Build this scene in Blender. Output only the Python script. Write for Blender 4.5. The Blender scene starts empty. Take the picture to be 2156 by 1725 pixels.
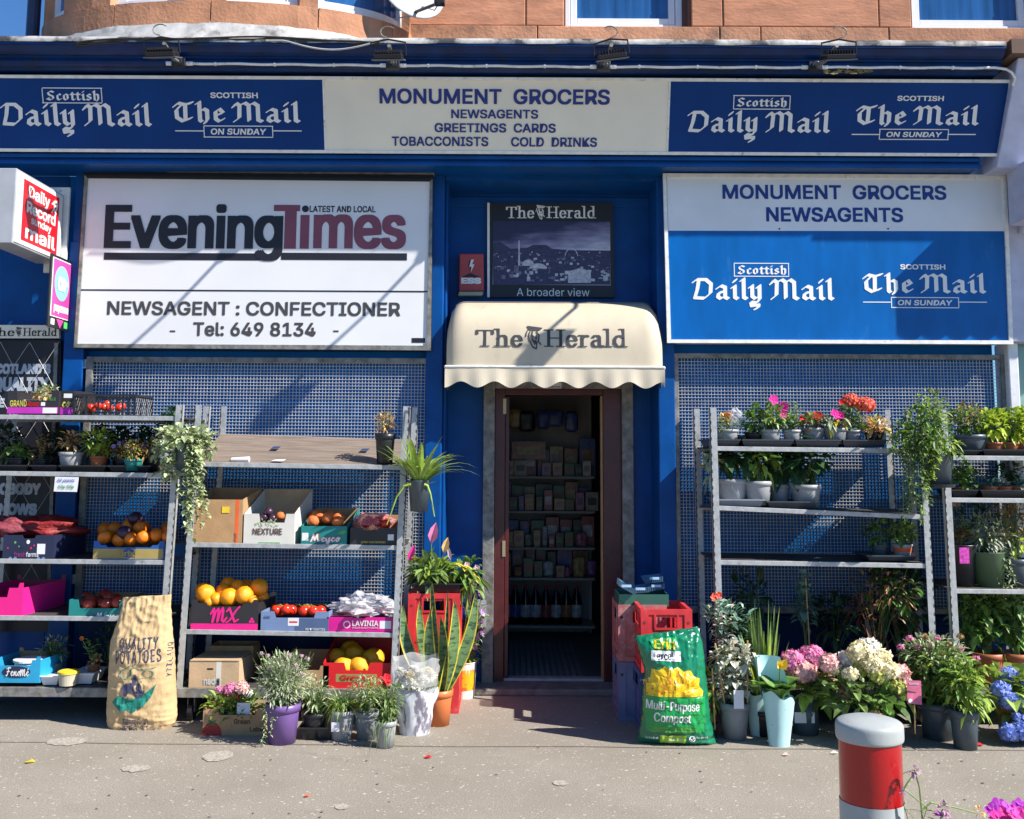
import bpy, bmesh, math, random
from mathutils import Vector, Matrix, noise
R = math.radians
sc = bpy.context.scene
COL = sc.collection
# ---------------------------------------------------------------- camera, sky, sun
PITCH, ROLL, FPX, CX, CY = R(6.5), 0.005, 2156.0, 1078.0, 714.0
CAM = Vector((0, -7.0, 1.6))
_f = Vector((0, math.cos(PITCH), math.sin(PITCH)))
_r0, _u0 = Vector((1, 0, 0)), Vector((0, -math.sin(PITCH), math.cos(PITCH)))
_r = _r0 * math.cos(ROLL) + _u0 * math.sin(ROLL)
_u = _u0 * math.cos(ROLL) - _r0 * math.sin(ROLL)
cd = bpy.data.cameras.new('camera'); cam = bpy.data.objects.new('camera', cd); COL.objects.link(cam)
cam.matrix_world = Matrix(((_r.x, _u.x, -_f.x, CAM.x), (_r.y, _u.y, -_f.y, CAM.y), (_r.z, _u.z, -_f.z, CAM.z), (0, 0, 0, 1)))
cd.sensor_width = 36; cd.lens = 36; cd.shift_y = -(862.5 - CY) / 2156.0; cd.clip_end = 500
sc.camera = cam
SUN_A, SUN_B = 2.2, 2.12
w = bpy.data.worlds.new("World"); sc.world = w; w.use_nodes = True
nt = w.node_tree; sky = nt.nodes.new('ShaderNodeTexSky'); sky.sky_type = 'NISHITA'; sky.sun_disc = False
sd = Vector((SUN_A, -1, SUN_B)).normalized()
sky.sun_elevation = math.asin(sd.z); sky.sun_rotation = math.atan2(sd.x, sd.y)
sky.air_density = 1.0; sky.dust_density = 0.0; sky.ozone_density = 5.0
vmx = nt.nodes.new('ShaderNodeVectorMath'); vmx.operation = 'MULTIPLY'; vmx.inputs[1].default_value = (.66, .98, 1.28)   # deep clear northern sky
nt.links.new(sky.outputs[0], vmx.inputs[0]); nt.links.new(vmx.outputs[0], nt.nodes['Background'].inputs[0]); nt.nodes['Background'].inputs[1].default_value = 0.066
sl = bpy.data.lights.new('sun', 'SUN'); sl.energy = 5.0; sl.angle = R(0.5); sl.color = (1, 0.95, 0.87)
so = bpy.data.objects.new('sun', sl); COL.objects.link(so); so.rotation_euler = (-sd).to_track_quat('-Z', 'Y').to_euler()
sc.view_settings.view_transform = 'Standard'; sc.view_settings.look = 'None'
sc.view_settings.exposure = 0.85; sc.view_settings.gamma = 1
sc.cycles.max_bounces = 7; sc.cycles.transparent_max_bounces = 12
try: sc.cycles.use_denoising = True
except Exception: pass

def ray(u, v): return _f * FPX + _r * (u - CX) + _u * (CY - v)
def W(u, v, Y=0.0):                       # picture point -> world point on the plane y = Y
    d = ray(u, v)
    if isinstance(Y, tuple): P, n = Y; return CAM + d * ((P - CAM).dot(n) / d.dot(n))
    return CAM + d * ((Y - CAM.y) / d.y)
def WX(u, v, X):                          # ... on the plane x = X
    d = ray(u, v); return CAM + d * ((X - CAM.x) / d.x)
def G(u, v, z=0.0):                       # ... on the ground
    d = ray(u, v); return CAM + d * ((z - CAM.z) / d.z)
def lin(c): return tuple(((x/255)/12.92 if x/255 < .04045 else ((x/255+.055)/1.055)**2.4) for x in c)

# ---------------------------------------------------------------- materials
MATS = {}
def M(key, rgb, rough=.6, metal=0, var=.12, scale=8, bump=.0, bscale=60, spec=.5, isl=0, trans=0, coat=0, srgb=False, dirt=None, stretch=None):
    if key in MATS: return MATS[key]
    if srgb: rgb = lin(rgb)
    m = bpy.data.materials.new(key); m.use_nodes = True; n = m.node_tree; L = n.links
    p = n.nodes['Principled BSDF']; p.inputs['Roughness'].default_value = rough; p.inputs['Metallic'].default_value = metal
    p.inputs['Specular IOR Level'].default_value = spec; p.inputs['Coat Weight'].default_value = coat
    tc = n.nodes.new('ShaderNodeTexCoord'); mp = n.nodes.new('ShaderNodeMapping'); L.new(tc.outputs['Object'], mp.inputs[0])
    if stretch: mp.inputs['Scale'].default_value = stretch
    nz = n.nodes.new('ShaderNodeTexNoise'); nz.inputs['Scale'].default_value = scale; nz.inputs['Detail'].default_value = 6
    L.new(mp.outputs[0], nz.inputs[0])
    mr = n.nodes.new('ShaderNodeMapRange'); mr.inputs[1].default_value = .3; mr.inputs[2].default_value = .7
    mr.inputs[3].default_value = 1 - var; mr.inputs[4].default_value = 1 + var; L.new(nz.outputs[0], mr.inputs[0])
    last = mr.outputs[0]
    if isl:
        g = n.nodes.new('ShaderNodeNewGeometry'); m2 = n.nodes.new('ShaderNodeMapRange')
        m2.inputs[3].default_value = 1 - isl; m2.inputs[4].default_value = 1 + isl; L.new(g.outputs['Random Per Island'], m2.inputs[0])
        mm = n.nodes.new('ShaderNodeMath'); mm.operation = 'MULTIPLY'; L.new(last, mm.inputs[0]); L.new(m2.outputs[0], mm.inputs[1]); last = mm.outputs[0]
    vm = n.nodes.new('ShaderNodeVectorMath'); vm.operation = 'SCALE'; vm.inputs[0].default_value = rgb; L.new(last, vm.inputs[3])
    colr = vm.outputs[0]
    if dirt:                               # (rgb, noise scale, lo, hi): blotches of wear with a shape of their own
        dn = n.nodes.new('ShaderNodeTexNoise'); dn.inputs['Scale'].default_value = dirt[1]; dn.inputs['Detail'].default_value = 8
        dn.inputs['Roughness'].default_value = .65; L.new(mp.outputs[0], dn.inputs[0])
        dr = n.nodes.new('ShaderNodeMapRange'); dr.inputs[1].default_value = dirt[2]; dr.inputs[2].default_value = dirt[3]; L.new(dn.outputs[0], dr.inputs[0])
        mx = n.nodes.new('ShaderNodeMix'); mx.data_type = 'RGBA'; L.new(dr.outputs[0], mx.inputs[0]); L.new(colr, mx.inputs[6])
        mx.inputs[7].default_value = (*dirt[0], 1); colr = mx.outputs[2]
    L.new(colr, p.inputs['Base Color'])
    if bump:
        bn = n.nodes.new('ShaderNodeTexNoise'); bn.inputs['Scale'].default_value = bscale; bn.inputs['Detail'].default_value = 5
        L.new(mp.outputs[0], bn.inputs[0]); b = n.nodes.new('ShaderNodeBump'); b.inputs['Strength'].default_value = bump
        b.inputs['Distance'].default_value = .01; L.new(bn.outputs[0], b.inputs['Height']); L.new(b.outputs[0], p.inputs['Normal'])
    if trans:
        t = n.nodes.new('ShaderNodeBsdfTranslucent'); L.new(colr, t.inputs[0]); ms = n.nodes.new('ShaderNodeMixShader')
        ms.inputs[0].default_value = trans; L.new(p.outputs[0], ms.inputs[1]); L.new(t.outputs[0], ms.inputs[2])
        L.new(ms.outputs[0], n.nodes['Material Output'].inputs[0])
    MATS[key] = m; return m
def film(key, rgb, alpha, rough=.1):       # thin clear plastic
    m = M(key, rgb, rough, var=.05); m.node_tree.nodes['Principled BSDF'].inputs['Alpha'].default_value = alpha; return m

blue = M('blue_paint', (.001, .062, .25), .4, var=.18, scale=5, bump=.12, bscale=25, dirt=((.03, .12, .30), 26, .66, .76), spec=.22)
blue_shade = M('shaded_blue_plinth_paint', (.001, .018, .075), .5, var=.2, scale=6, spec=.15, dirt=((.03, .03, .035), 12, .58, .75))  # shopfront blue darkened: shade low behind the racks put into the colour
blue_dk = M('cornice_paint', (.002, .022, .10), .35, spec=.3, var=.3, scale=7, bump=.2, bscale=30, dirt=((.015, .02, .03), 6, .55, .75))
blue_sign = M('blue_sign_face', (.0005, .042, .19), .45, var=.1, scale=3, spec=.18)
blue_sign_sun = M('sunlit_glossy_sign_blue', (.0005, .105, .37), .3, spec=.3, var=.14, scale=6, dirt=((.05, .2, .5), 5, .6, .9), stretch=(1.6, 1, .5))  # glossy sign blue, brightened: the sunlight on this face is in its colour
blue_sun = M('sunlit_blue_paint', (.002, .125, .40), .6, spec=.15, var=.12, scale=3, bump=.05)  # shopfront blue brightened: sunlight on the boards behind the mesh painted in
navy = M('navy_lettering', (.006, .03, .21), .4, var=.05)
cream = M('cream_sign_face', (.86, .80, .64), .4, var=.06, scale=3, dirt=((.4, .37, .28), 14, .68, .82))
signwhite = M('white_sign_face', (.74, .74, .74), .3, var=.04, scale=2.5, coat=.2)
offwhite = M('off_white_lettering', (.80, .80, .77), .4, var=.05)
whitepaint = M('white_frame_paint', (.80, .79, .74), .45, var=.12, scale=20, bump=.1, dirt=((.25, .23, .2), 22, .6, .75))
black = M('black_paint', (.012, .012, .016), .4, var=.2)
inkblack = M('ink_black', (.010, .010, .018), .5, var=.1)
galv = M('galvanised_steel', (.42, .43, .43), .5, .25, var=.16, scale=25, bump=.15, dirt=((.14, .13, .11), 16, .58, .78))
galvd = M('weathered_steel', (.23, .225, .21), .6, .3, var=.35, scale=18, bump=.2, dirt=((.10, .08, .055), 20, .5, .75))
wire = M('mesh_wire', (.50, .49, .45), .5, 0, var=.2, scale=12)
ply = M('grey_plywood', (.20, .155, .125), .7, var=.28, scale=9, bump=.2, stretch=(.5, 4, 1))
plyd = M('dark_plywood', (.05, .045, .042), .7, var=.3, scale=9)
stone = M('red_sandstone', (.49, .212, .115), .85, var=.24, scale=5, bump=.32, bscale=24, isl=.15, stretch=(.8, 1, 2.2), dirt=((.16, .075, .05), 4, .6, .85))
stone2 = M('red_sandstone_smooth', (.47, .22, .12), .85, var=.24, scale=4, bump=.45, bscale=45, isl=.12, dirt=((.10, .06, .045), 3.2, .52, .78))
mortar = M('mortar', (.15, .07, .04), .9, var=.2)
lead = M('lead_flashing', (.50, .49, .47), .5, .2, var=.3, scale=10, bump=.4, bscale=8, dirt=((.15, .13, .12), 7, .52, .72))
upvc = M('white_window_frame', (.74, .76, .78), .3, var=.04)
glassb = M('blue_window_glass', (.02, .09, .25), .05, var=.35, scale=3, spec=.8, stretch=(7, 1, .3))
maroon = M('maroon_paint', (.075, .012, .014), .35, var=.25, scale=8, bump=.15, dirt=((.16, .07, .05), 24, .62, .74))
card = M('brown_cardboard', (.42, .25, .12), .8, var=.12, scale=12, bump=.12, bscale=90)
cardd = M('tan_cardboard', (.50, .35, .21), .8, var=.12, scale=12, bump=.12, bscale=90)
cardw = M('white_cardboard', (.62, .60, .54), .7, var=.08)
paperw = M('white_paper', (.72, .72, .74), .7, var=.05)
soil = M('soil', (.035, .022, .014), .95, var=.5, scale=60, bump=.8)
potgrey = M('grey_pot_plastic', (.22, .24, .26), .4, var=.1)
potlight = M('light_grey_pot_plastic', (.33, .34, .35), .45, var=.14)
potslate = M('slate_pot_plastic', (.065, .09, .11), .38, var=.12)
potblack = M('black_pot_plastic', (.018, .02, .024), .38, var=.2, bump=.05)
terra = M('terracotta_plastic', (.42, .12, .045), .5, var=.15)
orangepot = M('orange_pot_plastic', (.60, .17, .05), .45, var=.08)
purplepot = M('purple_pot_plastic', (.16, .085, .27), .4, var=.08)
redpl = M('red_crate_plastic', (.60, .035, .04), .45, var=.2, scale=10, dirt=((.5, .2, .2), 12, .6, .85))
bluepl = M('blue_crate_plastic', (.06, .10, .25), .5, var=.2)
# foliage
def leafm(k, c, t=.3, isl=.5, rough=.45): c = tuple(min(.75, x*g) for x, g in zip(c, (1.55, 1.35, 1.3))); return M(k, c, rough, var=.22, scale=30, isl=isl, trans=t)
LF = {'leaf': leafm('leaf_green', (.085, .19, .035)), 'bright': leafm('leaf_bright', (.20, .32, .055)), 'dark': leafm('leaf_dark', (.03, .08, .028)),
 'silver': leafm('leaf_silver', (.34, .40, .34), .15, .35), 'sage': leafm('leaf_sage', (.24, .32, .19), .2, .35), 'brown': leafm('leaf_brown', (.13, .065, .035), .12),
 'ivy': leafm('leaf_ivy', (.27, .36, .20), .25, .5), 'lime': leafm('leaf_lime', (.34, .47, .05), .35, .3), 'bluegreen': leafm('leaf_bluegreen', (.10, .22, .17), .2),
 'straw': leafm('leaf_straw', (.45, .33, .15), .2), 'bronze': leafm('leaf_bronze', (.20, .14, .05), .2), 'mid': leafm('leaf_mid', (.12, .21, .06)),
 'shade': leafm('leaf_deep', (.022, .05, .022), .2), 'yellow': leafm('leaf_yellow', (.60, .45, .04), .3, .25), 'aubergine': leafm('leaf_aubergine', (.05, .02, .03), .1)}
def flm(k, c): return M(k, c, .6, var=.15, scale=40, isl=.3, trans=.25)
LF.update({'pink': flm('petal_pink', (.74, .24, .44)), 'magenta': flm('petal_magenta', (.75, .04, .35)), 'coral': flm('petal_coral', (.85, .16, .09)),
 'red': flm('petal_red', (.70, .02, .03)), 'cream': flm('petal_cream', (.86, .78, .50)), 'white': flm('petal_white', (.82, .80, .72)), 'pblue': flm('petal_blue', (.28, .38, .82)),
 'violet': flm('petal_violet', (.36, .12, .55)), 'palepink': flm('petal_palepink', (.82, .48, .45)), 'limefl': flm('petal_lime', (.60, .62, .18)), 'purple': flm('petal_purple', (.40, .03, .42)),
 'pyellow': flm('petal_yellow', (.85, .60, .04)), 'porange': flm('petal_orange', (.80, .25, .03)), 'mauve': flm('petal_mauve', (.50, .30, .60)), 'lilac': flm('petal_lilac', (.55, .38, .45))})

# ---------------------------------------------------------------- objects
def empty(name, label=None, cat=None, loc=(0, 0, 0), group=None):
    o = bpy.data.objects.new(name, None); COL.objects.link(o); o.location = loc; o.empty_display_size = .1
    return tag(o, label, cat, group)
def tag(o, label=None, cat=None, group=None, kind=None):
    if label: o['label'] = label
    if cat: o['category'] = cat
    if group: o['group'] = group
    if kind: o['kind'] = kind
    return o
LOC = {}
def wloc(o):
    v = Vector(o.location)
    while o.parent: o = o.parent; v += Vector(o.location)
    return v
def copy_tree(o, parent=None):
    c = o.copy(); COL.objects.link(c)
    if parent is not None: c.parent = parent
    for ch in o.children: copy_tree(ch, c)
    return c
class MB:
    def __init__(s): s.v = []; s.f = []
    def add(s, vs, fs):
        b = len(s.v); s.v += [tuple(p) for p in vs]; s.f += [tuple(b + i for i in f) for f in fs]; return s
    def box(s, x0, x1, y0, y1, z0, z1):
        return s.add([(x, y, z) for x in (x0, x1) for y in (y0, y1) for z in (z0, z1)], [(0, 1, 3, 2), (4, 6, 7, 5), (0, 4, 5, 1), (2, 3, 7, 6), (0, 2, 6, 4), (1, 5, 7, 3)])
    def obox(s, o, a, b, c):               # corner + three edge vectors
        o, a, b, c = map(Vector, (o, a, b, c))
        return s.add([o, o+c, o+b, o+b+c, o+a, o+a+c, o+a+b, o+a+b+c], [(0, 1, 3, 2), (4, 6, 7, 5), (0, 4, 5, 1), (2, 3, 7, 6), (0, 2, 6, 4), (1, 5, 7, 3)])
    def prism(s, pts, off):
        n = len(pts); off = Vector(off); vs = [Vector(p) for p in pts]; vs = vs + [p + off for p in vs]
        return s.add(vs, [tuple(range(n)), tuple(range(2*n-1, n-1, -1))] + [(i, i+n, (i+1) % n + n, (i+1) % n) for i in range(n)])
    def poly(s, pts): return s.add(pts, [tuple(range(len(pts)))])
    def tube(s, pts, r, n=6, r2=None, cap=True):
        pts = [Vector(p) for p in pts]; k = len(pts); vs = []; up = None
        for i, p in enumerate(pts):
            t = (pts[min(i+1, k-1)] - pts[max(i-1, 0)]).normalized()
            a = t.cross(Vector((0, 0, 1)))
            if a.length < .2: a = t.cross(Vector((0, 1, 0)))
            a.normalize(); b = t.cross(a); rr = r if r2 is None else r + (r2 - r) * i / (k - 1)
            vs += [p + (a * math.cos(2*math.pi*j/n) + b * math.sin(2*math.pi*j/n)) * rr for j in range(n)]
        fs = [(i*n+j, i*n+(j+1) % n, (i+1)*n+(j+1) % n, (i+1)*n+j) for i in range(k-1) for j in range(n)]
        if cap: fs += [tuple(range(n-1, -1, -1)), tuple((k-1)*n+j for j in range(n))]
        return s.add(vs, fs)
    def lathe(s, c, prof, n=20, close=False):
        c = Vector(c); k = len(prof)
        vs = [c + Vector((r*math.cos(2*math.pi*j/n), r*math.sin(2*math.pi*j/n), z)) for r, z in prof for j in range(n)]
        fs = [(i*n+j, i*n+(j+1) % n, (i+1)*n+(j+1) % n, (i+1)*n+j) for i in range(k-1) for j in range(n)]
        if close: fs += [tuple((k-1)*n+j for j in range(n))]
        return s.add(vs, fs)
    def sphere(s, c, rx, ry=None, rz=None, nu=14, nv=9, jit=0, seed=0):
        ry = ry or rx; rz = rz or rx; c = Vector(c); vs = [c + Vector((0, 0, rz))]
        for i in range(1, nv):
            a = math.pi*i/nv
            for j in range(nu):
                b = 2*math.pi*j/nu; d = Vector((math.sin(a)*math.cos(b), math.sin(a)*math.sin(b), math.cos(a)))
                q = 1 + (noise.noise(d*2.2 + Vector((seed, 0, 0))) * jit if jit else 0)
                vs.append(c + Vector((d.x*rx, d.y*ry, d.z*rz)) * q)
        vs.append(c - Vector((0, 0, rz))); e = len(vs) - 1
        fs = [(0, 1+j, 1+(j+1) % nu) for j in range(nu)] + [(e, 1+(nv-2)*nu+(j+1) % nu, 1+(nv-2)*nu+j) for j in range(nu)]
        fs += [(1+i*nu+j, 1+(i+1)*nu+j, 1+(i+1)*nu+(j+1) % nu, 1+i*nu+(j+1) % nu) for i in range(nv-2) for j in range(nu)]
        return s.add(vs, fs)
    def leaf(s, p, d, L, Wd, droop=.3, up=Vector((0, 0, 1)), fold=.25):
        d = Vector(d).normalized(); side = d.cross(up)
        if side.length < .05: side = d.cross(Vector((0, 1, .1)))
        side.normalize(); nn = side.cross(d); p = Vector(p); q = []
        for t, wv in ((0, .12), (.35, 1), (.7, .8), (1, .04)):
            c = p + d*L*t - Vector((0, 0, 1))*droop*L*t*t; h = Wd*.5*wv
            q += [c - side*h + nn*h*fold*2, c, c + side*h + nn*h*fold*2]
        return s.add(q, [(i*3+j, i*3+j+1, i*3+j+4, i*3+j+3) for i in range(3) for j in range(2)])
    def strap(s, p, d, L, Wd, droop=.6, n=6, taper=1.0, fold=.2):
        d = Vector(d).normalized(); side = d.cross(Vector((0, 0, 1)))
        if side.length < .1: side = Vector((random.uniform(-1, 1), random.uniform(-1, 1), 0))
        side.normalize(); nn = side.cross(d); p = Vector(p); q = []
        for i in range(n+1):
            t = i/n; c = p + d*L*t - Vector((0, 0, 1))*droop*L*t*t; h = Wd*.5*(min(1, .5+t*2)*(1 - t**2.5*taper)) + .0004
            q += [c - side*h + nn*h*fold, c, c + side*h + nn*h*fold]
        return s.add(q, [(i*3+j, i*3+j+1, i*3+j+4, i*3+j+3) for i in range(n) for j in range(2)])
    def build(s, name, mat, parent=None, smooth=False, bevel=0, world=True):
        off = wloc(parent) if (parent is not None and world) else Vector((0, 0, 0))
        me = bpy.data.meshes.new(name); me.from_pydata([(p[0]-off.x, p[1]-off.y, p[2]-off.z) for p in s.v], [], s.f); me.update()
        me.materials.append(mat)
        if smooth: me.polygons.foreach_set('use_smooth', [True]*len(me.polygons))
        o = bpy.data.objects.new(name, me); COL.objects.link(o)
        if parent is not None: o.parent = parent
        if bevel:
            b = o.modifiers.new('bevel', 'BEVEL'); b.width = bevel; b.segments = 2; b.limit_method = 'ANGLE'
        return o

# ---------------------------------------------------------------- lettering
_tc = {}
try: SANS = bpy.data.fonts.load(bpy.utils.system_resource('DATAFILES', path='fonts') + '/Inter.woff2')   # Blender's own interface font
except Exception: SANS = None
def glyphs(s, bold=0.0, shear=0.0, spacing=1.0, res=3, ybold=1.0):
    k = (s, bold, shear, spacing, ybold)
    if k in _tc: return _tc[k]
    c = bpy.data.curves.new('t', 'FONT'); c.body = s; c.font = SANS or c.font;  c.shear = shear; c.space_character = spacing
    c.resolution_u = res; c.fill_mode = 'FRONT'; o = bpy.data.objects.new('t', c); COL.objects.link(o)
    bpy.context.view_layer.update(); dg = bpy.context.evaluated_depsgraph_get()
    me = bpy.data.meshes.new_from_object(o.evaluated_get(dg)); vs = [(v.co.x, v.co.y) for v in me.vertices]; fs = [tuple(p.vertices) for p in me.polygons]
    bpy.data.objects.remove(o); bpy.data.curves.remove(c); bpy.data.meshes.remove(me)
    nv, nf = [], []                        # every facet a hair apart, so crossing outlines never share a plane
    for i, f in enumerate(fs): b0 = len(nv); nv += [(*vs[j], .00001*(i % 8)) for j in f]; nf.append(tuple(range(b0, b0+len(f))))
    vs, fs = nv, nf
    if bold:                               # heavier weight: the same outlines laid over each other a hair apart
        n_ = len(vs); sizes = [(0, 0)] + [(bold*p_, bold*q_) for p_ in (-1, 0, 1) for q_ in (-1, 0, 1) if p_ or q_]
        fs = [tuple(i + n_*q for i in f) for q in range(9) for f in fs]; vs = [(x+dx, y+dy*ybold, z + .0001*q) for q, (dx, dy) in enumerate(sizes) for x, y, z in vs]
    _tc[k] = (vs, fs); return _tc[k]
def hull(pts):
    pts = sorted(set((round(a, 5), round(b, 5)) for a, b in pts)); 
    if len(pts) < 3: return pts
    def half(P):
        h = []
        for p in P:
            while len(h) > 1 and (h[-1][0]-h[-2][0])*(p[1]-h[-2][1]) - (h[-1][1]-h[-2][1])*(p[0]-h[-2][0]) <= 0: h.pop()
            h.append(p)
        return h
    a, b = half(pts), half(pts[::-1]); return a[:-1] + b[:-1]
def pen(paths, wd, th, ang):               # a broad nib swept along the strokes
    ca, sa = math.cos(R(ang)), math.sin(R(ang)); nib = [(x*wd/2*ca - y*th/2*sa, x*wd/2*sa + y*th/2*ca) for x, y in ((-1, -1), (1, -1), (1, 1), (-1, 1))]
    vs, fs = [], []
    for path in paths:
        for (x0, y0), (x1, y1) in zip(path, path[1:]):
            h = hull([(x0+a, y0+b) for a, b in nib] + [(x1+a, y1+b) for a, b in nib]); k = len(vs); vs += h; fs.append(tuple(range(k, k+len(h))))
    return vs, fs
def arc(cx, cy, rx, ry, a0, a1, n=10): return [(cx+rx*math.cos(R(a0+(a1-a0)*i/n)), cy+ry*math.sin(R(a0+(a1-a0)*i/n))) for i in range(n+1)]
BL = {  # black-letter strokes, x-height 1
 'i': (.52, [[(.1, .84), (.27, .97), (.27, .12), (.44, .02)], [(.22, 1.26), (.34, 1.42)]]),
 'l': (.52, [[(.12, 1.36), (.27, 1.5), (.27, .12), (.44, .02)]]),
 'a': (.92, [[(.12, .78), (.36, .97), (.62, .86), (.62, .12), (.8, .02)], [(.6, .56), (.22, .44), (.16, .16), (.34, .02), (.6, .2)]]),
 'y': (.92, [[(.08, .86), (.24, 1), (.24, .2), (.42, .04), (.66, .2)], [(.56, .86), (.7, 1), (.7, .0), (.5, -.28), (.16, -.22), (.2, -.5), (.62, -.42), (.6, -.62), (.4, -.72)]]),
 'h': (.94, [[(.1, 1.36), (.26, 1.5), (.26, .1), (.36, .0)], [(.26, .72), (.5, .97), (.7, .84), (.7, .16), (.54, -.12)]]),
 'e': (.78, [[(.24, .46), (.66, .68), (.46, .97), (.22, .78), (.22, .2), (.42, .02), (.68, .2)]]),
 'c': (.74, [[(.6, .84), (.44, .97), (.22, .78), (.22, .2), (.42, .02), (.66, .2)]]),
 'o': (.9, [[(.44, .97), (.22, .78), (.22, .2), (.42, .02), (.66, .2), (.66, .8), (.44, .97)]]),
 's': (.76, [[(.6, .84), (.4, .97), (.2, .78), (.3, .56), (.58, .42), (.6, .2), (.38, .02), (.12, .16)]]),
 't': (.62, [[(.28, 1.22), (.28, .14), (.44, .02), (.6, .14)], [(.06, .92), (.56, .92)]]),
 'S': (1.05, [[(.86, 1.26), (.52, 1.44), (.2, 1.2), (.3, .86), (.74, .6), (.8, .25), (.46, .02), (.06, .2)], [(.06, .2), (.3, .34)]]),
 'D': (1.34, [[(.02, 1.24), (.22, 1.42), (.8, 1.42), (1.12, 1.1), (1.08, .42), (.7, .04), (.10, .08)], [(.36, 1.38), (.26, .7), (.10, .08)]]),
 'M': (1.86, [[(.0, 1.12), (.2, 1.40), (.38, 1.24), (.34, .3), (.06, .04)], [(.38, 1.24), (.70, 1.44), (.92, 1.26), (.92, .1)], [(.92, 1.24), (1.22, 1.44), (1.46, 1.24), (1.46, .14), (1.68, .02)]]),
 'T': (1.22, [[(.02, 1.14), (.26, 1.4), (.66, 1.28), (1.1, 1.44)], [(.4, 1.2), (.14, .86), (.16, .3), (.5, .02), (1.0, .26)], [(.68, 1.24), (.66, .14)]]), ' ': (.42, [])}
def sr(x, y, h=.0): return [(x-.17, y), (x+.17, y)]
SE = {  # bold roman strokes, cap height 1
 'T': (.98, [[(.06, .95), (.9, .95)], [(.48, .95), (.48, .04)], [(.3, .03), (.66, .03)], [(.06, .95), (.05, .74)], [(.9, .95), (.91, .74)]]),
 'H': (1.12, [[(.22, .96), (.22, .04)], [(.88, .96), (.88, .04)], [(.22, .5), (.88, .5)], [(.04, .97), (.4, .97)], [(.04, .03), (.4, .03)], [(.7, .97), (1.06, .97)], [(.7, .03), (1.06, .03)]]),
 'h': (.86, [[(.2, 1.02), (.2, .04)], [(.04, 1.03), (.2, 1.03)], [(.04, .03), (.36, .03)], [(.2, .5), (.34, .64), (.5, .66), (.62, .56), (.64, .4), (.64, .04)], [(.5, .03), (.8, .03)]]),
 'e': (.68, [arc(.34, .34, .24, .32, 10, 330, 14), [(.12, .36), (.58, .36)]]),
 'r': (.62, [[(.2, .64), (.2, .04)], [(.04, .66), (.2, .66)], [(.04, .03), (.38, .03)], [(.2, .46), (.32, .62), (.44, .66), (.52, .6)]]),
 'a': (.72, [[(.14, .54), (.24, .65), (.4, .66), (.5, .56), (.5, .1), (.6, .02), (.68, .08)], arc(.3, .2, .18, .18, 80, 300, 8), [(.3, .38), (.5, .42)]]),
 'l': (.42, [[(.2, 1.02), (.2, .04)], [(.04, 1.03), (.2, 1.03)], [(.04, .03), (.38, .03)]]),
 'd': (.84, [[(.6, 1.02), (.6, .04)], [(.44, 1.03), (.6, 1.03)], [(.6, .03), (.76, .03)], [(.6, .56), (.44, .66), (.26, .62), (.14, .46), (.13, .24), (.24, .06), (.42, .02), (.6, .14)]]),
 ' ': (.5, [])}
def penword(s, font):
    wd, th, ang = (.27, .07, 40) if font is BL else (.17, .06, 0)
    X = 0; vs, fs = [], []
    for ch in s:
        adv, st = font[ch]; v, f = pen(st, wd, th, ang); k = len(vs); vs += [(x + X, y) for x, y in v]; fs += [tuple(i + k for i in g) for g in f]; X += adv + (.03 if font is SE else .04)
    return vs, fs
def onto(vf, P00, P10, P01, lift=.002, stack=0.0, box=None, layers=False):
    """fit a flat 2-D mesh to the parallelogram P00 (bottom left) P10 (bottom right) P01 (top left)"""
    vs, fs = vf; x0 = min(a[0] for a in vs); x1 = max(a[0] for a in vs); y0 = min(b[1] for b in vs); y1 = max(b[1] for b in vs)
    if box: x0, x1, y0, y1 = box
    P00, P10, P01 = map(Vector, (P00, P10, P01)); a, b = P10 - P00, P01 - P00; n = a.cross(b).normalized()
    m = MB()
    if stack:
        for i, f in enumerate(fs):
            l = lift + stack * (i % 9)
            m.add([P00 + a*((vs[j][0]-x0)/(x1-x0)) + b*((vs[j][1]-y0)/(y1-y0)) + n*l for j in f], [tuple(range(len(f)))])
    else:
        m.add([P00 + a*((q[0]-x0)/(x1-x0)) + b*((q[1]-y0)/(y1-y0)) + n*(lift + (q[2] if len(q) > 2 else 0)) for q in vs], fs)
    return m
def px(u0, v0, u1, v1, Y):
    uc, vc = (u0+u1)/2, (v0+v1)/2; a = Vector(((W(u1, vc, Y) - W(u0, vc, Y)).x, 0, 0)); b = W(uc, v0, Y) - W(uc, v1, Y); b.x = 0
    p = W(uc, vc, Y) - a/2 - b/2; return p, p + a, p + b
def text(par, s, mat, box, Y, bold=.012, shear=0, lift=.002, name='lettering', spacing=1.0, ybold=1.0):
    return onto(glyphs(s, bold, shear, spacing, ybold=ybold), *px(*box, Y), lift=lift, layers=bold > 0).build(name, mat, par)
def black_letter(par, s, mat, box, Y, lift=.002): return onto(penword(s, BL), *px(*box, Y), lift=lift, stack=.00012).build('lettering', mat, par)
def roman(par, s, mat, box, Y, lift=.002): return onto(penword(s, SE), *px(*box, Y), lift=lift, stack=.00012).build('lettering', mat, par)
def panel(par, name, mat, box, Y, t=.002, lift=0.0):  # thin rectangular piece standing proud of plane Y
    a, b, c = px(*box, Y); m = MB(); n = Vector((0, -1, 0)); m.obox(a + n*lift, b - a, n*t, c - a); return m.build(name, mat, par)
def outline(par, name, mat, box, Y, th, t=.002):
    u0, v0, u1, v1 = box; m = MB(); n = Vector((0, -t, 0))
    for (a, b, c, d) in ((u0, v0, u1, v0+th), (u0, v1-th, u1, v1), (u0, v0+th, u0+th, v1-th), (u1-th, v0+th, u1, v1-th)):
        p, q, r_ = px(a, b, c, d, Y); m.obox(p, q - p, n, r_ - p)
    return m.build(name, mat, par)
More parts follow.
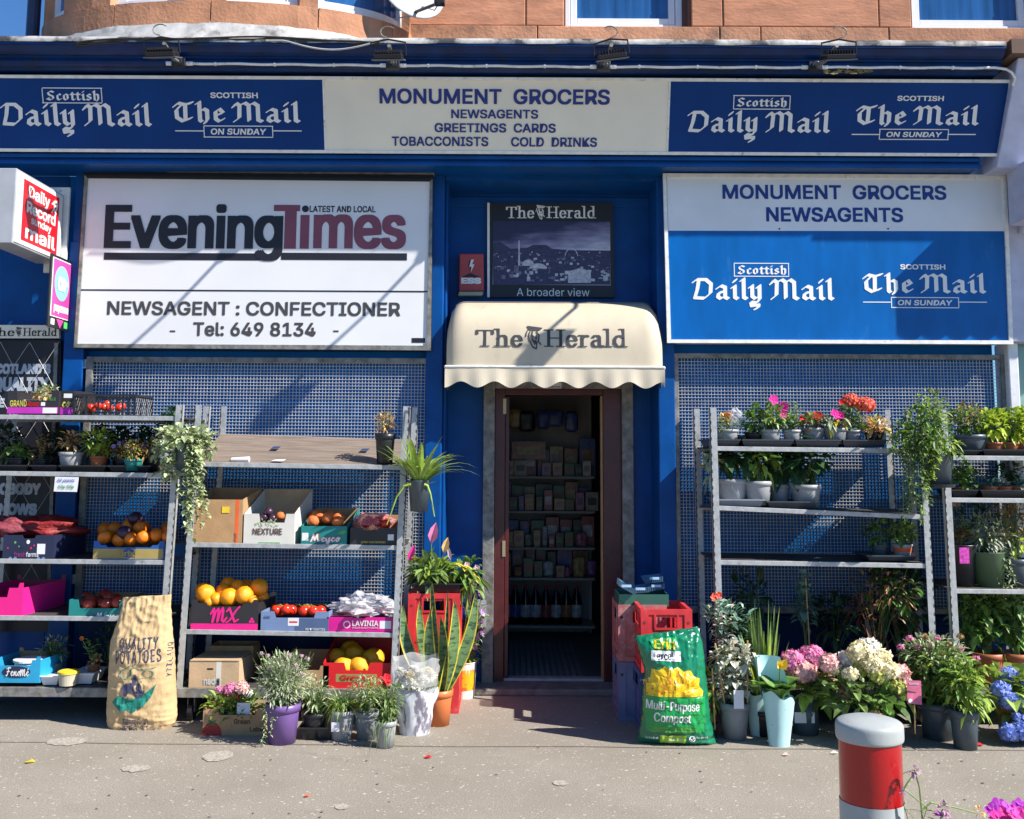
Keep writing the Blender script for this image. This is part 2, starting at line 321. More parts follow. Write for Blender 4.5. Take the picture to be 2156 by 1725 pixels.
# ================================================================ THE SETTING
def ground_mat():
    m = bpy.data.materials.new('tarmac_with_chippings'); m.use_nodes = True; n = m.node_tree; L = n.links; p = n.nodes['Principled BSDF']
    tc = n.nodes.new('ShaderNodeTexCoord')
    def noise_(sc_, det=6, rough=.6):
        z = n.nodes.new('ShaderNodeTexNoise'); z.inputs['Scale'].default_value = sc_; z.inputs['Detail'].default_value = det; z.inputs['Roughness'].default_value = rough
        L.new(tc.outputs['Object'], z.inputs[0]); return z
    def rng(src, a, b, c=0, d=1):
        q = n.nodes.new('ShaderNodeMapRange'); q.inputs[1].default_value = a; q.inputs[2].default_value = b; q.inputs[3].default_value = c; q.inputs[4].default_value = d
        L.new(src, q.inputs[0]); return q.outputs[0]
    def mix(f, a, b):
        q = n.nodes.new('ShaderNodeMix'); q.data_type = 'RGBA'
        L.new(f, q.inputs[0])
        for s_, i in ((a, 6), (b, 7)):
            if isinstance(s_, tuple): q.inputs[i].default_value = (*s_, 1)
            else: L.new(s_, q.inputs[i])
        return q.outputs[2]
    base = mix(rng(noise_(1.3).outputs[0], .35, .65), (.295, .256, .204), (.355, .315, .258))
    base = mix(rng(noise_(140, 3).outputs[0], .40, .60, 0, .6), base, (.14, .125, .108))
    base = mix(rng(noise_(5, 8, .7).outputs[0], .56, .78, 0, .55), base, (.15, .130, .108)); base = mix(rng(noise_(.55, 6, .65).outputs[0], .50, .72, 0, .4), base, (.19, .165, .14))
    base = mix(rng(noise_(2.1, 3, .5).outputs[0], .70, .72, 0, .6), base, (.30, .285, .25))
    # light stone chips: thresholded cells, stretched and warped
    for sc_, lo, hi, rot, colr in ((34, .28, .0, .3, (.56, .52, .44)), (52, .22, .0, 1.4, (.44, .41, .36))):
        mp = n.nodes.new('ShaderNodeMapping'); mp.inputs['Scale'].default_value = (1, 1.7, 1); mp.inputs['Rotation'].default_value = (0, 0, rot)
        wz = noise_(18, 2); va = n.nodes.new('ShaderNodeVectorMath'); va.operation = 'SCALE'; L.new(wz.outputs['Color'], va.inputs[0]); va.inputs[3].default_value = .05
        vb = n.nodes.new('ShaderNodeVectorMath'); vb.operation = 'ADD'; L.new(tc.outputs['Object'], vb.inputs[0]); L.new(va.outputs[0], vb.inputs[1])
        L.new(vb.outputs[0], mp.inputs[0])
        vo = n.nodes.new('ShaderNodeTexVoronoi'); vo.inputs['Scale'].default_value = sc_; L.new(mp.outputs[0], vo.inputs[0])
        sp = n.nodes.new('ShaderNodeSeparateColor'); L.new(vo.outputs['Color'], sp.inputs[0])
        pick = rng(sp.outputs[0], .58, .585); size = rng(sp.outputs[1], 0, 1, .10, lo)
        lt = n.nodes.new('ShaderNodeMath'); lt.operation = 'LESS_THAN'; L.new(vo.outputs['Distance'], lt.inputs[0]); L.new(size, lt.inputs[1])
        mu = n.nodes.new('ShaderNodeMath'); mu.operation = 'MULTIPLY'; L.new(lt.outputs[0], mu.inputs[0]); L.new(pick, mu.inputs[1])
        m3 = n.nodes.new('ShaderNodeMath'); m3.operation = 'MULTIPLY'; L.new(mu.outputs[0], m3.inputs[0]); L.new(rng(sp.outputs[2], 0, 1, .45, 1), m3.inputs[1])
        base = mix(m3.outputs[0], base, colr)
    L.new(base, p.inputs['Base Color']); p.inputs['Roughness'].default_value = .85
    b = n.nodes.new('ShaderNodeBump'); b.inputs['Strength'].default_value = .55; b.inputs['Distance'].default_value = .006
    L.new(noise_(90, 6, .7).outputs[0], b.inputs['Height']); L.new(b.outputs[0], p.inputs['Normal']); return m
tarmac = ground_mat()
tag(MB().poly([(-120, -140, -.004), (120, -140, -.004), (120, 60, -.004), (-120, 60, -.004)]).build('ground', M('far_ground', (.12, .11, .1), .9)), kind='structure')
tag(MB().poly([(-30, -12, 0), (30, -12, 0), (30, .36, 0), (-30, .36, 0)]).build('pavement', tarmac), kind='structure')
m = MB(); random.seed(4)                     # the seam between two lays of tarmac
xs = [-4.6 + i*.09 for i in range(110)]
for i in range(len(xs)-1):
    y0 = -1.12 + .02*noise.noise(Vector((xs[i]*1.3, 0, 0))) - .012*xs[i]; y1 = -1.12 + .02*noise.noise(Vector((xs[i+1]*1.3, 0, 0))) - .012*xs[i+1]
    m.poly([(xs[i], y0-.004, .003), (xs[i+1], y1-.004, .003), (xs[i+1], y1+.003, .003), (xs[i], y0+.003, .003)])
tag(m.build('pavement_seam', M('seam_dark', (.09, .08, .07), .9)), kind='structure')

random.seed(14); m = MB()
for u, v, a_, b_ in ((142, 1562, 40, 9), (459, 1593, 30, 11), (286, 1619, 29, 7), (1180, 1650, 16, 5), (720, 1700, 14, 5)):
    c = G(u, v); k = (c.y+7)/2156; pts = [(c.x + a_*k*math.cos(q*.314)*(1+.18*noise.noise(Vector((q*.9, u, 0)))), c.y + 3.4*b_*k*math.sin(q*.314)*(1+.3*noise.noise(Vector((q*1.1, v, 0)))), .0035) for q in range(20)]; m.poly(pts)
tag(m.build('pavement_patch', M('pale_patch', (.355, .322, .270), .9, var=.3, scale=60, bump=.5)), kind='structure')
m = MB()
for i in range(46):
    c = G(random.uniform(0, 2156), random.uniform(1560, 1725)); r_ = random.uniform(.004, .009); m.poly([(c.x + r_*math.cos(q*.7), c.y + r_*math.sin(q*.7)*1.1, .0038+.0002*(i % 4)) for q in range(9)])
tag(m.build('pavement_gum', M('gum_spots', (.13, .12, .11), .8)), kind='structure')
# ---------------------------------------------------------------- the tenement and its shopfront
B = empty('tenement_building', 'red sandstone tenement whose ground floor is a blue painted shopfront', 'building', (0, .2, 0))
XR = 7.0
def blocks(z0, z1, cuts, matl, ynear=0.0, seed=0):
    random.seed(seed); m = MB()
    for a, b in cuts:
        j = random.uniform(-.004, .004); m.box(a+.003, b-.003, ynear+j, ynear+.2, z0+.003, z1-.003)
    return m
ux = lambda u, v=30, Y=0: W(u, v, Y).x
zb, z1_ = 4.37, 4.645
base_cuts = [ux(t, 80) for t in (800, 862, 1131, 1515, 1601, 1871)] + [4.3, 5.5, XR]
c1 = [(ux(800), ux(862)), (ux(862), ux(1107)), (ux(1107), ux(1188)), (ux(1455), ux(1522)), (ux(1522), ux(1850)), (ux(1850), ux(1919)), (ux(2190), 4.6), (4.6, 5.9), (5.9, XR)]
ms = MB()
for a, b in zip(base_cuts, base_cuts[1:]):
    j = random.uniform(-.003, .003); ms.box(a+.003, b-.003, j-.01, .2, zb, z1_-.003)
ms.build('sill_course', stone2, B, bevel=.006)
ms = MB(); z = z1_; k = 0
W1, W2 = (ux(1188), ux(1455)), (ux(1919), ux(2190))
for h in (.42, .36, .40, .36, .40, .36):
    if k % 2 == 0: cs = c1
    else: cs = [(c1[0][0], -.4), (-.4, .2), (.2, W1[0]), (W1[1], 1.7), (1.7, 2.3), (2.3, W2[0]), (W2[1], 5.0), (5.0, 6.2), (6.2, XR)]
    for a, b in cs:
        j = random.uniform(-.004, .004); ms.box(a+.003, b-.003, j, .2, z+.003, z+h-.003)
    z += h; k += 1
ms.box(-.8, XR, 0, .2, z+.003, z+.5); ztop = z + .5
ms.build('wall', stone, B, bevel=.007)
mb = MB()
for a, b in ((-.8, W1[0]+.01), (W1[1]-.01, W2[0]+.01), (W2[1]-.01, XR)): mb.box(a, b, .018, .5, zb, ztop-.01)
mb.build('mortar_backing', mortar, B)
def sash(par, x0, x1, z0, z1, y):
    f = MB()
    for a, b, c, d in ((x0, x0+.045, z0, z1), (x1-.045, x1, z0, z1), (x0+.045, x1-.045, z0, z0+.05), (x0+.045, x1-.045, z1-.05, z1)): f.box(a, b, y, y+.08, c, d)
    o = f.build('window', upvc, par, bevel=.004)
    g = MB()
    for a, b, c, d in ((x0+.05, x0+.095, z0+.055, z1-.055), (x1-.095, x1-.05, z0+.055, z1-.055), (x0+.095, x1-.095, z0+.055, z0+.10), (x0+.095, x1-.095, z1-.1, z1-.055)): g.box(a, b, y+.012, y+.07, c, d)
    g.build('frame', upvc, o, bevel=.003)
    MB().box(x0+.09, x1-.09, y+.04, y+.05, z0+.095, z1-.095).build('pane', glassb, o)
    return o
sash(B, W1[0]+.002, W1[1]-.05, z1_+.004, 6.3, .09); sash(B, W2[0]+.004, W2[1]-.01, z1_+.004, 6.3, .09)
# bay window
BX, BA, BB = -2.03, 1.31, .60
def bay(ph, e=0.0): return BX + (BA+e)*math.sin(R(ph)), -(BB+e)*math.cos(R(ph)) + .02
def bayring(phs, z0, z1, e0=0.0, e1=-.22, gap=.4):
    m = MB()
    for a, b in phs:
        n = max(2, int((b-a)/6)); out = []; inn = []
        for i in range(n+1):
            p = a + gap/2 + (b-a-gap)*i/n; out.append(bay(p, e0)); inn.append(bay(p, e1))
        for i in range(n): 
            q = [out[i], out[i+1], inn[i+1], inn[i]]
            m.add([(x, y, z0) for x, y in q] + [(x, y, z1) for x, y in q], [(0, 1, 2, 3), (7, 6, 5, 4), (0, 4, 5, 1), (2, 6, 7, 3)] + ([(0, 3, 7, 4)] if i == 0 else []) + ([(1, 5, 6, 2)] if i == n-1 else []))
    return m
bw = bayring([(-90, -64), (-64, -28), (-28, 2), (2, 34), (34, 66), (66, 90)], 4.385, 4.555).build('bay_window', stone2, B)
bayring([(-90, 90)], 4.41, 4.55, -.012, -.2, 0).build('backing', mortar, bw)
bayring([(-90, -72), (-52, -30), (-6, 6), (28, 34), (84, 90)], 4.558, 6.4, -.01, -.25, 0).build('mullion', stone2, bw)
bayring([(-90, 90)], 6.403, 7.2, 0, -.25, 0).build('lintel', stone2, bw)
for a, b in ((-72, -52), (-30, -6), (6, 28), (34, 84)):
    bayring([(a, b)], 4.558, 4.60, -.06, -.14, 0).build('window_sill', upvc, bw); bayring([(a, a+3.4), (b-3.4, b)], 4.60, 6.3, -.07, -.13, 0).build('frame', upvc, bw)
    bayring([(a+3.4, b-3.4)], 4.60, 4.64, -.08, -.12, 0).build('frame', upvc, bw); bayring([(a+3.4, b-3.4)], 4.64, 6.3, -.098, -.104, 0).build('pane', glassb, bw)
MB().box(BX-BA-.02, BX-BA+.10, .02, 6, 4.3, 7.0).build('gable_wall', stone2, B)
MB().box(BX-BA+.10, -.8, .23, .5, 4.34, ztop).build('wall', mortar, B)
m = MB(); fl = []                            # lead apron under the bay
for i in range(41):
    p = -88 + 176*i/40; x, y = bay(p, .03 + .015*noise.noise(Vector((i*.5, 1, 0)))); x2, y2 = bay(p, -.02); zz = 4.40 + .012*noise.noise(Vector((i*.4, 4, 0)))
    fl.append([(x*1, y-.05*math.cos(R(p)), 4.262), (x, y, 4.30), (x2, y2-.012, zz + .03*math.cos(R(p)))])
for a, b in zip(fl, fl[1:]): m.add(a + b, [(0, 3, 4, 1), (1, 4, 5, 2)])
m.build('lead_apron', lead, B, smooth=True)
m = MB(); m.tube([(BX-BA-.06, -.05, 4.3), (BX-BA-.06, -.05, 7)], .045, 12); m.build('downpipe', M('pipe_paint', (.03, .04, .09), .4), B)
# cornice
CXL, CXR = -6.0, 3.165
prof = [(y, z+.077) for y, z in [(-.68, 4.165), (-.68, 4.138), (-.668, 4.133), (-.66, 4.118), (-.645, 4.10), (-.625, 4.088), (-.612, 4.084), (-.612, 4.072), (-.60, 4.068), (-.603, 4.05), (-.597, 4.034), (-.585, 4.026), (-.565, 4.022), (-.545, 4.012), (-.3, 4.012), (-.3, 4.1), (.1, 4.2), (.1, 4.25), (-.66, 4.185)]]
m = MB(); m.prism([(CXL, y, z) for y, z in prof], (CXR-CXL, 0, 0)); m.build('cornice', blue_dk, B)
m = MB(); xs = [CXL + (CXR-CXL)*i/160 for i in range(161)]
rows = [[(x, -.684-.003*noise.noise(Vector((x*3, 0, 0))), 4.227+.008*noise.noise(Vector((x*4, 2, 0)))), (x, -.688, 4.245), (x, -.672, 4.267+.005*noise.noise(Vector((x*6, 9, 0)))), (x, -.60, 4.276)] for x in xs]
for a, b in zip(rows, rows[1:]): m.add(a + b, [(i, 4+i, 5+i, i+1) for i in range(3)])
m.build('lead_edge', M('weathered_lead_edge', (.48, .47, .45), .6, var=.3, scale=10, bump=.5, bscale=12, dirt=((.045, .045, .05), 5, .44, .58)), B, smooth=True)
MB().box(CXL, CXR-.03, -.30, .02, 3.535, 4.09).build('frieze', blue, B)
MB().box(CXL, CXR-.03, -.325, -.30, 3.570, 3.60).build('frieze_moulding', blue, B, bevel=.006)
MB().box(CXL, CXR-.03, -.33, -.30, 3.525, 3.55).build('frieze_moulding', blue, B, bevel=.006)
m = MB(); random.seed(6)
for i in range(7):
    u = 1742+14*i; c = W(u, 151+2*math.sin(i*2), -.612); m.prism([c + Vector((random.uniform(.02, .045)*math.cos(q), 0, random.uniform(.006, .016)*math.sin(q))) for q in (0, .9, 1.8, 2.7, 3.6, 4.5, 5.4)], (0, .003+.001*i, 0))
m.build('rotten_timber', M('rotten_timber', (.22, .17, .06), .9, var=.5, scale=40, bump=.6), B)
# recess and flat timber walls. DL, DR: the doorway recess between the two windows
DL, DR, RY = W(914, 900, -.02).x, W(1402, 900, -.02).x, .32
MB().box(-3.12, DL-.06, .045, .20, 0, 3.54).build('panelling', blue_sun, B); MB().box(CXL, -3.122, .040, .20, 0, 3.54).build('panelling', blue, B)  # far left stretch takes the darker blue, its shade painted in
MB().box(DR+.06, 3.32, .045, .20, 0, 3.54).build('panelling', blue_sun, B)
for x0, x1 in ((DL-.06, DL+.055), (DR-.055, DR+.06)):
    MB().box(x0, x1, -.055, .345, 0, 3.54).build('pilaster', blue, B, bevel=.008)
MB().box(DL+.055, DL+.075, .02, RY, 0, 3.54).build('pilaster_moulding', blue, B, bevel=.006)
x0, x1 = W(133, 900, -.04).x, W(168, 900, -.04).x
MB().box(x0, x1, -.06, .05, 0, 3.54).build('pilaster', blue, B, bevel=.008)
MB().box(x0-.012, x1+.012, -.075, -.06, 0, 3.05).build('pilaster_moulding', blue, B, bevel=.01)
JL, JL2, JR1, JR = W(1016, 1150, RY).x, W(1040, 1150, RY).x, W(1310, 1150, RY).x, W(1334, 1150, RY).x
ZH = W(1165, 822, RY).z
MB().box(DL+.06, JL, RY, RY+.12, 0, 3.54).build('door_wall', blue, B)
MB().box(JR, DR-.05, RY, RY+.12, 0, 3.54).build('door_wall', blue, B)
MB().box(JL, JR, RY, RY+.12, ZH+.12, 3.54).build('door_wall', blue, B)
MB().box(DL+.06, DR-.05, RY-.014, RY, W(1100, 437, RY).z, W(1100, 430, RY).z+.05).build('rail_moulding', blue, B, bevel=.005)
for x0, x1 in ((JL, JL2), (JR1, JR)): MB().box(x0, x1, RY-.05, RY+.05, .03, ZH+.09).build('shutter_guide', galvd, B, bevel=.004)
MB().box(JL2, JR1, RY-.03, RY+.05, ZH+.01, ZH+.12).build('shutter_housing', galvd, B)
panel(B, 'notice_sticker', paperw, (1144, 806, 1182, 818), RY-.031)
text(B, "safe", inkblack, (1147, 807, 1160, 812), RY-.033, .02); text(B, "ROLLER SHUTTERS", inkblack, (1147, 813.5, 1180, 816.5), RY-.033, .01)
m = MB(); m.tube([(JL+.0, RY-.06, .52), (JL+.0, RY-.09, .49)], .022, 10); m.box(JL-.03, JL+.03, RY-.062, RY-.05, .42, .60); m.build('lock_bracket', galv, B)
# door frame: maroon
df = empty('door_frame', loc=(0, RY, 0)); df.parent = B; df.location = (0, RY-.2, 0)
FL1, FR0 = W(1062, 1150, RY+.06).x, W(1266, 1150, RY+.06).x
MB().box(JL2, FL1, RY+.0, RY+.10, .04, ZH+.01).build('jamb', maroon, df, bevel=.004)
MB().box(FR0+.012, JR1, RY+.0, RY+.10, .04, ZH+.01).build('jamb', maroon, df, bevel=.004)
MB().box(FL1, FR0+.012, RY+.0, RY+.10, ZH-.035, ZH+.01).build('head', maroon, df, bevel=.004)
MB().box(FL1+.001, FL1+.03, RY+.03, RY+.9, .06, ZH-.045).build('door_leaf', maroon, df, bevel=.004)
for zz in (.95, 1.95): MB().box(FL1-.014, FL1+.008, RY-.006, RY+.0, zz-.055, zz+.055).build('hinge', M('brass', (.45, .36, .2), .4, .6), df)
MB().box(FR0-.004, FR0+.010, RY+.02, RY+.08, .06, ZH-.04).build('door_stop', card, df)
MB().box(JL-.04, JR+.03, RY-.24, RY+.12, 0, .045).build('door_step', M('concrete_step', (.20, .18, .165), .85, var=.25, scale=14, bump=.4, dirt=((.10, .08, .07), 9, .55, .75)), B, bevel=.012)
m = MB(); m.box(FL1, FR0+.01, RY+.02, RY+.10, .045, .062); m.build('threshold_strip', galv, B)
for x0, x1 in ((JL-.0, JL2+.02), (JR1-.02, JR)): pass
MB().box(DL+.06, DR-.055, -.05, RY+.12, 3.50, 3.58).build('recess_soffit', blue, B)
# stallrisers under both windows
zs = W(600, 1282, -.02).z
MB().box(W(170, 1300, 0).x, DL-.06, -.04, .05, 0, zs-.03).build('stallriser', blue_shade, B)
MB().box(DR+.06, 3.22, -.04, .05, 0, zs-.03).build('stallriser', blue_shade, B)
MB().box(W(170, 1300, 0).x, DL-.06, -.055, -.04, zs-.09, zs-.05).build('stallriser_moulding', blue_shade, B, bevel=.006)
MB().box(DR+.06, 3.22, -.055, -.04, zs-.09, zs-.05).build('stallriser_moulding', blue_shade, B, bevel=.006)
MB().box(DR+.04, DR+.10, -.07, -.05, 3.0, 3.14).build('air_vent', black, B)
# interior shell
IY, IB = RY+.12, 3.3
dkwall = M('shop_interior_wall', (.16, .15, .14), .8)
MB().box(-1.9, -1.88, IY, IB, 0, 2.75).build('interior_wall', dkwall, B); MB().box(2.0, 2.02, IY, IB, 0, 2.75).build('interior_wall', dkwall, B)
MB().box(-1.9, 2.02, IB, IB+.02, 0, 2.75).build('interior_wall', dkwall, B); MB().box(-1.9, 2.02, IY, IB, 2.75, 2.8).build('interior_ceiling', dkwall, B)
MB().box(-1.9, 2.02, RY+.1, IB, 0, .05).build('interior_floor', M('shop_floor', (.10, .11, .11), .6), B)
m = MB()
for i in range(34):
    x = -1.0 + i*.045; m.box(x, x+.026, RY+.16, 1.85, .05, .056)
m.build('entrance_mat', M('ribbed_mat', (.17, .18, .18), .7), B)
MB().box(-1.9, JL2, IY-.001+.0, IY+.04, .05, 2.75).build('interior_wall', dkwall, B); MB().box(JR1, 2.0, IY, IY+.04, .05, 2.75).build('interior_wall', dkwall, B); MB().box(JL2, JR1, IY, IY+.04, ZH+.02, 2.75).build('interior_wall', dkwall, B)

# neighbouring shop, pale lilac white
N = empty('neighbouring_shopfront', 'pale lilac painted shopfront adjoining the blue one on the right', 'building', (3.6, .1, 0))
lil = M('lilac_paint', (.50, .52, .66), .5, var=.1, scale=9, bump=.1, dirt=((.35, .36, .42), 12, .62, .8))
m = MB(); m.add([(3.22, -.36, 3.52), (3.22, .1, 3.52), (3.90, .1, 3.52), (3.90, -.36, 3.52), (3.27, -.62, 4.18), (3.27, .1, 4.18), (3.90, .1, 4.18), (3.90, -.62, 4.18)], [(0, 1, 2, 3), (7, 6, 5, 4), (0, 3, 7, 4), (1, 5, 6, 2), (0, 4, 5, 1), (3, 2, 6, 7)])
m.build('console', lil, N, bevel=.01)
MB().box(3.30, 3.62, -.14, .1, 2.38, 3.518).build('pilaster', lil, N, bevel=.008)
MB().box(3.45, 3.9, -.20, -.14, 3.12, 3.45).build('pilaster_capital', lil, N, bevel=.012)
MB().box(3.36, 3.43, -.10, .1, 0, 2.378).build('pilaster', M('white_gloss_paint', (.72, .72, .74), .4, var=.1, dirt=((.4, .38, .36), 20, .6, .75)), N, bevel=.008)
MB().box(3.43, 6, .02, .05, .6, 2.378).build('window_pane', M('greenish_glass', (.18, .30, .26), .08, var=.2, spec=.8), N)
MB().box(3.43, 6, -.02, .1, 0, .6).build('stallriser', lil, N)
MB().box(3.62, 7, -.12, .1, 2.38, 4.18).build('fascia', lil, N)
m = MB(); m.box(3.36, 6, -.50, -.21, 3.16, 3.54)
for i in range(16): m.prism([(3.36+.165*i + .165*q/8, -.50, 3.16 - .05*math.sin(math.pi*q/8)) for q in range(9)], (0, .004, 0))
m.build('folded_canopy', lil, N)
MB().box(3.2, 7, -.68, .1, 4.183, 4.28).build('cornice', M('brown_stained_paint', (.12, .07, .05), .8), N)

# ---------------------------------------------------------------- signs
def daily(par, bs, ts, tm, Y):
    outline(par, 'border_line', offwhite, bs, Y, 1.7); black_letter(par, 'Scottish', offwhite, ts, Y); black_letter(par, 'Daily Mail', offwhite, tm, Y)
def sunday(par, t0, tm, bx, tb, lx, ly, Y):
    text(par, 'SCOTTISH', offwhite, t0, Y, .022); black_letter(par, 'The Mail', offwhite, tm, Y); outline(par, 'border_line', offwhite, bx, Y, 1.7)
    text(par, 'ON SUNDAY', offwhite, tb, Y, .02, .12)
    panel(par, 'rule', offwhite, (lx[0], ly-1, bx[0], ly+1), Y); panel(par, 'rule', offwhite, (bx[2], ly-1, lx[1], ly+1), Y)
FP = (Vector((0, -.50, 4.074)), Vector((0, -.472, -.16)).normalized())
FPf = (FP[0] + FP[1]*.012, FP[1])
fs = empty('fascia_sign', 'long tilted shop name board, cream in the middle with blue newspaper panels at both ends', 'sign', (0, -.3, 3.5))
xL, xR = -5.4, W(2124, 250, FP).x
nrm = FP[1]; dn = Vector((0, .16, -.472)).normalized(); Ltot = .498
def fbox(x0, x1, s0, s1, t0, t1):
    o = FP[0] + dn*s0 + nrm*t0; o = Vector((x0, o.y, o.z)); return MB().obox(o, (x1-x0, 0, 0), dn*(s1-s0), nrm*(t1-t0))
fbox(xL, xR, .0, Ltot, -.06, .0).build('backing', black, fs)
xa, xb = W(682, 250, FP).x, W(1405, 250, FP).x
fbox(xL, xa, .022, Ltot-.022, .001, .010).build('blue_panel', blue_sign, fs); fbox(xb+.012, xR-.03, .022, Ltot-.022, .001, .010).build('blue_panel', blue_sign, fs)
fbox(xa+.012, xb, .022, Ltot-.022, .001, .0098).build('cream_panel', cream, fs)
for a, b, c, d in ((xL, xR, 0, .022), (xL, xR, Ltot-.022, Ltot), (xR-.03, xR, .022, Ltot-.022), (xa, xa+.012, .022, Ltot-.022), (xb, xb+.012, .022, Ltot-.022)): fbox(a, b, c, d, .0, .018).build('frame', whitepaint, fs, bevel=.003)
daily(fs, (89, 185, 215, 218), (97, 190, 209, 214), (2, 215, 320, 289), FPf)
sunday(fs, (443, 195, 543, 207), (363, 212, 633, 263), (429, 265, 575, 290), (444, 271, 561, 284), (369, 635), 276, FPf)
text(fs, 'MONUMENT  GROCERS', navy, (799, 187.5, 1284, 220), FPf, .020); text(fs, 'NEWSAGENTS', navy, (950, 231, 1133, 250), FPf, .018)
text(fs, 'GREETINGS  CARDS', navy, (915, 260, 1170, 279.5), FPf, .018); text(fs, 'TOBACCONISTS', navy, (825, 288, 1028, 308), FPf, .018); text(fs, 'COLD  DRINKS', navy, (1076, 289.5, 1257, 309.5), FPf, .018)
daily(fs, (1544, 201, 1664, 231), (1551, 205, 1656, 227), (1446, 232, 1748, 301), FPf)
sunday(fs, (1889, 202, 1987, 213), (1801, 220, 2062, 268), (1851, 272, 1997, 295), (1866, 278, 1983, 289), (1793, 2054), 283.5, FPf)

YL = -.10
es = empty('shop_sign', 'large white newspaper sign with navy and dusky red masthead above the left mesh window', 'sign', (-1.75, -.05, 2.3))
def quadbox(par, name, mat, c, Y, t, bev=0):   # c: four picture corners TL TR BR BL on plane Y, thickness t going back
    p = [W(u, v, Y) for u, v in c]; m = MB(); m.prism(p, (0, t, 0)); return m.build(name, mat, par, bevel=bev)
tl, tr, br, bl = (178, 371), (911, 378), (907, 735), (157, 731)
quadbox(es, 'casing', black, ((176, 357), (912, 366), (908, 738), (154, 735)), YL+.012, .12)
quadbox(es, 'frame_edge', galvd, ((174, 352), (914, 360), (914, 367), (174, 360)), YL-.01, .10)
quadbox(es, 'face', signwhite, ((183, 374), (905, 381), (898, 729), (162, 725)), YL, .01)
for c in (((178, 368), (912, 376), (905, 382), (184, 375)), ((898, 729), (907, 735), (911, 376), (905, 382)), ((157, 732), (908, 738), (899, 728), (162, 724)), ((155, 733), (162, 725), (184, 375), (178, 368))):
    quadbox(es, 'frame', black if c[0][1] < 400 else galvd, c, YL-.012, .012)
mauve = M('faded_red_lettering', (.23, .06, .09), .4, var=.08)
text(es, 'Evening', inkblack, (220, 430, 596, 549), YL, .030, lift=.004, spacing=.97, ybold=.5)
panel(es, 'underline', inkblack, (219, 533, 549, 548), YL, lift=0.0); panel(es, 'underline', inkblack, (592, 533, 857, 548), YL, lift=0.0)
text(es, 'mes', mauve, (660, 452, 855, 525), YL, .030, spacing=.97, ybold=.5); text(es, 'ı', mauve, (632, 453, 651, 524), YL, .03)
panel(es, 'letter', mauve, (577, 432, 632, 445), YL, lift=.0015); panel(es, 'letter', mauve, (599, 445, 624, 524), YL)
m = MB(); c = W(643, 440, YL-.003); m.prism([c + Vector((.024*math.cos(a*.4488), 0, .024*math.sin(a*.4488))) for a in range(14)], (0, .002, 0)); m.build('dot', inkblack, es)
text(es, 'LATEST AND LOCAL', inkblack, (652, 434, 791, 447.5), YL, .018)
panel(es, 'rule', inkblack, (169, 611, 901, 614), YL)
text(es, 'NEWSAGENT : CONFECTIONER', M('grey_lettering', (.06, .055, .055), .5), (226, 635.5, 843, 665), YL, .018)
text(es, 'Tel: 649 8134', MATS['grey_lettering'], (407, 679, 665, 708.5), YL, .018)
panel(es, 'dash', MATS['grey_lettering'], (358, 696, 369, 699.5), YL); panel(es, 'dash', MATS['grey_lettering'], (702, 696, 713, 699.5), YL)
panel(es, 'maker_plate', inkblack, (867, 712, 895, 722), YL)

YR = -.15
rs = empty('shop_sign', 'white and glossy blue newsagent sign box above the right mesh window', 'sign', (2.2, -.05, 2.3))
quadbox(rs, 'casing', whitepaint, ((1399, 370), (2117, 372), (2132, 722), (1408, 720)), YR+.015, .15)
quadbox(rs, 'white_face', M('pale_sign_face', (.74, .76, .76), .35, var=.05, scale=4), ((1404, 374), (2110, 376), (2115, 487), (1407, 486)), YR, .012)
quadbox(rs, 'blue_face', blue_sign_sun, ((1407, 486), (2115, 487), (2124, 718), (1412, 716)), YR, .012)
for c in (((1396, 365), (2119, 368), (2113, 376), (1402, 373)), ((2119, 368), (2134, 725), (2125, 718), (2112, 376)), ((1405, 722), (2134, 725), (2126, 717), (1412, 715)), ((1396, 365), (1403, 373), (1413, 716), (1405, 722))):
    quadbox(rs, 'frame', whitepaint, c, YR-.014, .020)
text(rs, 'MONUMENT  GROCERS', navy, (1521, 390, 1992, 420.5), YR, .020); text(rs, 'NEWSAGENTS', navy, (1613, 437, 1901, 468), YR, .020)
daily(rs, (1545, 554, 1661, 583), (1552, 558, 1655, 580), (1456, 584, 1757, 654), YR)
sunday(rs, (1895, 557, 1990, 568), (1815, 574, 2076, 622), (1876, 626, 2019, 649), (1890, 632, 2005, 643.5), (1817, 2078), 636.5, YR)
for u in (1641, 1870): 
    m = MB(); c = W(u, 482, YR-.003); m.sphere(c, .006, .004, .006, 8, 6); m.build('screw', black, rs)

# emblem: a small engraved thistle-like figure between the two words
def emblem(par, mat, box, Y):
    random.seed(8); st = []
    for i in range(5): st.append(arc(.5 + .1*math.sin(i), .55, .12+.07*i, .2+.05*i, 200-30*i, 380-50*i, 6))
    st += [[(.1, .98), (.9, .9), (.75, .82), (.2, .86), (.1, .98)], [(.4, .8), (.35, .6), (.6, .45), (.5, .2)], [(.2, .4), (.4, .1), (.6, .02), (.62, .25)], [(.3, .3), (.7, .35)], [(.6, .75), (.75, .6), (.7, .35), (.85, .2)], [(.25, .7), (.15, .5), (.3, .35)]]
    onto(pen(st, .07, .035, 40), *px(*box, Y), stack=.0001).build('emblem', mat, par)
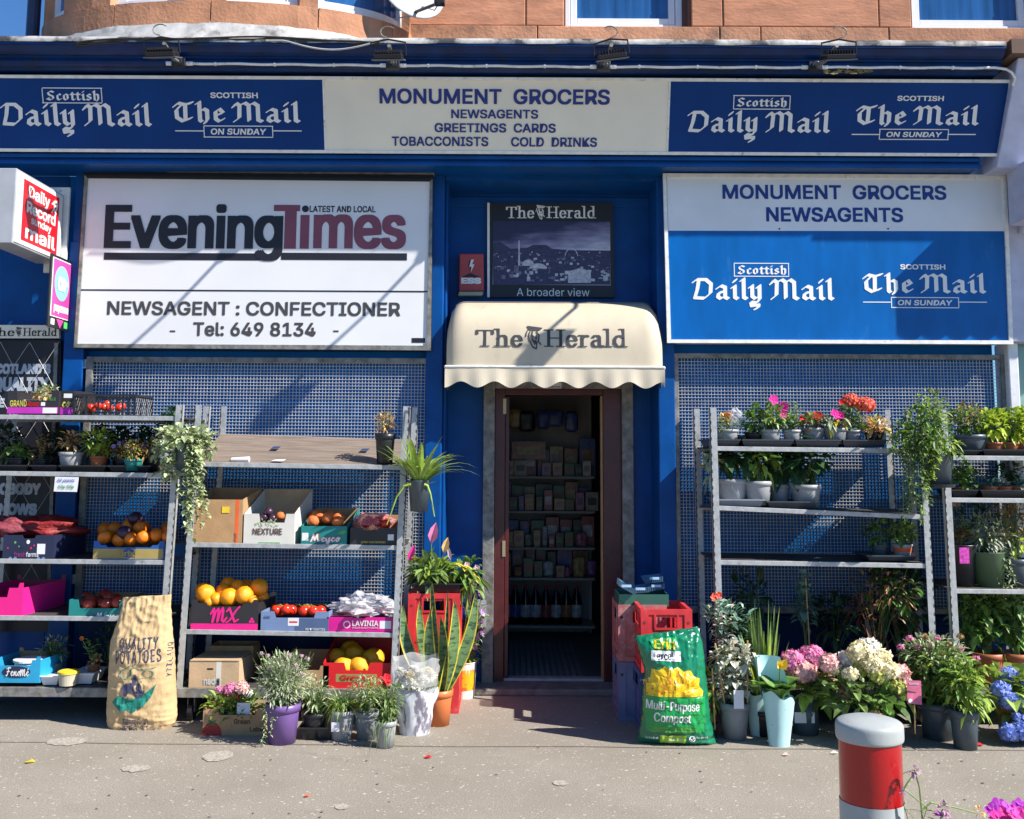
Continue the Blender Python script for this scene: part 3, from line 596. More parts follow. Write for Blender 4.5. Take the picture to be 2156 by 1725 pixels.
# poster over the door
pb = empty('poster_board', 'black newspaper board with a purple city photograph over the door', 'sign', (W(1160, 500, RY).x, RY, 2.75))
YP = RY - .045
quadbox(pb, 'board', inkblack, ((1031, 427), (1291, 427), (1294, 626), (1031, 626)), YP, .03)
quadbox(pb, 'frame_edge', whitepaint, ((1026, 427), (1031, 427), (1031, 626), (1026, 626)), YP-.003, .036)
def picture_mat():
    m = bpy.data.materials.new('printed_sky'); m.use_nodes = True; n = m.node_tree; L = n.links; p = n.nodes['Principled BSDF']; p.inputs['Roughness'].default_value = .35
    tc = n.nodes.new('ShaderNodeTexCoord'); sp = n.nodes.new('ShaderNodeSeparateXYZ'); L.new(tc.outputs['Generated'], sp.inputs[0])
    nz = n.nodes.new('ShaderNodeTexNoise'); nz.inputs['Scale'].default_value = 5; nz.inputs['Detail'].default_value = 8
    mp = n.nodes.new('ShaderNodeMapping'); mp.inputs['Scale'].default_value = (1, 1, 2.4); L.new(tc.outputs['Generated'], mp.inputs[0]); L.new(mp.outputs[0], nz.inputs[0])
    a = n.nodes.new('ShaderNodeMath'); a.operation = 'MULTIPLY_ADD'; L.new(nz.outputs[0], a.inputs[0]); a.inputs[1].default_value = .55
    s = n.nodes.new('ShaderNodeMath'); s.operation = 'SUBTRACT'; L.new(sp.outputs[2], s.inputs[0]); b = n.nodes.new('ShaderNodeMath'); b.operation = 'MULTIPLY'; L.new(sp.outputs[0], b.inputs[0]); b.inputs[1].default_value = .35; L.new(b.outputs[0], s.inputs[1])
    L.new(s.outputs[0], a.inputs[2]); r = n.nodes.new('ShaderNodeValToRGB'); L.new(a.outputs[0], r.inputs[0]); cr = r.color_ramp
    cr.elements[0].position = .35; cr.elements[0].color = (.80, .80, .88, 1); cr.elements[1].position = 1.15; cr.elements[1].color = (.02, .015, .06, 1)
    e = cr.elements.new(.62); e.color = (.34, .34, .48, 1); e = cr.elements.new(.85); e.color = (.13, .11, .22, 1)
    L.new(r.outputs[0], p.inputs['Base Color']); return m
panel(pb, 'printed_sky', picture_mat(), (1038, 466, 1285, 600), YP, t=.001)
pmat = [M('print_ink_dark', (.035, .03, .085), .4, var=.4, scale=60), M('print_ink_mid', (.15, .145, .22), .4, var=.5, scale=60), M('print_ink_pale', (.50, .50, .56), .4, var=.3, scale=50)]
def pshape(pts, k, l): 
    m = MB(); m.prism([W(u, v, YP) - Vector((0, l, 0)) for u, v in pts], (0, .0004, 0)); return m
sk = pshape([(1038, 600), (1038, 512), (1052, 509), (1075, 524), (1110, 522), (1122, 516), (1150, 516), (1162, 524), (1200, 527), (1285, 528), (1285, 600)], 0, .0018); sk.build('printed_hills', pmat[0], pb)
random.seed(5); m1, m2 = MB(), MB()
for i in range(150):
    u = random.uniform(1039, 1280); v = random.uniform(532, 594); ww = random.uniform(2, 9)*(v-500)/60; hh = random.uniform(1, 5)*(v-500)/50
    (m1 if random.random() < .62 else m2).prism([W(a, b, YP) - Vector((0, .0025 + .00001*i, 0)) for a, b in ((u, v), (u, v-hh), (min(u+ww, 1284), v-hh), (min(u+ww, 1284), v))], (0, .0002, 0))
for cx_, cy_, rx_, ry_ in ((1112, 560, 13, 13), (1133, 566, 19, 11)): m2.prism([W(a, b, YP) - Vector((0, .0042, 0)) for a, b in arc(cx_, cy_, rx_, -ry_, 0, 180, 10)], (0, .0002, 0))
m2.prism([W(a, b, YP) - Vector((0, .0044, 0)) for a, b in ((1196, 596), (1196, 572), (1220, 565), (1244, 572), (1244, 596))], (0, .0002, 0))
m1.build('printed_city', pmat[1], pb); m2.build('printed_city_lights', pmat[2], pb)
m = MB(); m.prism([W(a, b, YP) - Vector((0, .0046, 0)) for a, b in ((1091, 560), (1091.5, 508), (1094, 506), (1095, 560))], (0, .0002, 0))
m.add(*(lambda v, f: ([W(a, b, YP) - Vector((0, .0048, 0)) for a, b in v], f))([p for q in zip(arc(1203, 540, 14, -16, 0, 180, 12), arc(1203, 540, 12.6, -14.6, 0, 180, 12)) for p in q], [(2*i, 2*i+1, 2*i+3, 2*i+2) for i in range(12)])); m.build('printed_landmark', pmat[2], pb)
roman(pb, 'The', offwhite, (1065, 434, 1125, 460), YP); roman(pb, 'Herald', offwhite, (1150, 434, 1255, 460), YP); emblem(pb, offwhite, (1128, 432, 1148, 463), YP)
text(pb, 'A broader view', offwhite, (1088, 607, 1241, 624), YP, 0)
# alarm box
al = empty('alarm_box', 'red and cream burglar alarm box left of the poster over the door', 'alarm', (W(992, 580, RY).x, RY, 2.4))
quadbox(al, 'cover', M('faded_alarm_red', (.40, .055, .055), .45, var=.15), ((967, 534), (1018, 534), (1019, 613), (966, 613)), RY-.09, .09, .008)
quadbox(al, 'strobe', M('cream_lens', (.42, .42, .26), .3), ((966, 614), (1018, 614), (1015, 623), (964, 623)), RY-.088, .085, .006)
text(al, 'ESS', offwhite, (971, 585, 1013, 598), RY-.09, .05)
for mt, dx, l in ((inkblack, -2, .0015), (offwhite, 1, .003)):
    m = MB(); m.prism([W(a+dx, b, RY-.09) - Vector((0, l, 0)) for a, b in ((991, 547), (997, 547), (993, 557), (998, 557), (990, 574), (992, 562), (987, 562))], (0, .001, 0)); m.build('lightning_mark', mt, al)
m = MB(); m.prism([W(a, b, RY-.09) - Vector((0, .002, 0)) for a, b in ((972, 584), (990, 575), (1012, 584))], (0, .001, 0)); m.build('roof_mark', inkblack, al)
# projecting light box, left
X1 = -3.08
lb = empty('projecting_sign', 'white light box with a red newspaper face jutting out at the top left', 'sign', (X1-.1, -.35, 2.9))
y0, y1, z0, z1 = -.80, -.12, 2.885, 3.36
MB().box(X1-.17, X1, y0, y1, z0, z1).build('casing', M('grey_box_casing', (.42, .43, .45), .4, .2, var=.1), lb, bevel=.006)
def onX(x, f0, g0, f1, g1): # fractions across (near->far) and down from top
    ya, yb = y0+(y1-y0)*f0, y0+(y1-y0)*f1; za, zb_ = z1-(z1-z0)*g1, z1-(z1-z0)*g0; return Vector((x, ya, za)), Vector((x, yb, za)), Vector((x, ya, zb_))
def pX(par, name, mat, x, f0, g0, f1, g1, t=.003):
    a, b, c = onX(x, f0, g0, f1, g1); return MB().obox(a, b-a, (t, 0, 0), c-a).build(name, mat, par)
pX(lb, 'face', signwhite, X1, .02, .03, .95, .97, .006); pX(lb, 'red_panel', M('sign_red', (.68, .012, .02), .3, coat=.3), X1+.006, .13, .09, .87, .91, .002)
for s_, bx, b_ in (('Daily', (.22, .14, .66, .35), .022), ('Record', (.20, .36, .80, .52), .022), ('sunday', (.30, .54, .72, .67), .015), ('mail', (.20, .68, .82, .87), .02)): onto(glyphs(s_, b_), *onX(X1+.008, *bx), lift=.002, layers=True).build('lettering', offwhite, lb)
m = onto(pen([[(.5, .9), (.3, .7), (.55, .5), (.3, .2)], [(.3, .7), (.1, .6)], [(.55, .5), (.8, .6)], [(.3, .2), (.1, .05)], [(.5, .3), (.75, .05)], [(.8, .3), (.95, .7), (.8, .9)], [(.5, .9), (.7, .8)]], .16, .1, 30), *onX(X1+.008, .70, .14, .84, .36), stack=.0001); m.build('emblem', offwhite, lb)
MB().box(X1-.12, X1+.03, y1+.01, y1+.03, z0-.06, z1+.06).build('bracket', whitepaint, lb)
X2 = -3.03; y0, y1, z0, z1 = -.37, -.05, 2.425, 2.91
pz = empty('projecting_sign', 'small pink and black payment sign hanging below the red light box', 'sign', (X2, -.2, 2.43))
MB().box(X2-.012, X2, y0, y1, z0, z1).build('panel', black, pz, bevel=.003)
pX(pz, 'pink_field', offwhite, X2, .07, .04, .93, .85); pX(pz, 'pink_field', M('sign_pink', (.72, .06, .32), .4), X2+.003, .10, .055, .90, .835, .002)
c = Vector((X2+.007, (y0+y1)/2, z1-.37*(z1-z0))); m = MB(); m.prism([c + Vector((0, .108*math.cos(a*.3142), .118*math.sin(a*.3142))) for a in range(20)], (-.0015, 0, 0)); m.build('disc', M('sign_sky_blue', (.25, .6, .78), .4), pz)
onto(glyphs('œ·', .05), *onX(X2+.008, .28, .28, .78, .48), lift=.002, layers=True).build('mark', M('sign_pale_blue', (.5, .75, .85), .4), pz)
onto(glyphs('payzone', .03), *onX(X2+.006, .17, .68, .86, .80), lift=.002, layers=True).build('lettering', offwhite, pz)
m = MB(); m.prism([onX(X2+.003, a, b, a, b)[0] for a, b in ((.36, .87), (.7, .87), (.54, .99))], (-.002, 0, 0)); m.build('arrow', MATS['sign_pink'], pz)
pX(pz, 'sticker', offwhite, X2, .12, .88, .28, .96, .002); pX(pz, 'sticker', M('sign_green', (.1, .5, .12), .5), X2, .74, .88, .9, .97, .002)
# newspaper window board at far left
wb = empty('poster_board', 'black newspaper board with bold grey slogan behind the left rack', 'sign', (-3.3, 0, .8))
YB = -.005
quadbox(wb, 'board', inkblack, ((-260, 716), (128, 716), (124, 1330), (-260, 1330)), YB, .04)
quadbox(wb, 'edge_strip', galvd, ((114, 722), (122, 722), (106, 1240), (99, 1240)), YB-.02, .02)
g_ = M('pale_grey_lettering', (.42, .46, .52), .5, var=.08)
text(wb, "SCOTLAND'S", g_, (-22, 766, 107, 788), YB, .05); text(wb, 'QUALITY', g_, (-14, 794, 103, 826), YB, .05); text(wb, 'NEWSPAPER ONLINE', g_, (-220, 838, 10, 858), YB, .05)
text(wb, 'NOBODY', g_, (-18, 1017, 86, 1042), YB, .05); text(wb, 'KNOWS', g_, (-20, 1060, 78, 1085), YB, .05)
m = MB()
xm, zt_, zb_ = W(118, 900, YB).x, W(100, 722, YB).z, W(100, 1240, YB).z
for k in range(-14, 14):
    for s_ in (1, -1):
        a = Vector((-3.9 + k*.2, YB-.03, zt_)); d = Vector((s_*.6, 0, -1)) * (zt_-zb_); t0, t1 = 0, 1
        for lim, sg in ((xm, 1), (-4.6, -1)):
            v0, v1 = (a.x-lim)*sg, (a.x+d.x-lim)*sg
            if v0 > 0 and v1 > 0: t0 = 2
            elif v0 > 0: t0 = max(t0, v0/(v0-v1))
            elif v1 > 0: t1 = min(t1, v0/(v0-v1))
        if t1 - t0 > .02: m.tube([a + d*t0, a + d*t1], .0016, 4)
m.build('diamond_wire', wire, wb)
hb = empty('headline_sign', 'narrow white masthead strip above the black slogan board', 'sign', (-3.3, -.05, 2.4))
quadbox(hb, 'board', cream, ((-150, 684), (124, 685), (124, 712), (-150, 712)), -.06, .03)
roman(hb, 'The', inkblack, (-28, 690, 31, 708), -.06); roman(hb, 'Herald', inkblack, (48, 690, 121, 708), -.06); emblem(hb, inkblack, (33, 689, 46, 709), -.06)

# ---------------------------------------------------------------- awning over the door
aw = empty('door_awning', 'cream curved canopy with scalloped edge over the shop door', 'awning', (W(1165, 700, .1).x, .3, 2.15))
AX0, AX1, AYB, AYF = W(943, 700, -.05).x, W(1389, 700, -.05).x, RY, -.22
AZ0, AZ1 = W(1165, 775, AYF).z, W(1165, 640, RY-.12).z
def aprof(t, ins):                 # t 0 back top -> 1 front bottom; ins shrinks towards the ends
    a = R(90)*t; s_ = math.sin(a)**.62; c_ = math.cos(a)**.60 if t < 1 else 0
    return AYB + (AYF-AYB)*s_*(1 - ins*.3) , AZ0 + (AZ1-AZ0)*c_*(1 - ins)
aw_mat = M('cream_canopy_fabric', (.60, .52, .385), .55, var=.08, scale=5, bump=.35, bscale=5, trans=.08, dirt=((.40, .33, .24), 6, .60, .80), stretch=(1, 1, .5))
m = MB(); NX, NT = 60, 22; grid = []
for i in range(NX+1):
    x = AX0 + (AX1-AX0)*i/NX; d = min(x-AX0, AX1-x); r_ = .11; ins = (1 - math.sqrt(max(0, 1-(1-min(d, r_)/r_)**2)))*.34
    grid.append([(x, *aprof(j/NT, ins)) for j in range(NT+1)])
m.add([p for g in grid for p in g], [(i*(NT+1)+j, (i+1)*(NT+1)+j, (i+1)*(NT+1)+j+1, i*(NT+1)+j+1) for i in range(NX) for j in range(NT)])
for g in (grid[0], grid[-1]): m.poly(list(g) + [(g[0][0], AYB, AZ0)])
m.build('canopy', aw_mat, aw, smooth=True)
m = MB(); pts = []; NW = 130
path = [(AX0-.006, AYB-.02 - (AYB-.02-AYF)*i/20) for i in range(20)] + [(AX0-.006 + (AX1-AX0+.012)*i/90, AYF-.008) for i in range(91)] + [(AX1+.006, AYF + (AYB-.02-AYF)*i/20) for i in range(1, 21)]
s_ = 0; per = (AX1-AX0)/6.5; rows = []
for i, (x, y) in enumerate(path):
    if i: s_ += math.dist(path[i-1], (x, y))
    ph = (x - AX0)/per if 20 <= i <= 110 else s_/per
    wv = .5 + .5*math.cos(2*math.pi*ph + .3); lowz = AZ0 - .092 - .042*wv; bul = .012*math.sin(2*math.pi*ph*.5 + 1) + .006*math.sin(11*ph)
    rows.append([(x, y, AZ0+.004), (x, y-.004+bul*.4, (AZ0+lowz)/2), (x, y-.006+bul, lowz)])
for a, b in zip(rows, rows[1:]): m.add(a + b, [(0, 3, 4, 1), (1, 4, 5, 2)])
m.build('valance', M('cream_valance_fabric', (.66, .58, .445), .5, var=.05, trans=.12), aw, smooth=True)
m = MB(); m.tube([(AX0-.004, AYF-.006, AZ0+.006), (AX1+.004, AYF-.006, AZ0+.006)], .009, 8); m.tube([(AX0-.004, AYF, AZ0+.004), (AX0-.004, AYB, AZ0+.004)], .009, 6); m.tube([(AX1+.004, AYF, AZ0+.004), (AX1+.004, AYB, AZ0+.004)], .009, 6); m.build('front_rail', whitepaint, aw)
j = int(NT*.27); m = MB(); m.tube([Vector(g[j]) + Vector((0, -.004, .003)) for g in grid[2:-2]], .0045, 5); m.build('piping', M('canopy_piping', (.22, .2, .17), .6), aw)
def aw_y(z):
    lo, hi = 0, 1
    for _ in range(24):
        md = (lo+hi)/2
        if aprof(md, 0)[1] > z: lo = md
        else: hi = md
    return aprof(lo, 0)[0]
def awtext(vf, box, stack=.00012, name='lettering'):
    m = onto(vf, *px(*box, AYF+.02), lift=0)
    sv = []
    k = 0
    for f in m.f:
        for i in f: sv.append(i)
    fi = {}
    for n_, f in enumerate(m.f):
        for i in f: fi[i] = n_ % 9
    m.v = [(x, aw_y(z) - .0035 - .00012*fi.get(i, 0), z) for i, (x, y, z) in enumerate(m.v)]
    m.build(name, M('canopy_print', (.045, .045, .052), .6), aw)
awtext(penword('The', SE), (1001, 692, 1101, 731)); awtext(penword('Herald', SE), (1145, 692, 1321, 732))
random.seed(8); st = [arc(.5 + .1*math.sin(i), .55, .12+.07*i, .2+.05*i, 200-30*i, 380-50*i, 6) for i in range(5)] + [[(.1, .98), (.9, .9), (.75, .82), (.2, .86), (.1, .98)], [(.4, .8), (.35, .6), (.6, .45), (.5, .2)], [(.2, .4), (.4, .1), (.6, .02), (.62, .25)], [(.6, .75), (.75, .6), (.7, .35), (.85, .2)]]
awtext(pen(st, .06, .03, 40), (1106, 686, 1142, 737), name='emblem')

# ---------------------------------------------------------------- window meshes
def grille(label, c, bot, seed):
    g = empty('window_grille', label, 'window grille', ((W(c[0], 900).x + W(c[2], 900).x)/2, -.02, zs))
    x0, x1 = W(c[0], 1000, -.03).x, W(c[2], 1000, -.03).x; zt = W((c[0]+c[2])/2, c[1], -.03).z; zb_ = zs-.01
    for a, b, cc, d in ((x0, x0+.045, zb_, zt), (x1-.045, x1, zb_, zt), (x0+.045, x1-.045, zt-.035, zt), (x0+.045, x1-.045, zb_, zb_+.04)): MB().box(a, b, -.045, -.012, cc, d).build('frame', galvd, g, bevel=.003)
    random.seed(seed); m = MB(); p = .0224; n = int((x1-x0-.09)/p); r = .0015
    for i in range(n+1):
        x = x0+.045 + p*i; j = random.uniform(-.0012, .0012); m.box(x-r+j, x+r+j, -.030, -.0262, zb_+.04, zt-.035)
    k = int((zt-zb_-.075)/p)
    for i in range(k+1):
        z = zb_+.04 + p*i; j = random.uniform(-.001, .001); m.box(x0+.045, x1-.045, -.034, -.0302, z-r+j, z+r+j)
    m.build('wire_mesh', wire, g)
    m = MB()
    for x in (x0-.012, x1+.012): 
        for z in (zt-.05, zb_+.2): m.box(x-.014, x+.014, -.05, -.044, z-.03, z+.03)
    m.build('fixing_lug', galv, g)
    return x0, x1, zt
grille('square wire grille over the left shop window, behind the fruit racks', (171, 753, 909), 1280, 1)
grille('square wire grille over the right shop window, behind the plant racks', (1417, 746, 2130), 1280, 2)

# ---------------------------------------------------------------- floodlights and cables
def floodlight(u, v, uj, vj, lab, tilt, loopside):
    J = W(uj, vj, -.615); H = W(u, v, -1.02)
    f = empty('floodlight', lab, 'floodlight', J, 'floodlights along the cornice')
    m = MB(); m.box(J.x-.045, J.x+.045, J.y-.03, J.y+.02, J.z-.028, J.z+.028); m.tube([J + Vector((0, -.028, 0)), J + Vector((0, -.045, 0))], .03, 10); m.build('junction_box', black, f, bevel=.005)
    for s_ in (-1, 1): MB().tube([J + Vector((s_*.045, 0, 0)), J + Vector((s_*.085, 0, 0))], .014, 8).build('cable_gland', whitepaint, f)
    MB().tube([J + Vector((0, -.04, .0)), J + Vector(((H.x-J.x)*.5, -.17, (H.z-J.z)*.35)), H + Vector((0, .02, .07))], .012, 7).build('arm', galvd, f)
    ca, sa = math.cos(R(tilt)), math.sin(R(tilt)); ax = Vector((ca, 0, sa)); ay = Vector((0, 1, .36)).normalized(); az = ax.cross(ay).normalized(); az = az if az.z > 0 else -az
    o = H - ax*.085 - ay*.06 - az*.022
    MB().obox(o, ax*.17, ay*.12, az*.028).build('lamp_body', black, f, bevel=.004)
    MB().obox(o - ax*.012 - ay*.01 - az*.008, ax*.194, ay*.14, az*.006).build('lamp_rim', M('lamp_rim_grey', (.10, .10, .10), .5), f)
    m = MB()
    for i in range(10): m.obox(o + ax*(.008+.0168*i) + ay*.01 + az*.028, ax*.004, ay*.10, az*.026)
    m.build('cooling_fins', black, f)
    m = MB(); a = H - ax*.105; b = H + ax*.105; t = az*.075
    m.tube([a, a + t*1.0, (a+b)/2 + t*1.25, b + t*1.0, b], .006, 6); m.build('stirrup', black, f)
    m = MB(); c = H + az*.10; m.tube([c + Vector((loopside*.045*math.sin(k*.5), -.01+.0*k, .035*(1-math.cos(k*.5)))) for k in range(9)] , .004, 6); m.build('lead_wire', galvd, f)
floodlight(342, 112, 378, 134, 'leftmost cornice floodlight, above the left blue newspaper panel', 2, -1)
floodlight(818, 117, 828, 138, 'cornice floodlight above the start of the cream name panel', 1, -1)
floodlight(1288, 116, 1270, 141, 'cornice floodlight over the right part of the cream name panel', 8, 1)
floodlight(1765, 117, 1715, 142, 'rightmost cornice floodlight, above the right blue panel', 2, 1)
cond = empty('cable_conduit', 'thin white cable run linking the floodlights along the cornice', 'cable', (0, -.61, 4.04))
for i, (a, b, va, vb) in enumerate(((404, 803, 134, 138), (853, 1245, 138, 141), (1297, 1690, 141, 142.5), (1740, 2095, 142, 143.5))):
    pts = [W(a+(b-a)*k/16, va+(vb-va)*k/16 + .8*math.sin(k*1.3+i), -.618) for k in range(17)]
    if i == 3: pts += [W(2118, 146, -.62), W(2130, 153, -.62), W(2137, 165, -.6), W(2132, 180, -.55)]
    MB().tube(pts, .0085, 7).build('cable', whitepaint, cond)
    MB()
    m = MB()
    for k in range(2, 16, 5): m.tube([pts[k]-Vector((.006, 0, 0)), pts[k]+Vector((.006, 0, 0))], .0125, 7)
    m.build('cable_clip', whitepaint, cond)
bc = empty('cable_bundle', 'slack black cables draped on the lead edge under the bay window', 'cable', (-2, -.66, 4.2))
cabm = M('black_cable', (.03, .03, .03), .5)
for k in range(4):
    pts = [W(u, 92 - 13*math.sin((u-150)/650*math.pi)**.6*(1 - .12*k) + 2*math.sin(u*.02*(k+1)) + k*1.5, -.69+.006*k) for u in range(160, 801, 20)]
    MB().tube(pts, .006, 6).build('cable', cabm, bc)
MB().tube([W(u, 86 + 19*math.sin(max(0, (u-600)/200)*math.pi)**1, -.70) for u in range(560, 806, 12)], .006, 6).build('cable', M('grey_cable', (.4, .4, .4), .5), bc)
# satellite dish
sd_ = empty('satellite_dish', 'pale grey satellite dish fixed to the sandstone beside the bay', 'satellite dish', W(835, 0, -.02))
C0 = W(868, -22, -.30); Rm = Matrix.Rotation(R(28), 3, 'Z') @ Matrix.Rotation(R(-20), 3, 'X')
m = MB(); k = 0; vs = []; fs = []
for i in range(9):
    for j in range(28):
        r_ = .235*i/8; a = 2*math.pi*j/28; vs.append(C0 + Rm @ Vector((r_*math.cos(a), -.35*(r_*r_) - .0 + .02, r_*1.08*math.sin(a))))
fs = [(i*28+j, i*28+(j+1) % 28, (i+1)*28+(j+1) % 28, (i+1)*28+j) for i in range(8) for j in range(28)]
m.add(vs, fs); o = m.build('dish', M('dish_grey', (.42, .44, .45), .5, var=.06), sd_, smooth=True); so_ = o.modifiers.new('thick', 'SOLIDIFY'); so_.thickness = .006
L0 = C0 + Rm @ Vector((0, .0, -.20)); L1 = W(925, 6, -.62)
MB().tube([L0, L1], .011, 8).build('feed_arm', black, sd_)
m = MB(); m.tube([L1 + Vector((0, -.03, .015)), L1 + Vector((-.01, .05, .03))], .032, 12); m.box(L1.x-.03, L1.x+.035, L1.y-.02, L1.y+.04, L1.z-.01, L1.z+.06); m.build('receiver', black, sd_, bevel=.004)
MB().tube([C0 + Vector((0, .03, 0)), C0 + Vector((-.1, .12, -.03)), (C0.x-.12, .0, C0.z-.03)], .016, 8).build('wall_bracket', galvd, sd_)
MB().tube([W(838, -10, -.1), W(836, 20, -.06), W(832, 60, -.03), W(829, 90, -.03)], .006, 6).build('cable', M('white_cable', (.6, .6, .6), .5), sd_)
MB().tube([L1, W(915, 22, -.5), W(890, 14, -.4), W(872, 34, -.3), W(840, 38, -.1), W(790, 48, -.05)], .0045, 6).build('cable', MATS['white_cable'], sd_)
# ================================================================ RACKS
def rack(label, x0, shelves, tilt=0.0, yf=-.66, top=1.90, loose=None):
    x1 = x0 + 1.33; yb = yf + .56; T = lambda x, z: x + tilt*(z - 1.0)
    rk = empty('display_trolley', label, 'trolley', ((x0+x1)/2, (yf+yb)/2, 0), 'galvanised plant trolleys set along the shopfront')
    def post(x, y, zt):
        m = MB(); s = 1 if x < (x0+x1)/2 else -1; a, b = T(x, .16), T(x, zt)
        for (dx, dy, wx, wy) in ((0, 0, .042*s, .004), (0, 0, .004*s, .036)):
            m.add([(a+dx, y+dy, .16), (a+dx+wx, y+dy, .16), (a+dx+wx, y+dy+wy, .16), (a+dx, y+dy+wy, .16), (b+dx, y+dy, zt), (b+dx+wx, y+dy, zt), (b+dx+wx, y+dy+wy, zt), (b+dx, y+dy+wy, zt)], [(0, 1, 2, 3), (7, 6, 5, 4), (0, 4, 5, 1), (1, 5, 6, 2), (2, 6, 7, 3), (3, 7, 4, 0)])
        n = int((zt-.2)/.05); o = m.build('post', galv, rk)
        q = MB()
        for i in range(n):                    # hook slots
            z = .2 + .05*i; xx = T(x, z); q.box(xx+s*.004, xx+s*.0085, y-.0012, y-.0002, z, z+.020)
        q.build('slots', M('slot_shadow_grey', (.07, .07, .068), .7), o)
    for x in (x0, x1):
        post(x, yf, top); post(x, yb, top+.02)
    for sh in shelves:
        zl, zr, bl, br = sh[:4]; mt = sh[4] if len(sh) > 4 else plyd
        a, b = T(x0+.02, zl), T(x1-.02, zr); m = MB(); y0, y1 = yf+.02, yb-.01
        m.add([(a, y0, zl-.012), (b, y0, zr-.012), (b, y1, br-.012), (a, y1, bl-.012), (a, y0, zl), (b, y0, zr), (b, y1, br), (a, y1, bl)], [(3, 2, 1, 0), (4, 5, 6, 7), (0, 1, 5, 4), (1, 2, 6, 5), (2, 3, 7, 6), (3, 0, 4, 7)])
        o = m.build('shelf', mt, rk)
        r_ = MB()
        for y, p, q, h in ((y0-.012, zl, zr, .026), (y1+.002, bl, br, .026)):
            r_.add([(a, y, p-h), (b, y, q-h), (b, y+.012, q-h), (a, y+.012, p-h), (a, y, p+.002), (b, y, q+.002), (b, y+.012, q+.002), (a, y+.012, p+.002)], [(3, 2, 1, 0), (4, 5, 6, 7), (0, 1, 5, 4), (1, 2, 6, 5), (2, 3, 7, 6), (3, 0, 4, 7)])
        r_.build('shelf_rail', galv, o, bevel=.002)
    m = MB(); zb = .205
    a, b = T(x0, .2)-.01, T(x1, .2)+.01
    m.box(a, b, yf-.004, yf+.03, zb-.055, zb-.002); m.box(a, b, yb-.03, yb+.004, zb-.055, zb-.002); m.box(a, a+.03, yf+.03, yb-.03, zb-.055, zb-.002); m.box(b-.03, b, yf+.03, yb-.03, zb-.055, zb-.002)
    o = m.build('base_frame', galvd, rk, bevel=.002); MB().box(a+.03, b-.03, yf+.03, yb-.03, zb-.012, zb).build('base_board', plyd, o)
    for x in (a+.09, b-.09):
        for y in (yf+.08, yb-.08):
            m = MB(); m.tube([(x-.014, y, .056), (x+.014, y, .056)], .056, 18); o = m.build('caster', black, rk)
            m = MB(); m.box(x-.022, x-.017, y-.02, y+.02, .05, .15); m.box(x+.017, x+.022, y-.02, y+.02, .05, .15); m.build('caster_fork', galvd, o)
    return rk
F = -.66
rack('galvanised trolley at the left edge with fruit boxes, potted plants and a price card', -3.39, [(1.835, 1.83, 1.835, 1.83), (1.49, 1.48, 1.49, 1.48), (.96, .955, .96, .955), (.622, .618, .622, .618)], .03)
rack('galvanised trolley left of the door with four cartons of fruit on its middle shelf', -1.985, [(1.55, 1.535, 1.735, 1.70, ply), (1.062, 1.05, 1.062, 1.05), (.545, .53, .545, .53)], .03)
rack('galvanised plant trolley right of the door with a row of bedding plants on top', 1.235, [(1.662, 1.652, 1.662, 1.652), (1.30, 1.25, 1.275, 1.262), (.972, .957, .972, .957)], -.012)
rack('galvanised plant trolley at the right edge crowded with seedlings and tall plants', 2.66, [(1.612, 1.61, 1.612, 1.61), (1.355, 1.35, 1.355, 1.35), (.808, .80, .808, .80)], -.012)
SZ = {}

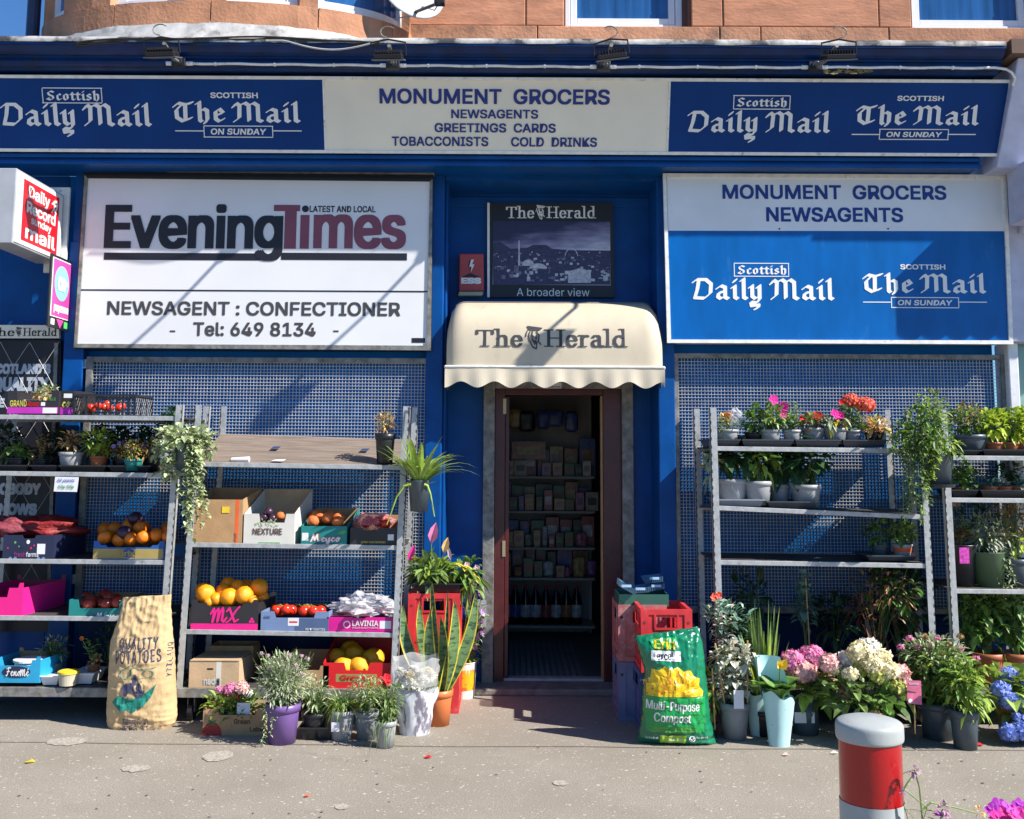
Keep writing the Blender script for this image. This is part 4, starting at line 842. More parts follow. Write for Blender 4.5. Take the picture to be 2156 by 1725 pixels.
# ================================================================ CARTONS AND FRUIT
def carton(label, box, Y, dep, col, name='fruit_box', cat='box', notch=(.28, .72, .3), band=None, inner=None, skew=0.0, ears=.0, hb=None, group=None, thick=.005, right=None):
    """open-topped carton; box = picture rectangle of its front face on the plane Y"""
    P, Q, S = px(*box, Y); wd = (Q-P).x; h = (S-P).z; o = P.copy()
    e = empty(name, label, cat, (o.x + wd/2, Y + dep/2, o.z), group)
    inner = inner or col; hb = hb or h; X = lambda t, y=0: o.x + t*wd + skew*y
    def face(y, hh, mt, nm, nt):
        pts = [(0, 0), (1, 0), (1, hh+ears), (.93, hh+ears), (.90, hh)] + ([(nt[1]+.03, hh), (nt[1], hh*(1-nt[2])), (nt[0], hh*(1-nt[2])), (nt[0]-.03, hh)] if nt else []) + [(.10, hh), (.07, hh+ears), (0, hh+ears)]
        m = MB(); m.prism([(X(t, y), Y+y, o.z+z) for t, z in pts], (0, thick, 0)); return m.build(nm, mt, e)
    face(0, h, col, 'front_panel', notch); face(dep-thick, hb, inner, 'back_panel', None)
    for nm, t, off in (('side_panel', 0, 0), ('side_panel', 1, -thick)):
        m = MB(); y0, y1 = thick+.0004, dep-thick-.0004
        m.add([(X(t, y0)+off, Y+y0, o.z), (X(t, y0)+off+thick, Y+y0, o.z), (X(t, y1)+off+thick, Y+y1, o.z), (X(t, y1)+off, Y+y1, o.z), (X(t, y0)+off, Y+y0, o.z+h), (X(t, y0)+off+thick, Y+y0, o.z+h), (X(t, y1)+off+thick, Y+y1, o.z+hb), (X(t, y1)+off, Y+y1, o.z+hb)], [(3, 2, 1, 0), (4, 5, 6, 7), (0, 1, 5, 4), (1, 2, 6, 5), (2, 3, 7, 6), (3, 0, 4, 7)])
        m.build(nm, right if (right and t) else col, e)
    m = MB(); m.add([(X(t, y), Y+y, o.z+z) for z in (.001, .006) for t, y in ((.01, .006), (.99, .006), (.99, dep-.006), (.01, dep-.006))], [(0, 1, 2, 3), (7, 6, 5, 4), (0, 4, 5, 1), (1, 5, 6, 2), (2, 6, 7, 3), (3, 7, 4, 0)]); m.build('bottom', inner, e)
    for bi, bd in enumerate(band or []):                  # (f0, g0, f1, g1, material) printed areas: fractions from left / down from top
        a, b, c, d, mt = bd; MB().box(o.x+a*wd, o.x+c*wd, Y-.0006-.0004*bi, Y-.0001, o.z+h*(1-d), o.z+h*(1-b)).build('printed_area', mt, e)
    e['_'] = 0; del e['_']
    return e, o, wd, h
def ctext(e, o, wd, h, Y, s, mat, fr, bold=.02, shear=0, lift=.0026, spacing=1.0):
    a, b, c, d = fr; P = Vector((o.x+a*wd, Y, o.z+h*(1-d))); m = onto(glyphs(s, bold, shear, spacing), P, P+Vector(((c-a)*wd, 0, 0)), P+Vector((0, 0, (d-b)*h)), lift=lift, layers=bold > 0); return m.build('lettering', mat, e)
SCR = {  # brush-script strokes
 'M': (1.5, [[(.0, .0), (.2, .5), (.35, 1.3), (.5, .4), (.55, .2), (.75, .8), (.95, 1.35), (.95, .6), (1.1, .05), (1.35, .25)]]),
 'e': (.7, [[(.1, .35), (.45, .5), (.4, .75), (.15, .6), (.12, .2), (.35, .0), (.65, .25)]]), 'y': (.75, [[(.05, .6), (.1, .1), (.35, .0), (.55, .7), (.5, -.1), (.3, -.5), (.1, -.3), (.4, .0), (.75, .25)]]),
 'c': (.65, [[(.5, .6), (.3, .7), (.1, .3), (.3, .0), (.6, .2)]]), 'o': (.7, [[(.35, .7), (.1, .35), (.3, .0), (.55, .3), (.35, .7), (.7, .6)]]),
 'm': (1.35, [[(-.1, .6), (.15, 1.0), (.2, .8), (.05, -.05), (.3, .7), (.55, 1.0), (.6, .8), (.5, .0), (.7, .65), (.95, 1.05), (1.0, .8), (.9, .1), (1.1, .0), (1.3, .3)]]),
 'x': (1.1, [[(.0, .8), (.2, 1.05), (.45, .5), (.7, .0), (1.0, .15)], [(1.1, 1.15), (.75, .8), (.3, .15), (.0, -.05)]]), 'F': (1.0, [[(.1, 1.1), (.5, 1.3), (1.0, 1.25)], [(.55, 1.25), (.4, .5), (.2, .0), (.0, .1)], [(.2, .65), (.75, .7)]]),
 'n': (.8, [[(.0, .5), (.15, .7), (.1, .0), (.3, .55), (.55, .7), (.5, .1), (.65, .0), (.8, .2)]]), 'é': (.7, [[(.1, .35), (.45, .5), (.4, .75), (.15, .6), (.12, .2), (.35, .0), (.65, .25)], [(.3, .95), (.5, 1.2)]]), ' ': (.4, [])}
def script(e, o, wd, h, Y, s, mat, fr, th=.2, lift=.0026):
    X = 0; vs, fs = [], []
    for ch in s:
        adv, st = SCR[ch]; v, f = pen(st, th, th*.55, 35); k = len(vs); vs += [(x+X, y) for x, y in v]; fs += [tuple(i+k for i in g) for g in f]; X += adv
    a, b, c, d = fr; P = Vector((o.x+a*wd, Y, o.z+h*(1-d))); onto((vs, fs), P, P+Vector(((c-a)*wd, 0, 0)), P+Vector((0, 0, (d-b)*h)), lift=lift, stack=.0001).build('lettering', mat, e)
PINK = M('box_pink', (.75, .01, .22), .55, var=.05); BLK = M('box_black', (.022, .02, .024), .5, var=.15); MAG = M('box_magenta', (.50, .03, .42), .55)
TEAL = M('box_teal', (.01, .20, .19), .55, var=.1); WHT = M('box_white', (.75, .75, .74), .6, var=.03); YEL = M('box_yellow', (.75, .55, .03), .6); ORG = M('box_orange', (.75, .12, .03), .6)
GOLD = M('box_gold', (.35, .26, .08), .5); BXB = M('box_blue', (.012, .09, .32), .5); STEEL = M('box_steel_blue', (.16, .23, .40), .6, var=.06); STEEL2 = M('box_slate_blue', (.07, .11, .21), .6)
NAV = M('box_navy', (.015, .02, .055), .5); SKY = M('box_cyan', (.02, .30, .52), .5); RED = M('box_red', (.65, .015, .02), .5, var=.05); GRN = M('box_green', (.1, .35, .08), .6); FUCH = M('box_fuchsia', (.62, .005, .24), .5)
Yc = -.635
# top left shelf
e = carton('black and magenta fruit box with a dead plant in it, on the top left shelf', (16, 823, 123, 871), Yc, .36, BLK, notch=(.2, .84, .42), band=[(0, .72, 1, 1, MAG), (.70, .74, .98, .98, WHT), (.66, .5, .74, .66, WHT)], skew=.05, inner=cardd)
ctext(*e, Yc, 'GRAND', M('print_gold', (.65, .55, .1), .5), (.05, .42, .38, .70), .02); ctext(*e, Yc, 'Rosso', MATS['box_red'], (.40, .46, .63, .68), .01, .2); ctext(*e, Yc, 'ELLE', GRN, (.82, .3, .95, .42), .01)
e = carton('small black and magenta carton turned sideways beside the lattice crate', (125, 823, 154, 873), Yc+.03, .20, BLK, notch=None, band=[(0, .7, 1, 1, MAG), (.3, .12, .9, .3, WHT)], skew=.3); script(*e, Yc+.03, 'co', MATS['print_gold'], (.2, .45, .85, .72), .2)
# lattice crate
P, Q, S = px(156, 830, 284, 878, Yc); h = (S-P).z
lc = empty('lattice_crate', 'black plastic lattice crate of tomatoes on the top left shelf', 'crate', ((P.x+Q.x)/2, Yc+.15, P.z))
def lattice(p, a, hh, n):
    m = MB(); a = Vector(a); p = Vector(p); nrm_ = a.cross(Vector((0, 0, 1))).normalized()*.004
    for i in range(n+1): m.obox(p + a*(i/n) - a.normalized()*.006, a.normalized()*.012, nrm_, (0, 0, hh))
    m.obox(p, a, nrm_*1.1, (0, 0, .014)); m.obox(p + Vector((0, 0, hh-.014)), a, nrm_*2.2, (0, 0, .014))
    k = n*3; dx = a/k
    for i in range(k):
        for s_ in (0, 1):
            q0 = p + dx*(i+s_) + Vector((0, 0, .012)) + nrm_*.5; q1 = p + dx*(i+1-s_) + Vector((0, 0, hh*.5)) + nrm_*.5; q2 = q0 + Vector((0, 0, hh-.02)); m.tube([q0, q1], .0016, 3, cap=False); m.tube([q1, q2], .0016, 3, cap=False)
    return m
w_ = (Q-P).x
lattice(P, (w_, 0, 0), h, 5).build('lattice_side', potblack, lc); lattice((P.x, P.y+.3, P.z), (w_, 0, 0), h, 5).build('lattice_side', potblack, lc)
lattice(P, (0, .3, 0), h, 3).build('lattice_end', potblack, lc); lattice((P.x+w_, P.y, P.z), (0, .3, 0), h, 3).build('lattice_end', potblack, lc)
MB().box(P.x, P.x+w_, P.y+.005, P.y+.295, P.z+.002, P.z+.006).build('bottom', potblack, lc)
fruit_proto = {}
FM = {'orange': M('orange_peel', (.88, .24, .006), .42, var=.1, bump=.25, bscale=160), 'big_orange': M('grapefruit_peel', (.92, .33, .008), .38, var=.14, bump=.25, bscale=140, dirt=((.75, .45, .06), 5, .60, .8)), 'satsuma': M('satsuma_peel', (.85, .20, .006), .4, var=.15, bump=.25, bscale=160),
 'tomato': M('tomato_skin', (.72, .035, .012), .22, var=.12), 'peach': M('peach_skin', (.60, .12, .03), .7, var=.5, scale=11, dirt=((.70, .36, .06), 9, .5, .7)), 'apple': M('apple_skin', (.42, .03, .02), .3, var=.4, scale=16, dirt=((.60, .42, .08), 12, .55, .75)),
 'melon': M('melon_skin', (.86, .38, .01), .5, var=.16, bump=.3, bscale=30, dirt=((.5, .38, .05), 6, .6, .75)), 'plum': M('plum_skin', (.05, .02, .045), .35)}
def fruit(kind, x, y, z, r, label, group, sq=(1, 1, .94), rz=None):
    key = kind
    if key not in fruit_proto:
        m = MB(); m.sphere((0, 0, 0), 1, 1*sq[1], 1*sq[2], 18, 12, .08, len(fruit_proto)); me = m.build(kind, FM[kind], None, smooth=True, world=False)
        if kind in ('tomato',):
            c = MB()
            for i in range(5):
                a = i*1.256; c.leaf((0, 0, .88), (math.cos(a), math.sin(a), .25), .62, .16, .35)
            c.tube([(0, 0, .85), (.05, .02, 1.2)], .05, 5); c.build('calyx', LF['leaf'], me, world=False)
        elif kind in ('orange', 'big_orange', 'satsuma', 'melon', 'apple', 'peach'):
            c = MB(); c.tube([(0, 0, .86*sq[2]), (0, 0, .98*sq[2])], .07, 6); c.build('stalk_scar', LF['bronze'], me, world=False)
        fruit_proto[key] = me; o = me
    else: o = copy_tree(fruit_proto[key])
    o.location = (x, y, z); o.scale = (r, r, r); o.rotation_euler = (random.uniform(-.9, .9), random.uniform(-.9, .9), rz if rz is not None else random.uniform(0, 6)); tag(o, label, {'big_orange': 'orange'}.get(kind, kind), group); return o
def heap(kind, u0, v0, u1, v1, n, rpx, Y0, Y1, label, group, seed, zfl=None):
    """fruit whose visible heap fills a picture rectangle; deeper rows sit higher"""
    random.seed(seed); pts = []; tries = 0
    while len(pts) < n and tries < 4000:
        tries += 1; t = random.random(); Y = Y0 + (Y1-Y0)*t; u = random.uniform(u0+rpx, u1-rpx)
        dome = 1 - abs(2*(u-u0)/(u1-u0) - 1)**2.5*.5; v = v1 - rpx - (v1-v0-2*rpx)*(t*.55 + .45*random.random())*dome
        p = W(u, v, Y); r = rpx*(Y+7)/2156*random.uniform(.93, 1.07)
        if all((p-q).length > (r+s_)*.93 for q, s_ in pts): pts.append((p, r))
    for p, r in pts: fruit(kind, p.x, p.y, p.z, r, label, group)
heap('tomato', 180, 838, 275, 874, 9, 8, Yc+.05, Yc+.25, 'red tomato seen through the bars of the black lattice crate', 'tomatoes in the lattice crate', 3)
# left rack, third shelf
e = carton('navy carton with green and pink dots on the lower left shelf', (6, 1127, 112, 1184), Yc, .38, NAV, notch=(.4, .62, .12), skew=.12, inner=cardd, band=[(.68, .32, .84, .70, WHT)])
ctext(*e, Yc, 'fresh', M('print_plum', (.3, .05, .2), .5), (.23, .62, .46, .80), .01); ctext(*e, Yc, 'farms', WHT, (.47, .62, .72, .80), .015)
P0, o_, wd_, h_ = e
for i, (a, b, r_, mt) in enumerate(((.24, .27, .03, GRN), (.10, .48, .02, PINK), (.32, .42, .02, GRN), (.56, .48, .03, RED), (.38, .46, .03, potblack), (.62, .38, .02, PINK), (.5, .25, .05, WHT), (.16, .88, .05, STEEL), (.26, .88, .05, STEEL), (.72, .88, .05, STEEL), (.82, .88, .05, STEEL))):
    m = MB(); c = Vector((o_.x+a*wd_, Yc-.0012-.0002*i, o_.z+h_*(1-b))); m.prism([c + Vector((r_*wd_*.7*math.cos(q*.5236), 0, r_*wd_*.7*math.sin(q*.5236)*1.2)) for q in range(12)], (0, .0006, 0)); m.build('printed_dot', mt, P0)
def netbag(label, c, s, mt, seed, name='net_bag', n=22):
    m = MB(); m.sphere(c, s[0], s[1], s[2], n, 14, .55, seed); e_ = m.build(name, mt, None, smooth=True, world=False); tag(e_, label, 'net bag'); return e_
rednet = M('red_net', (.22, .012, .012), .6, var=.6, scale=90, bump=.6, bscale=50); 
p = W(100, 1112, Yc+.2); netbag('dark red net sack of onions lying behind the navy carton', p, (.20, .13, .07), rednet, 5)
p = W(18, 1112, Yc+.15); netbag('dull pink net of onions in the box at the left edge', p, (.16, .12, .06), M('pink_net', (.20, .03, .045), .7, var=.6, scale=80, bump=.6, bscale=40), 9)
e = carton('dark low carton set crosswise behind the navy carton', (96, 1108, 160, 1150), Yc+.34, .14, potblack, notch=None, hb=.12)
e = carton('blue and gold citrus carton heaped with satsumas on the left trolley', (196, 1148, 346, 1187), Yc, .36, BXB, notch=(.2, .8, .12), ears=.025, skew=.14, inner=card, band=[(0.0, .20, .98, .74, GOLD)], right=BXB)
m = MB(); c = W(270, 1165, Yc-.002); m.prism([c + Vector((.043*math.cos(q*.3142), 0, .026*math.sin(q*.3142))) for q in range(20)], (0, .0006, 0)); m.build('logo_oval', BXB, e[0])
ctext(*e, Yc-.003, 'Brixi', GOLD, (.36, .28, .62, .60), .035); ctext(*e, Yc, 'CITRUS', GOLD, (.39, .80, .62, .96), .015)
heap('satsuma', 203, 1082, 372, 1157, 34, 15, Yc+.05, Yc+.34, 'satsuma in the heap in the blue and gold citrus carton', 'satsumas in the blue and gold carton', 11)
for u, v, Y in ((262, 1122, Yc+.10), (285, 1092, Yc+.22)): 
    p = W(u, v, Y); pf_ = fruit('plum', p.x, p.y, p.z, .045, 'dark purple passion fruit among the satsumas', 'purple fruit among the satsumas'); pf_.name = 'passion_fruit'; pf_['category'] = 'passion fruit'
# fourth shelf
e = carton('bright pink fruit box at the left edge, below the navy carton', (-62, 1238, 47, 1304), Yc, .44, PINK, skew=.16, notch=(.3, .7, .3), ears=.03, inner=M('box_inner_dark', (.25, .04, .08), .7)); 
m = MB(); 
e = carton('teal carton of red apples half hidden by the potato sack', (145, 1263, 255, 1303), Yc, .36, TEAL, notch=(.2, .95, .45), skew=.03, inner=card)
script(*e, Yc, 'Meyco', WHT, (.52, .66, .98, 1.02), .22)
heap('apple', 158, 1238, 262, 1290, 15, 12.5, Yc+.04, Yc+.30, 'red apple in the teal carton beside the sack', 'apples in the teal carton', 5)
# base, left
e = carton('cyan fruit box with a white tub in it at the bottom left', (-20, 1390, 84, 1438), Yc-.01, .30, SKY, notch=(.2, .8, .25), skew=.1, ears=.02, inner=card)
m = MB(); c = W(34, 1415, Yc-.013); m.prism([c + Vector((.085*math.cos(q*.3142), 0, .034*math.sin(q*.3142))) for q in range(20)], (0, .0006, 0)); m.build('logo_oval', NAV, e[0])
script(*e, Yc-.014, 'Fenomé', WHT, (.32, .30, .80, .72), .17)
def tub(label, u, v, Y, rpx, hpx, mt, lidm=None, cat='tub', name='plastic_tub', z=None):
    k = (Y+7)/2156; c = W(u, v, Y); c.z = z if z is not None else c.z; r = rpx*k; h = hpx*k; e_ = empty(name, label, cat, c)
    MB().lathe(c, [(0, .001), (r*.84, .001), (r, h), (r*1.04, h), (r*1.04, h-.006), (r*.97, h-.006)], 24).build('tub', mt, e_, smooth=False)
    if lidm: MB().lathe(c + Vector((0, 0, h+.001)), [(r*1.06, -.008), (r*1.06, .004), (r*.9, .008), (0, .008)], 24).build('lid', lidm, e_)
    return e_, c, r, h
tub('white lidded tub sitting in the cyan box', 62, 1412, Yc+.12, 30, 22, WHT, WHT)
tub('clear food tub with a yellow lid on the bottom left shelf', 143, 1443, Yc+.0, 20, 26, M('cloudy_plastic', (.5, .45, .35), .3), YEL, z=.215)
def tray(label, u0, u1, v, Y, dep, hpx, mt, n=0, name='plant_tray', group=None, z=None):
    k = (Y+7)/2156; P = W(u0, v, Y); Q = W(u1, v, Y); h = hpx*k; zz = P.z if z is None else z
    t = empty(name, label, 'tray', ((P.x+Q.x)/2, Y+dep/2, zz), group)
    m = MB(); w__ = Q.x-P.x; i_ = .018
    pr = [(i_, 0), (0, h), (-.008, h), (-.008, h-.008)]
    for a, b in zip(pr, pr[1:]):
        A = [(P.x+a[0], Y+a[0], zz+a[1]), (Q.x-a[0], Y+a[0], zz+a[1]), (Q.x-a[0], Y+dep-a[0], zz+a[1]), (P.x+a[0], Y+dep-a[0], zz+a[1])]; B_ = [(P.x+b[0], Y+b[0], zz+b[1]), (Q.x-b[0], Y+b[0], zz+b[1]), (Q.x-b[0], Y+dep-b[0], zz+b[1]), (P.x+b[0], Y+dep-b[0], zz+b[1])]
        m.add(A+B_, [(q, (q+1) % 4, (q+1) % 4+4, q+4) for q in range(4)])
    m.poly([(P.x+i_, Y+i_, zz+.001), (Q.x-i_, Y+i_, zz+.001), (Q.x-i_, Y+dep-i_, zz+.001), (P.x+i_, Y+dep-i_, zz+.001)])
    m.box(P.x+.003, Q.x-.003, Y+.004, Y+dep-.004, zz+h*.72, zz+h*.76); m.build('tray', mt, t, bevel=.001); return t
tray('upturned white foam tray left of the yellow lidded tub', 82, 123, 1436, Yc-.0, .2, 20, WHT, z=.21); tray('white foam tray right of the yellow lidded tub', 150, 196, 1432, Yc+.04, .2, 22, WHT, z=.21)
# middle trolley
e = carton('tall brown corrugated box at the left end of the fruit shelf', (402, 1052, 510, 1149), Yc, .34, card, notch=None, skew=.10, hb=.34, band=[(.86, .0, .93, 1, ORG)])
ctext(*e, Yc-.0012, 'COB', card, (.872, .70, .915, .90), .02); m = MB(); c = W(476, 1074, Yc-.001); MB().box(c.x-.025, c.x+.02, c.y-.002, c.y, c.z-.018, c.z+.02).build('yellow_label', YEL, e[0])
e = carton('white carton of onions printed with green sprigs', (513, 1082, 620, 1149), Yc, .36, cardw, notch=(.32, .80, .28), skew=.10, inner=cardd, hb=.33, ears=.0, band=[(.3, .90, .72, .985, GRN)])
ctext(*e, Yc, 'NEXTURE', M('print_brown', (.12, .06, .045), .6), (.18, .46, .76, .66), .02)
random.seed(3); m = MB()
for i in range(26):
    a, b = random.uniform(.22, .68), random.uniform(.16, .40); c = Vector((e[1].x+a*e[2], Yc-.001-.00005*i, e[1].z+e[3]*(1-b))); an = random.uniform(0, 6); m.prism([c + Vector((.011*math.cos(an+q*1.57)*(1 if q % 2 == 0 else .35), 0, .011*math.sin(an+q*1.57)*(1 if q % 2 == 0 else .35))) for q in range(4)], (0, .0004, 0))
m.build('printed_sprigs', M('print_sage', (.35, .42, .22), .6), e[0])
random.seed(6)
for u, v in ((556, 1090), (574, 1092), (590, 1087), (566, 1078)):
    p = W(u, v, Yc+.1); oo = fruit('peach' if u in (590,) else 'plum', p.x, p.y, p.z, .028, 'onion in a net in the white sprig printed carton' , 'onions in the white carton'); oo.name = 'onion'; oo['category'] = 'onion'
e = carton('teal carton of peaches in the middle of the fruit shelf', (634, 1108, 730, 1149), Yc, .36, TEAL, notch=None, skew=.07, inner=card, hb=.21, band=[(.02, .35, .16, .75, WHT)])
script(*e, Yc, 'Meyco', ORG, (.19, .36, .88, .98), .34, .001); script(*e, Yc, 'Meyco', WHT, (.20, .38, .87, .96), .2, .0022)
m = MB(); c = e[1] + Vector((e[2]*.78, -.001, e[3]*.62)); m.prism([c, c+Vector((.03, 0, .018)), c+Vector((.06, 0, .016)), c+Vector((.04, 0, -.004))], (0, .0005, 0)); m.build('printed_leaf', GRN, e[0])
heap('peach', 645, 1066, 732, 1114, 10, 13, Yc+.05, Yc+.26, 'ripe peach in the teal carton on the fruit shelf', 'peaches in the teal carton', 2)
e = carton('black tomato carton at the right end of the fruit shelf', (737, 1112, 834, 1150), Yc, .34, BLK, notch=(.3, .6, .12), skew=.03, inner=card, hb=.17, band=[(.82, .35, .95, .68, WHT)])
ctext(*e, Yc, 'golden taste tomatoes', MATS['print_gold'], (.24, .70, .77, .88), .004)
heap('tomato', 755, 1082, 825, 1116, 9, 11, Yc+.05, Yc+.2, 'tomato under clear film in the black carton', 'tomatoes under film in the black carton', 4)
clear = film('clear_film', (.85, .85, .86), .30, .12); clearp = film('pink_film', (.85, .3, .35), .42, .15)
def crumple(name, label, cat, c, s, mt, seed, amp=.35, nu=28, nv=18, par=None):
    m = MB(); c = Vector(c); vs = []; random.seed(seed)
    m.sphere((0, 0, 0), 1, 1, 1, nu, nv)
    m.v = [tuple(c + Vector((x*s[0], y*s[1], z*s[2]))*1 + Vector((x*s[0], y*s[1], z*s[2]))*(amp*noise.noise(Vector((x, y, z))*3.1 + Vector((seed, 0, 0))) + amp*.6*noise.noise(Vector((x, y, z))*8 + Vector((0, seed, 0))))) for x, y, z in m.v]
    o = m.build(name, mt, par); return tag(o, label, cat) if par is None else o
p = W(783, 1098, Yc+.14); crumple('plastic_film', 'crumpled clear pink film over the tomatoes in the black carton', 'plastic film', p, (.125, .10, .05), clearp, 3)
e = carton('black box with a hot pink base heaped with large oranges', (402, 1270, 543, 1330), Yc, .36, BLK, notch=(.25, .75, .12), ears=.02, skew=.07, inner=cardd, band=[(0, .72, 1.0, 1.0, PINK)])
script(*e, Yc, 'mx', PINK, (.28, .08, .74, .72), .2)
m = MB()
for a in range(3):
    an = a*2.09+1.57; c = e[1] + Vector((e[2]*.91 + .010*math.cos(an), -.0015, e[3]*.38 + .010*math.sin(an))); m.prism([c + Vector((.009*math.cos(q*.785), 0, .009*math.sin(q*.785))) for q in range(8)], (0, .0006, 0))
m.build('printed_mark', PINK, e[0])
random.seed(21)
for u, v, Y, r in ((433, 1251, Yc+.07, 22), (455, 1262, Yc+.05, 15), (482, 1258, Yc+.06, 21), (514, 1254, Yc+.06, 21), (470, 1246, Yc+.16, 18), (500, 1238, Yc+.22, 19), (545, 1238, Yc+.18, 21), (549, 1258, Yc+.2, 18), (480, 1232, Yc+.26, 18), (427, 1243, Yc+.2, 17), (530, 1264, Yc+.05, 13), (440, 1268, Yc+.04, 12), (520, 1236, Yc+.3, 17)):
    p = W(u, v, Y); fruit('big_orange', p.x, p.y, p.z, r*.9*(Y+7)/2156, 'large orange heaped in the black and pink box', 'large oranges in the black and pink box', (1, 1, .98))
e = carton('steel blue carton of vine tomatoes', (549, 1288, 692, 1332), Yc, .36, STEEL, notch=(.22, .78, .30), skew=.06, inner=STEEL2, band=[(.5, .32, 1.0, 1.0, STEEL2), (.40, .30, .56, .68, WHT), (.42, .46, .54, .54, RED)])
ctext(*e, Yc, 'WE ♥ TOMATOES', WHT, (.66, .78, .95, .90), .01); ctext(*e, Yc, 'ROMA', STEEL2, (.05, .2, .14, .32), .01)
heap('tomato', 566, 1266, 690, 1300, 17, 11.5, Yc+.04, Yc+.3, 'vine tomato in the steel blue carton', 'vine tomatoes in the steel blue carton', 8)
m = MB(); random.seed(2)
for i in range(9):
    p = W(random.uniform(575, 680), 1276, Yc+random.uniform(.05, .2)); m.tube([p, p+Vector((.03, -.01, .012)), p+Vector((.05, 0, -.012))], .0028, 4)
tag(m.build('tomato_vine', LF['mid']), 'green vine stalks lying over the tomatoes in the steel blue carton', 'vine')
e = carton('fuchsia grape box under a clear plastic bag', (688, 1300, 829, 1334), Yc, .36, FUCH, notch=(.4, .56, .06), skew=.03, inner=cardw, band=[(.79, .22, .96, .70, WHT)])
ctext(*e, Yc, 'LAVINIA', WHT, (.38, .20, .77, .54), .02); ctext(*e, Yc, 'ITALIAN QUALITY GRAPES', WHT, (.38, .60, .77, .70), .006)
m = MB(); c = e[1] + Vector((e[2]*.30, -.001, e[3]*.55)); m.prism([c + Vector((.022*math.cos(q*.3927), 0, .022*math.sin(q*.3927))) for q in range(16)], (0, .0005, 0)); m.build('logo_disc', WHT, e[0])
m = MB(); m.prism([c + Vector((.016*math.cos(q*.3927), -.001, .016*math.sin(q*.3927))) for q in range(16)], (0, .0005, 0)); m.build('logo_disc', FUCH, e[0])
p = W(770, 1276, Yc+.15); crumple('plastic_bag', 'clear crumpled carrier bag on the fuchsia grape box', 'plastic bag', p, (.175, .15, .068), film('bag_film', (.72, .72, .76), .55, .15), 12, .45, 44, 30)
p = W(760, 1292, Yc+.14); crumple('grape_bunch', 'dark bagged grapes in the fuchsia grape box', 'grapes', p, (.17, .13, .03), M('bagged_grapes', (.35, .12, .16), .3, var=.5, scale=40), 2, .4)
# base, middle
e = carton('plain tan cardboard box with a torn paper strip at the bottom', (398, 1392, 503, 1450), Yc, .26, cardd, notch=None, skew=.04, hb=None, band=[(.54, .02, .64, .98, cardw)])
MB().prism([(e[1].x+.004, Yc-.004, e[1].z+e[3]+.001), (e[1].x+e[2]-.002, Yc-.004, e[1].z+e[3]+.001), (e[1].x+e[2]+.012, Yc+.24, e[1].z+e[3]+.012), (e[1].x+.018, Yc+.24, e[1].z+e[3]+.004)], (0, 0, .004)).build('lid_flap', cardd, e[0])
ctext(*e, Yc, 'nadur', cardw, (.30, .60, .66, .86), .03); ctext(*e, Yc-.0012, 'MADE IN SPAIN', inkblack, (.56, .62, .62, .9), .01)
MB().box(e[1].x+.36*e[2], e[1].x+.48*e[2], Yc-.001, Yc-.0002, e[1].z+e[3]*.68, e[1].z+e[3]*.74).build('hand_hole', black, e[0])
carton('large brown box standing behind the tan one', (440, 1360, 532, 1450), Yc+.28, .18, card, notch=None); carton('low brown carton behind the lavender', (590, 1402, 692, 1450), Yc, .34, card, notch=(.2, .8, .2), hb=.17)
e = carton('red and gold melon box at the bottom right of the middle trolley', (680, 1396, 822, 1452), Yc, .36, RED, notch=(.34, .66, .28), ears=.0, skew=.03, inner=M('box_dark_red', (.3, .02, .02), .7), hb=.26, band=[(.19, .42, .80, .72, GOLD)])
ctext(*e, Yc-.0012, 'Greypo', RED, (.26, .45, .74, .70), .02)
random.seed(9)
for u, v, Y, r in ((724, 1404, Yc+.07, 25), (757, 1404, Yc+.07, 24), (712, 1390, Yc+.2, 26), (748, 1384, Yc+.22, 27), (786, 1388, Yc+.18, 27), (792, 1405, Yc+.08, 18), (735, 1372, Yc+.3, 24)):
    p = W(u, v, Y); fruit('melon', p.x, p.y, p.z, r*(Y+7)/2156, 'yellow melon in the red and gold box', 'yellow melons in the red box', (1, .84, .84))
bd = [o for o in bpy.data.objects if o.name.startswith('shelf') and o.data and o.data.materials[0].name == 'grey_plywood'][0]; m = MB()
for fx in (.34, .77):                      # two punched hand holes
    x = -1.985 + 1.33*fx + .02; y = F+.27; z = 1.55 - .015*fx + (.185-.02*fx)*.25/.53 + .0135; m.poly([(x-.028, y-.022, z-.006), (x+.020, y-.022, z-.006), (x+.030, y+.020, z+.0095), (x-.018, y+.020, z+.0095)])
m.build('hand_hole', M('hole_dark', (.02, .04, .12), .8), bd)
# torn papers on the tilted board and the price card
for lab, u, v in (('crumpled white paper wrapper on the tilted board, left of its middle', 700, 968), ):
    p = W(508, 968, F+.05); m = MB(); 
    for u_, v_, Y_ in ((760, 950, F+.26), (1030, 952, F+.26)): pass
    m.tube([p-Vector((.06, 0, -.0)), p, p+Vector((.05, .0, .0))], .012, 9, .02); tag(m.build('paper_scrap', paperw), 'rolled white paper on the left end of the tilted brown board', 'paper')
p = W(585, 972, F+.04); tag(MB().add([p+Vector((-.04, -.01, .004)), p+Vector((.03, -.015, .002)), p+Vector((.05, .012, .014)), p+Vector((-.02, .02, .012))], [(0, 1, 2, 3)]).build('paper_scrap', paperw), 'small flat white paper scrap on the tilted brown board', 'paper')
pc = empty('price_card', 'handwritten white price card hung on the left trolley shelf rail', 'sign', W(139, 1003, F-.02)); quadbox(pc, 'card', paperw, ((116, 1004), (166, 1005), (162, 1036), (113, 1035)), F-.02, .001)
pm = M('green_ink', (.05, .35, .15), .6)
text(pc, '50p 50p', pm, (122, 1021, 156, 1031), F-.021, .01, .3); text(pc, 'All plants', M('blue_ink', (.1, .15, .5), .6), (119, 1008, 158, 1017), F-.021, .005, .4)
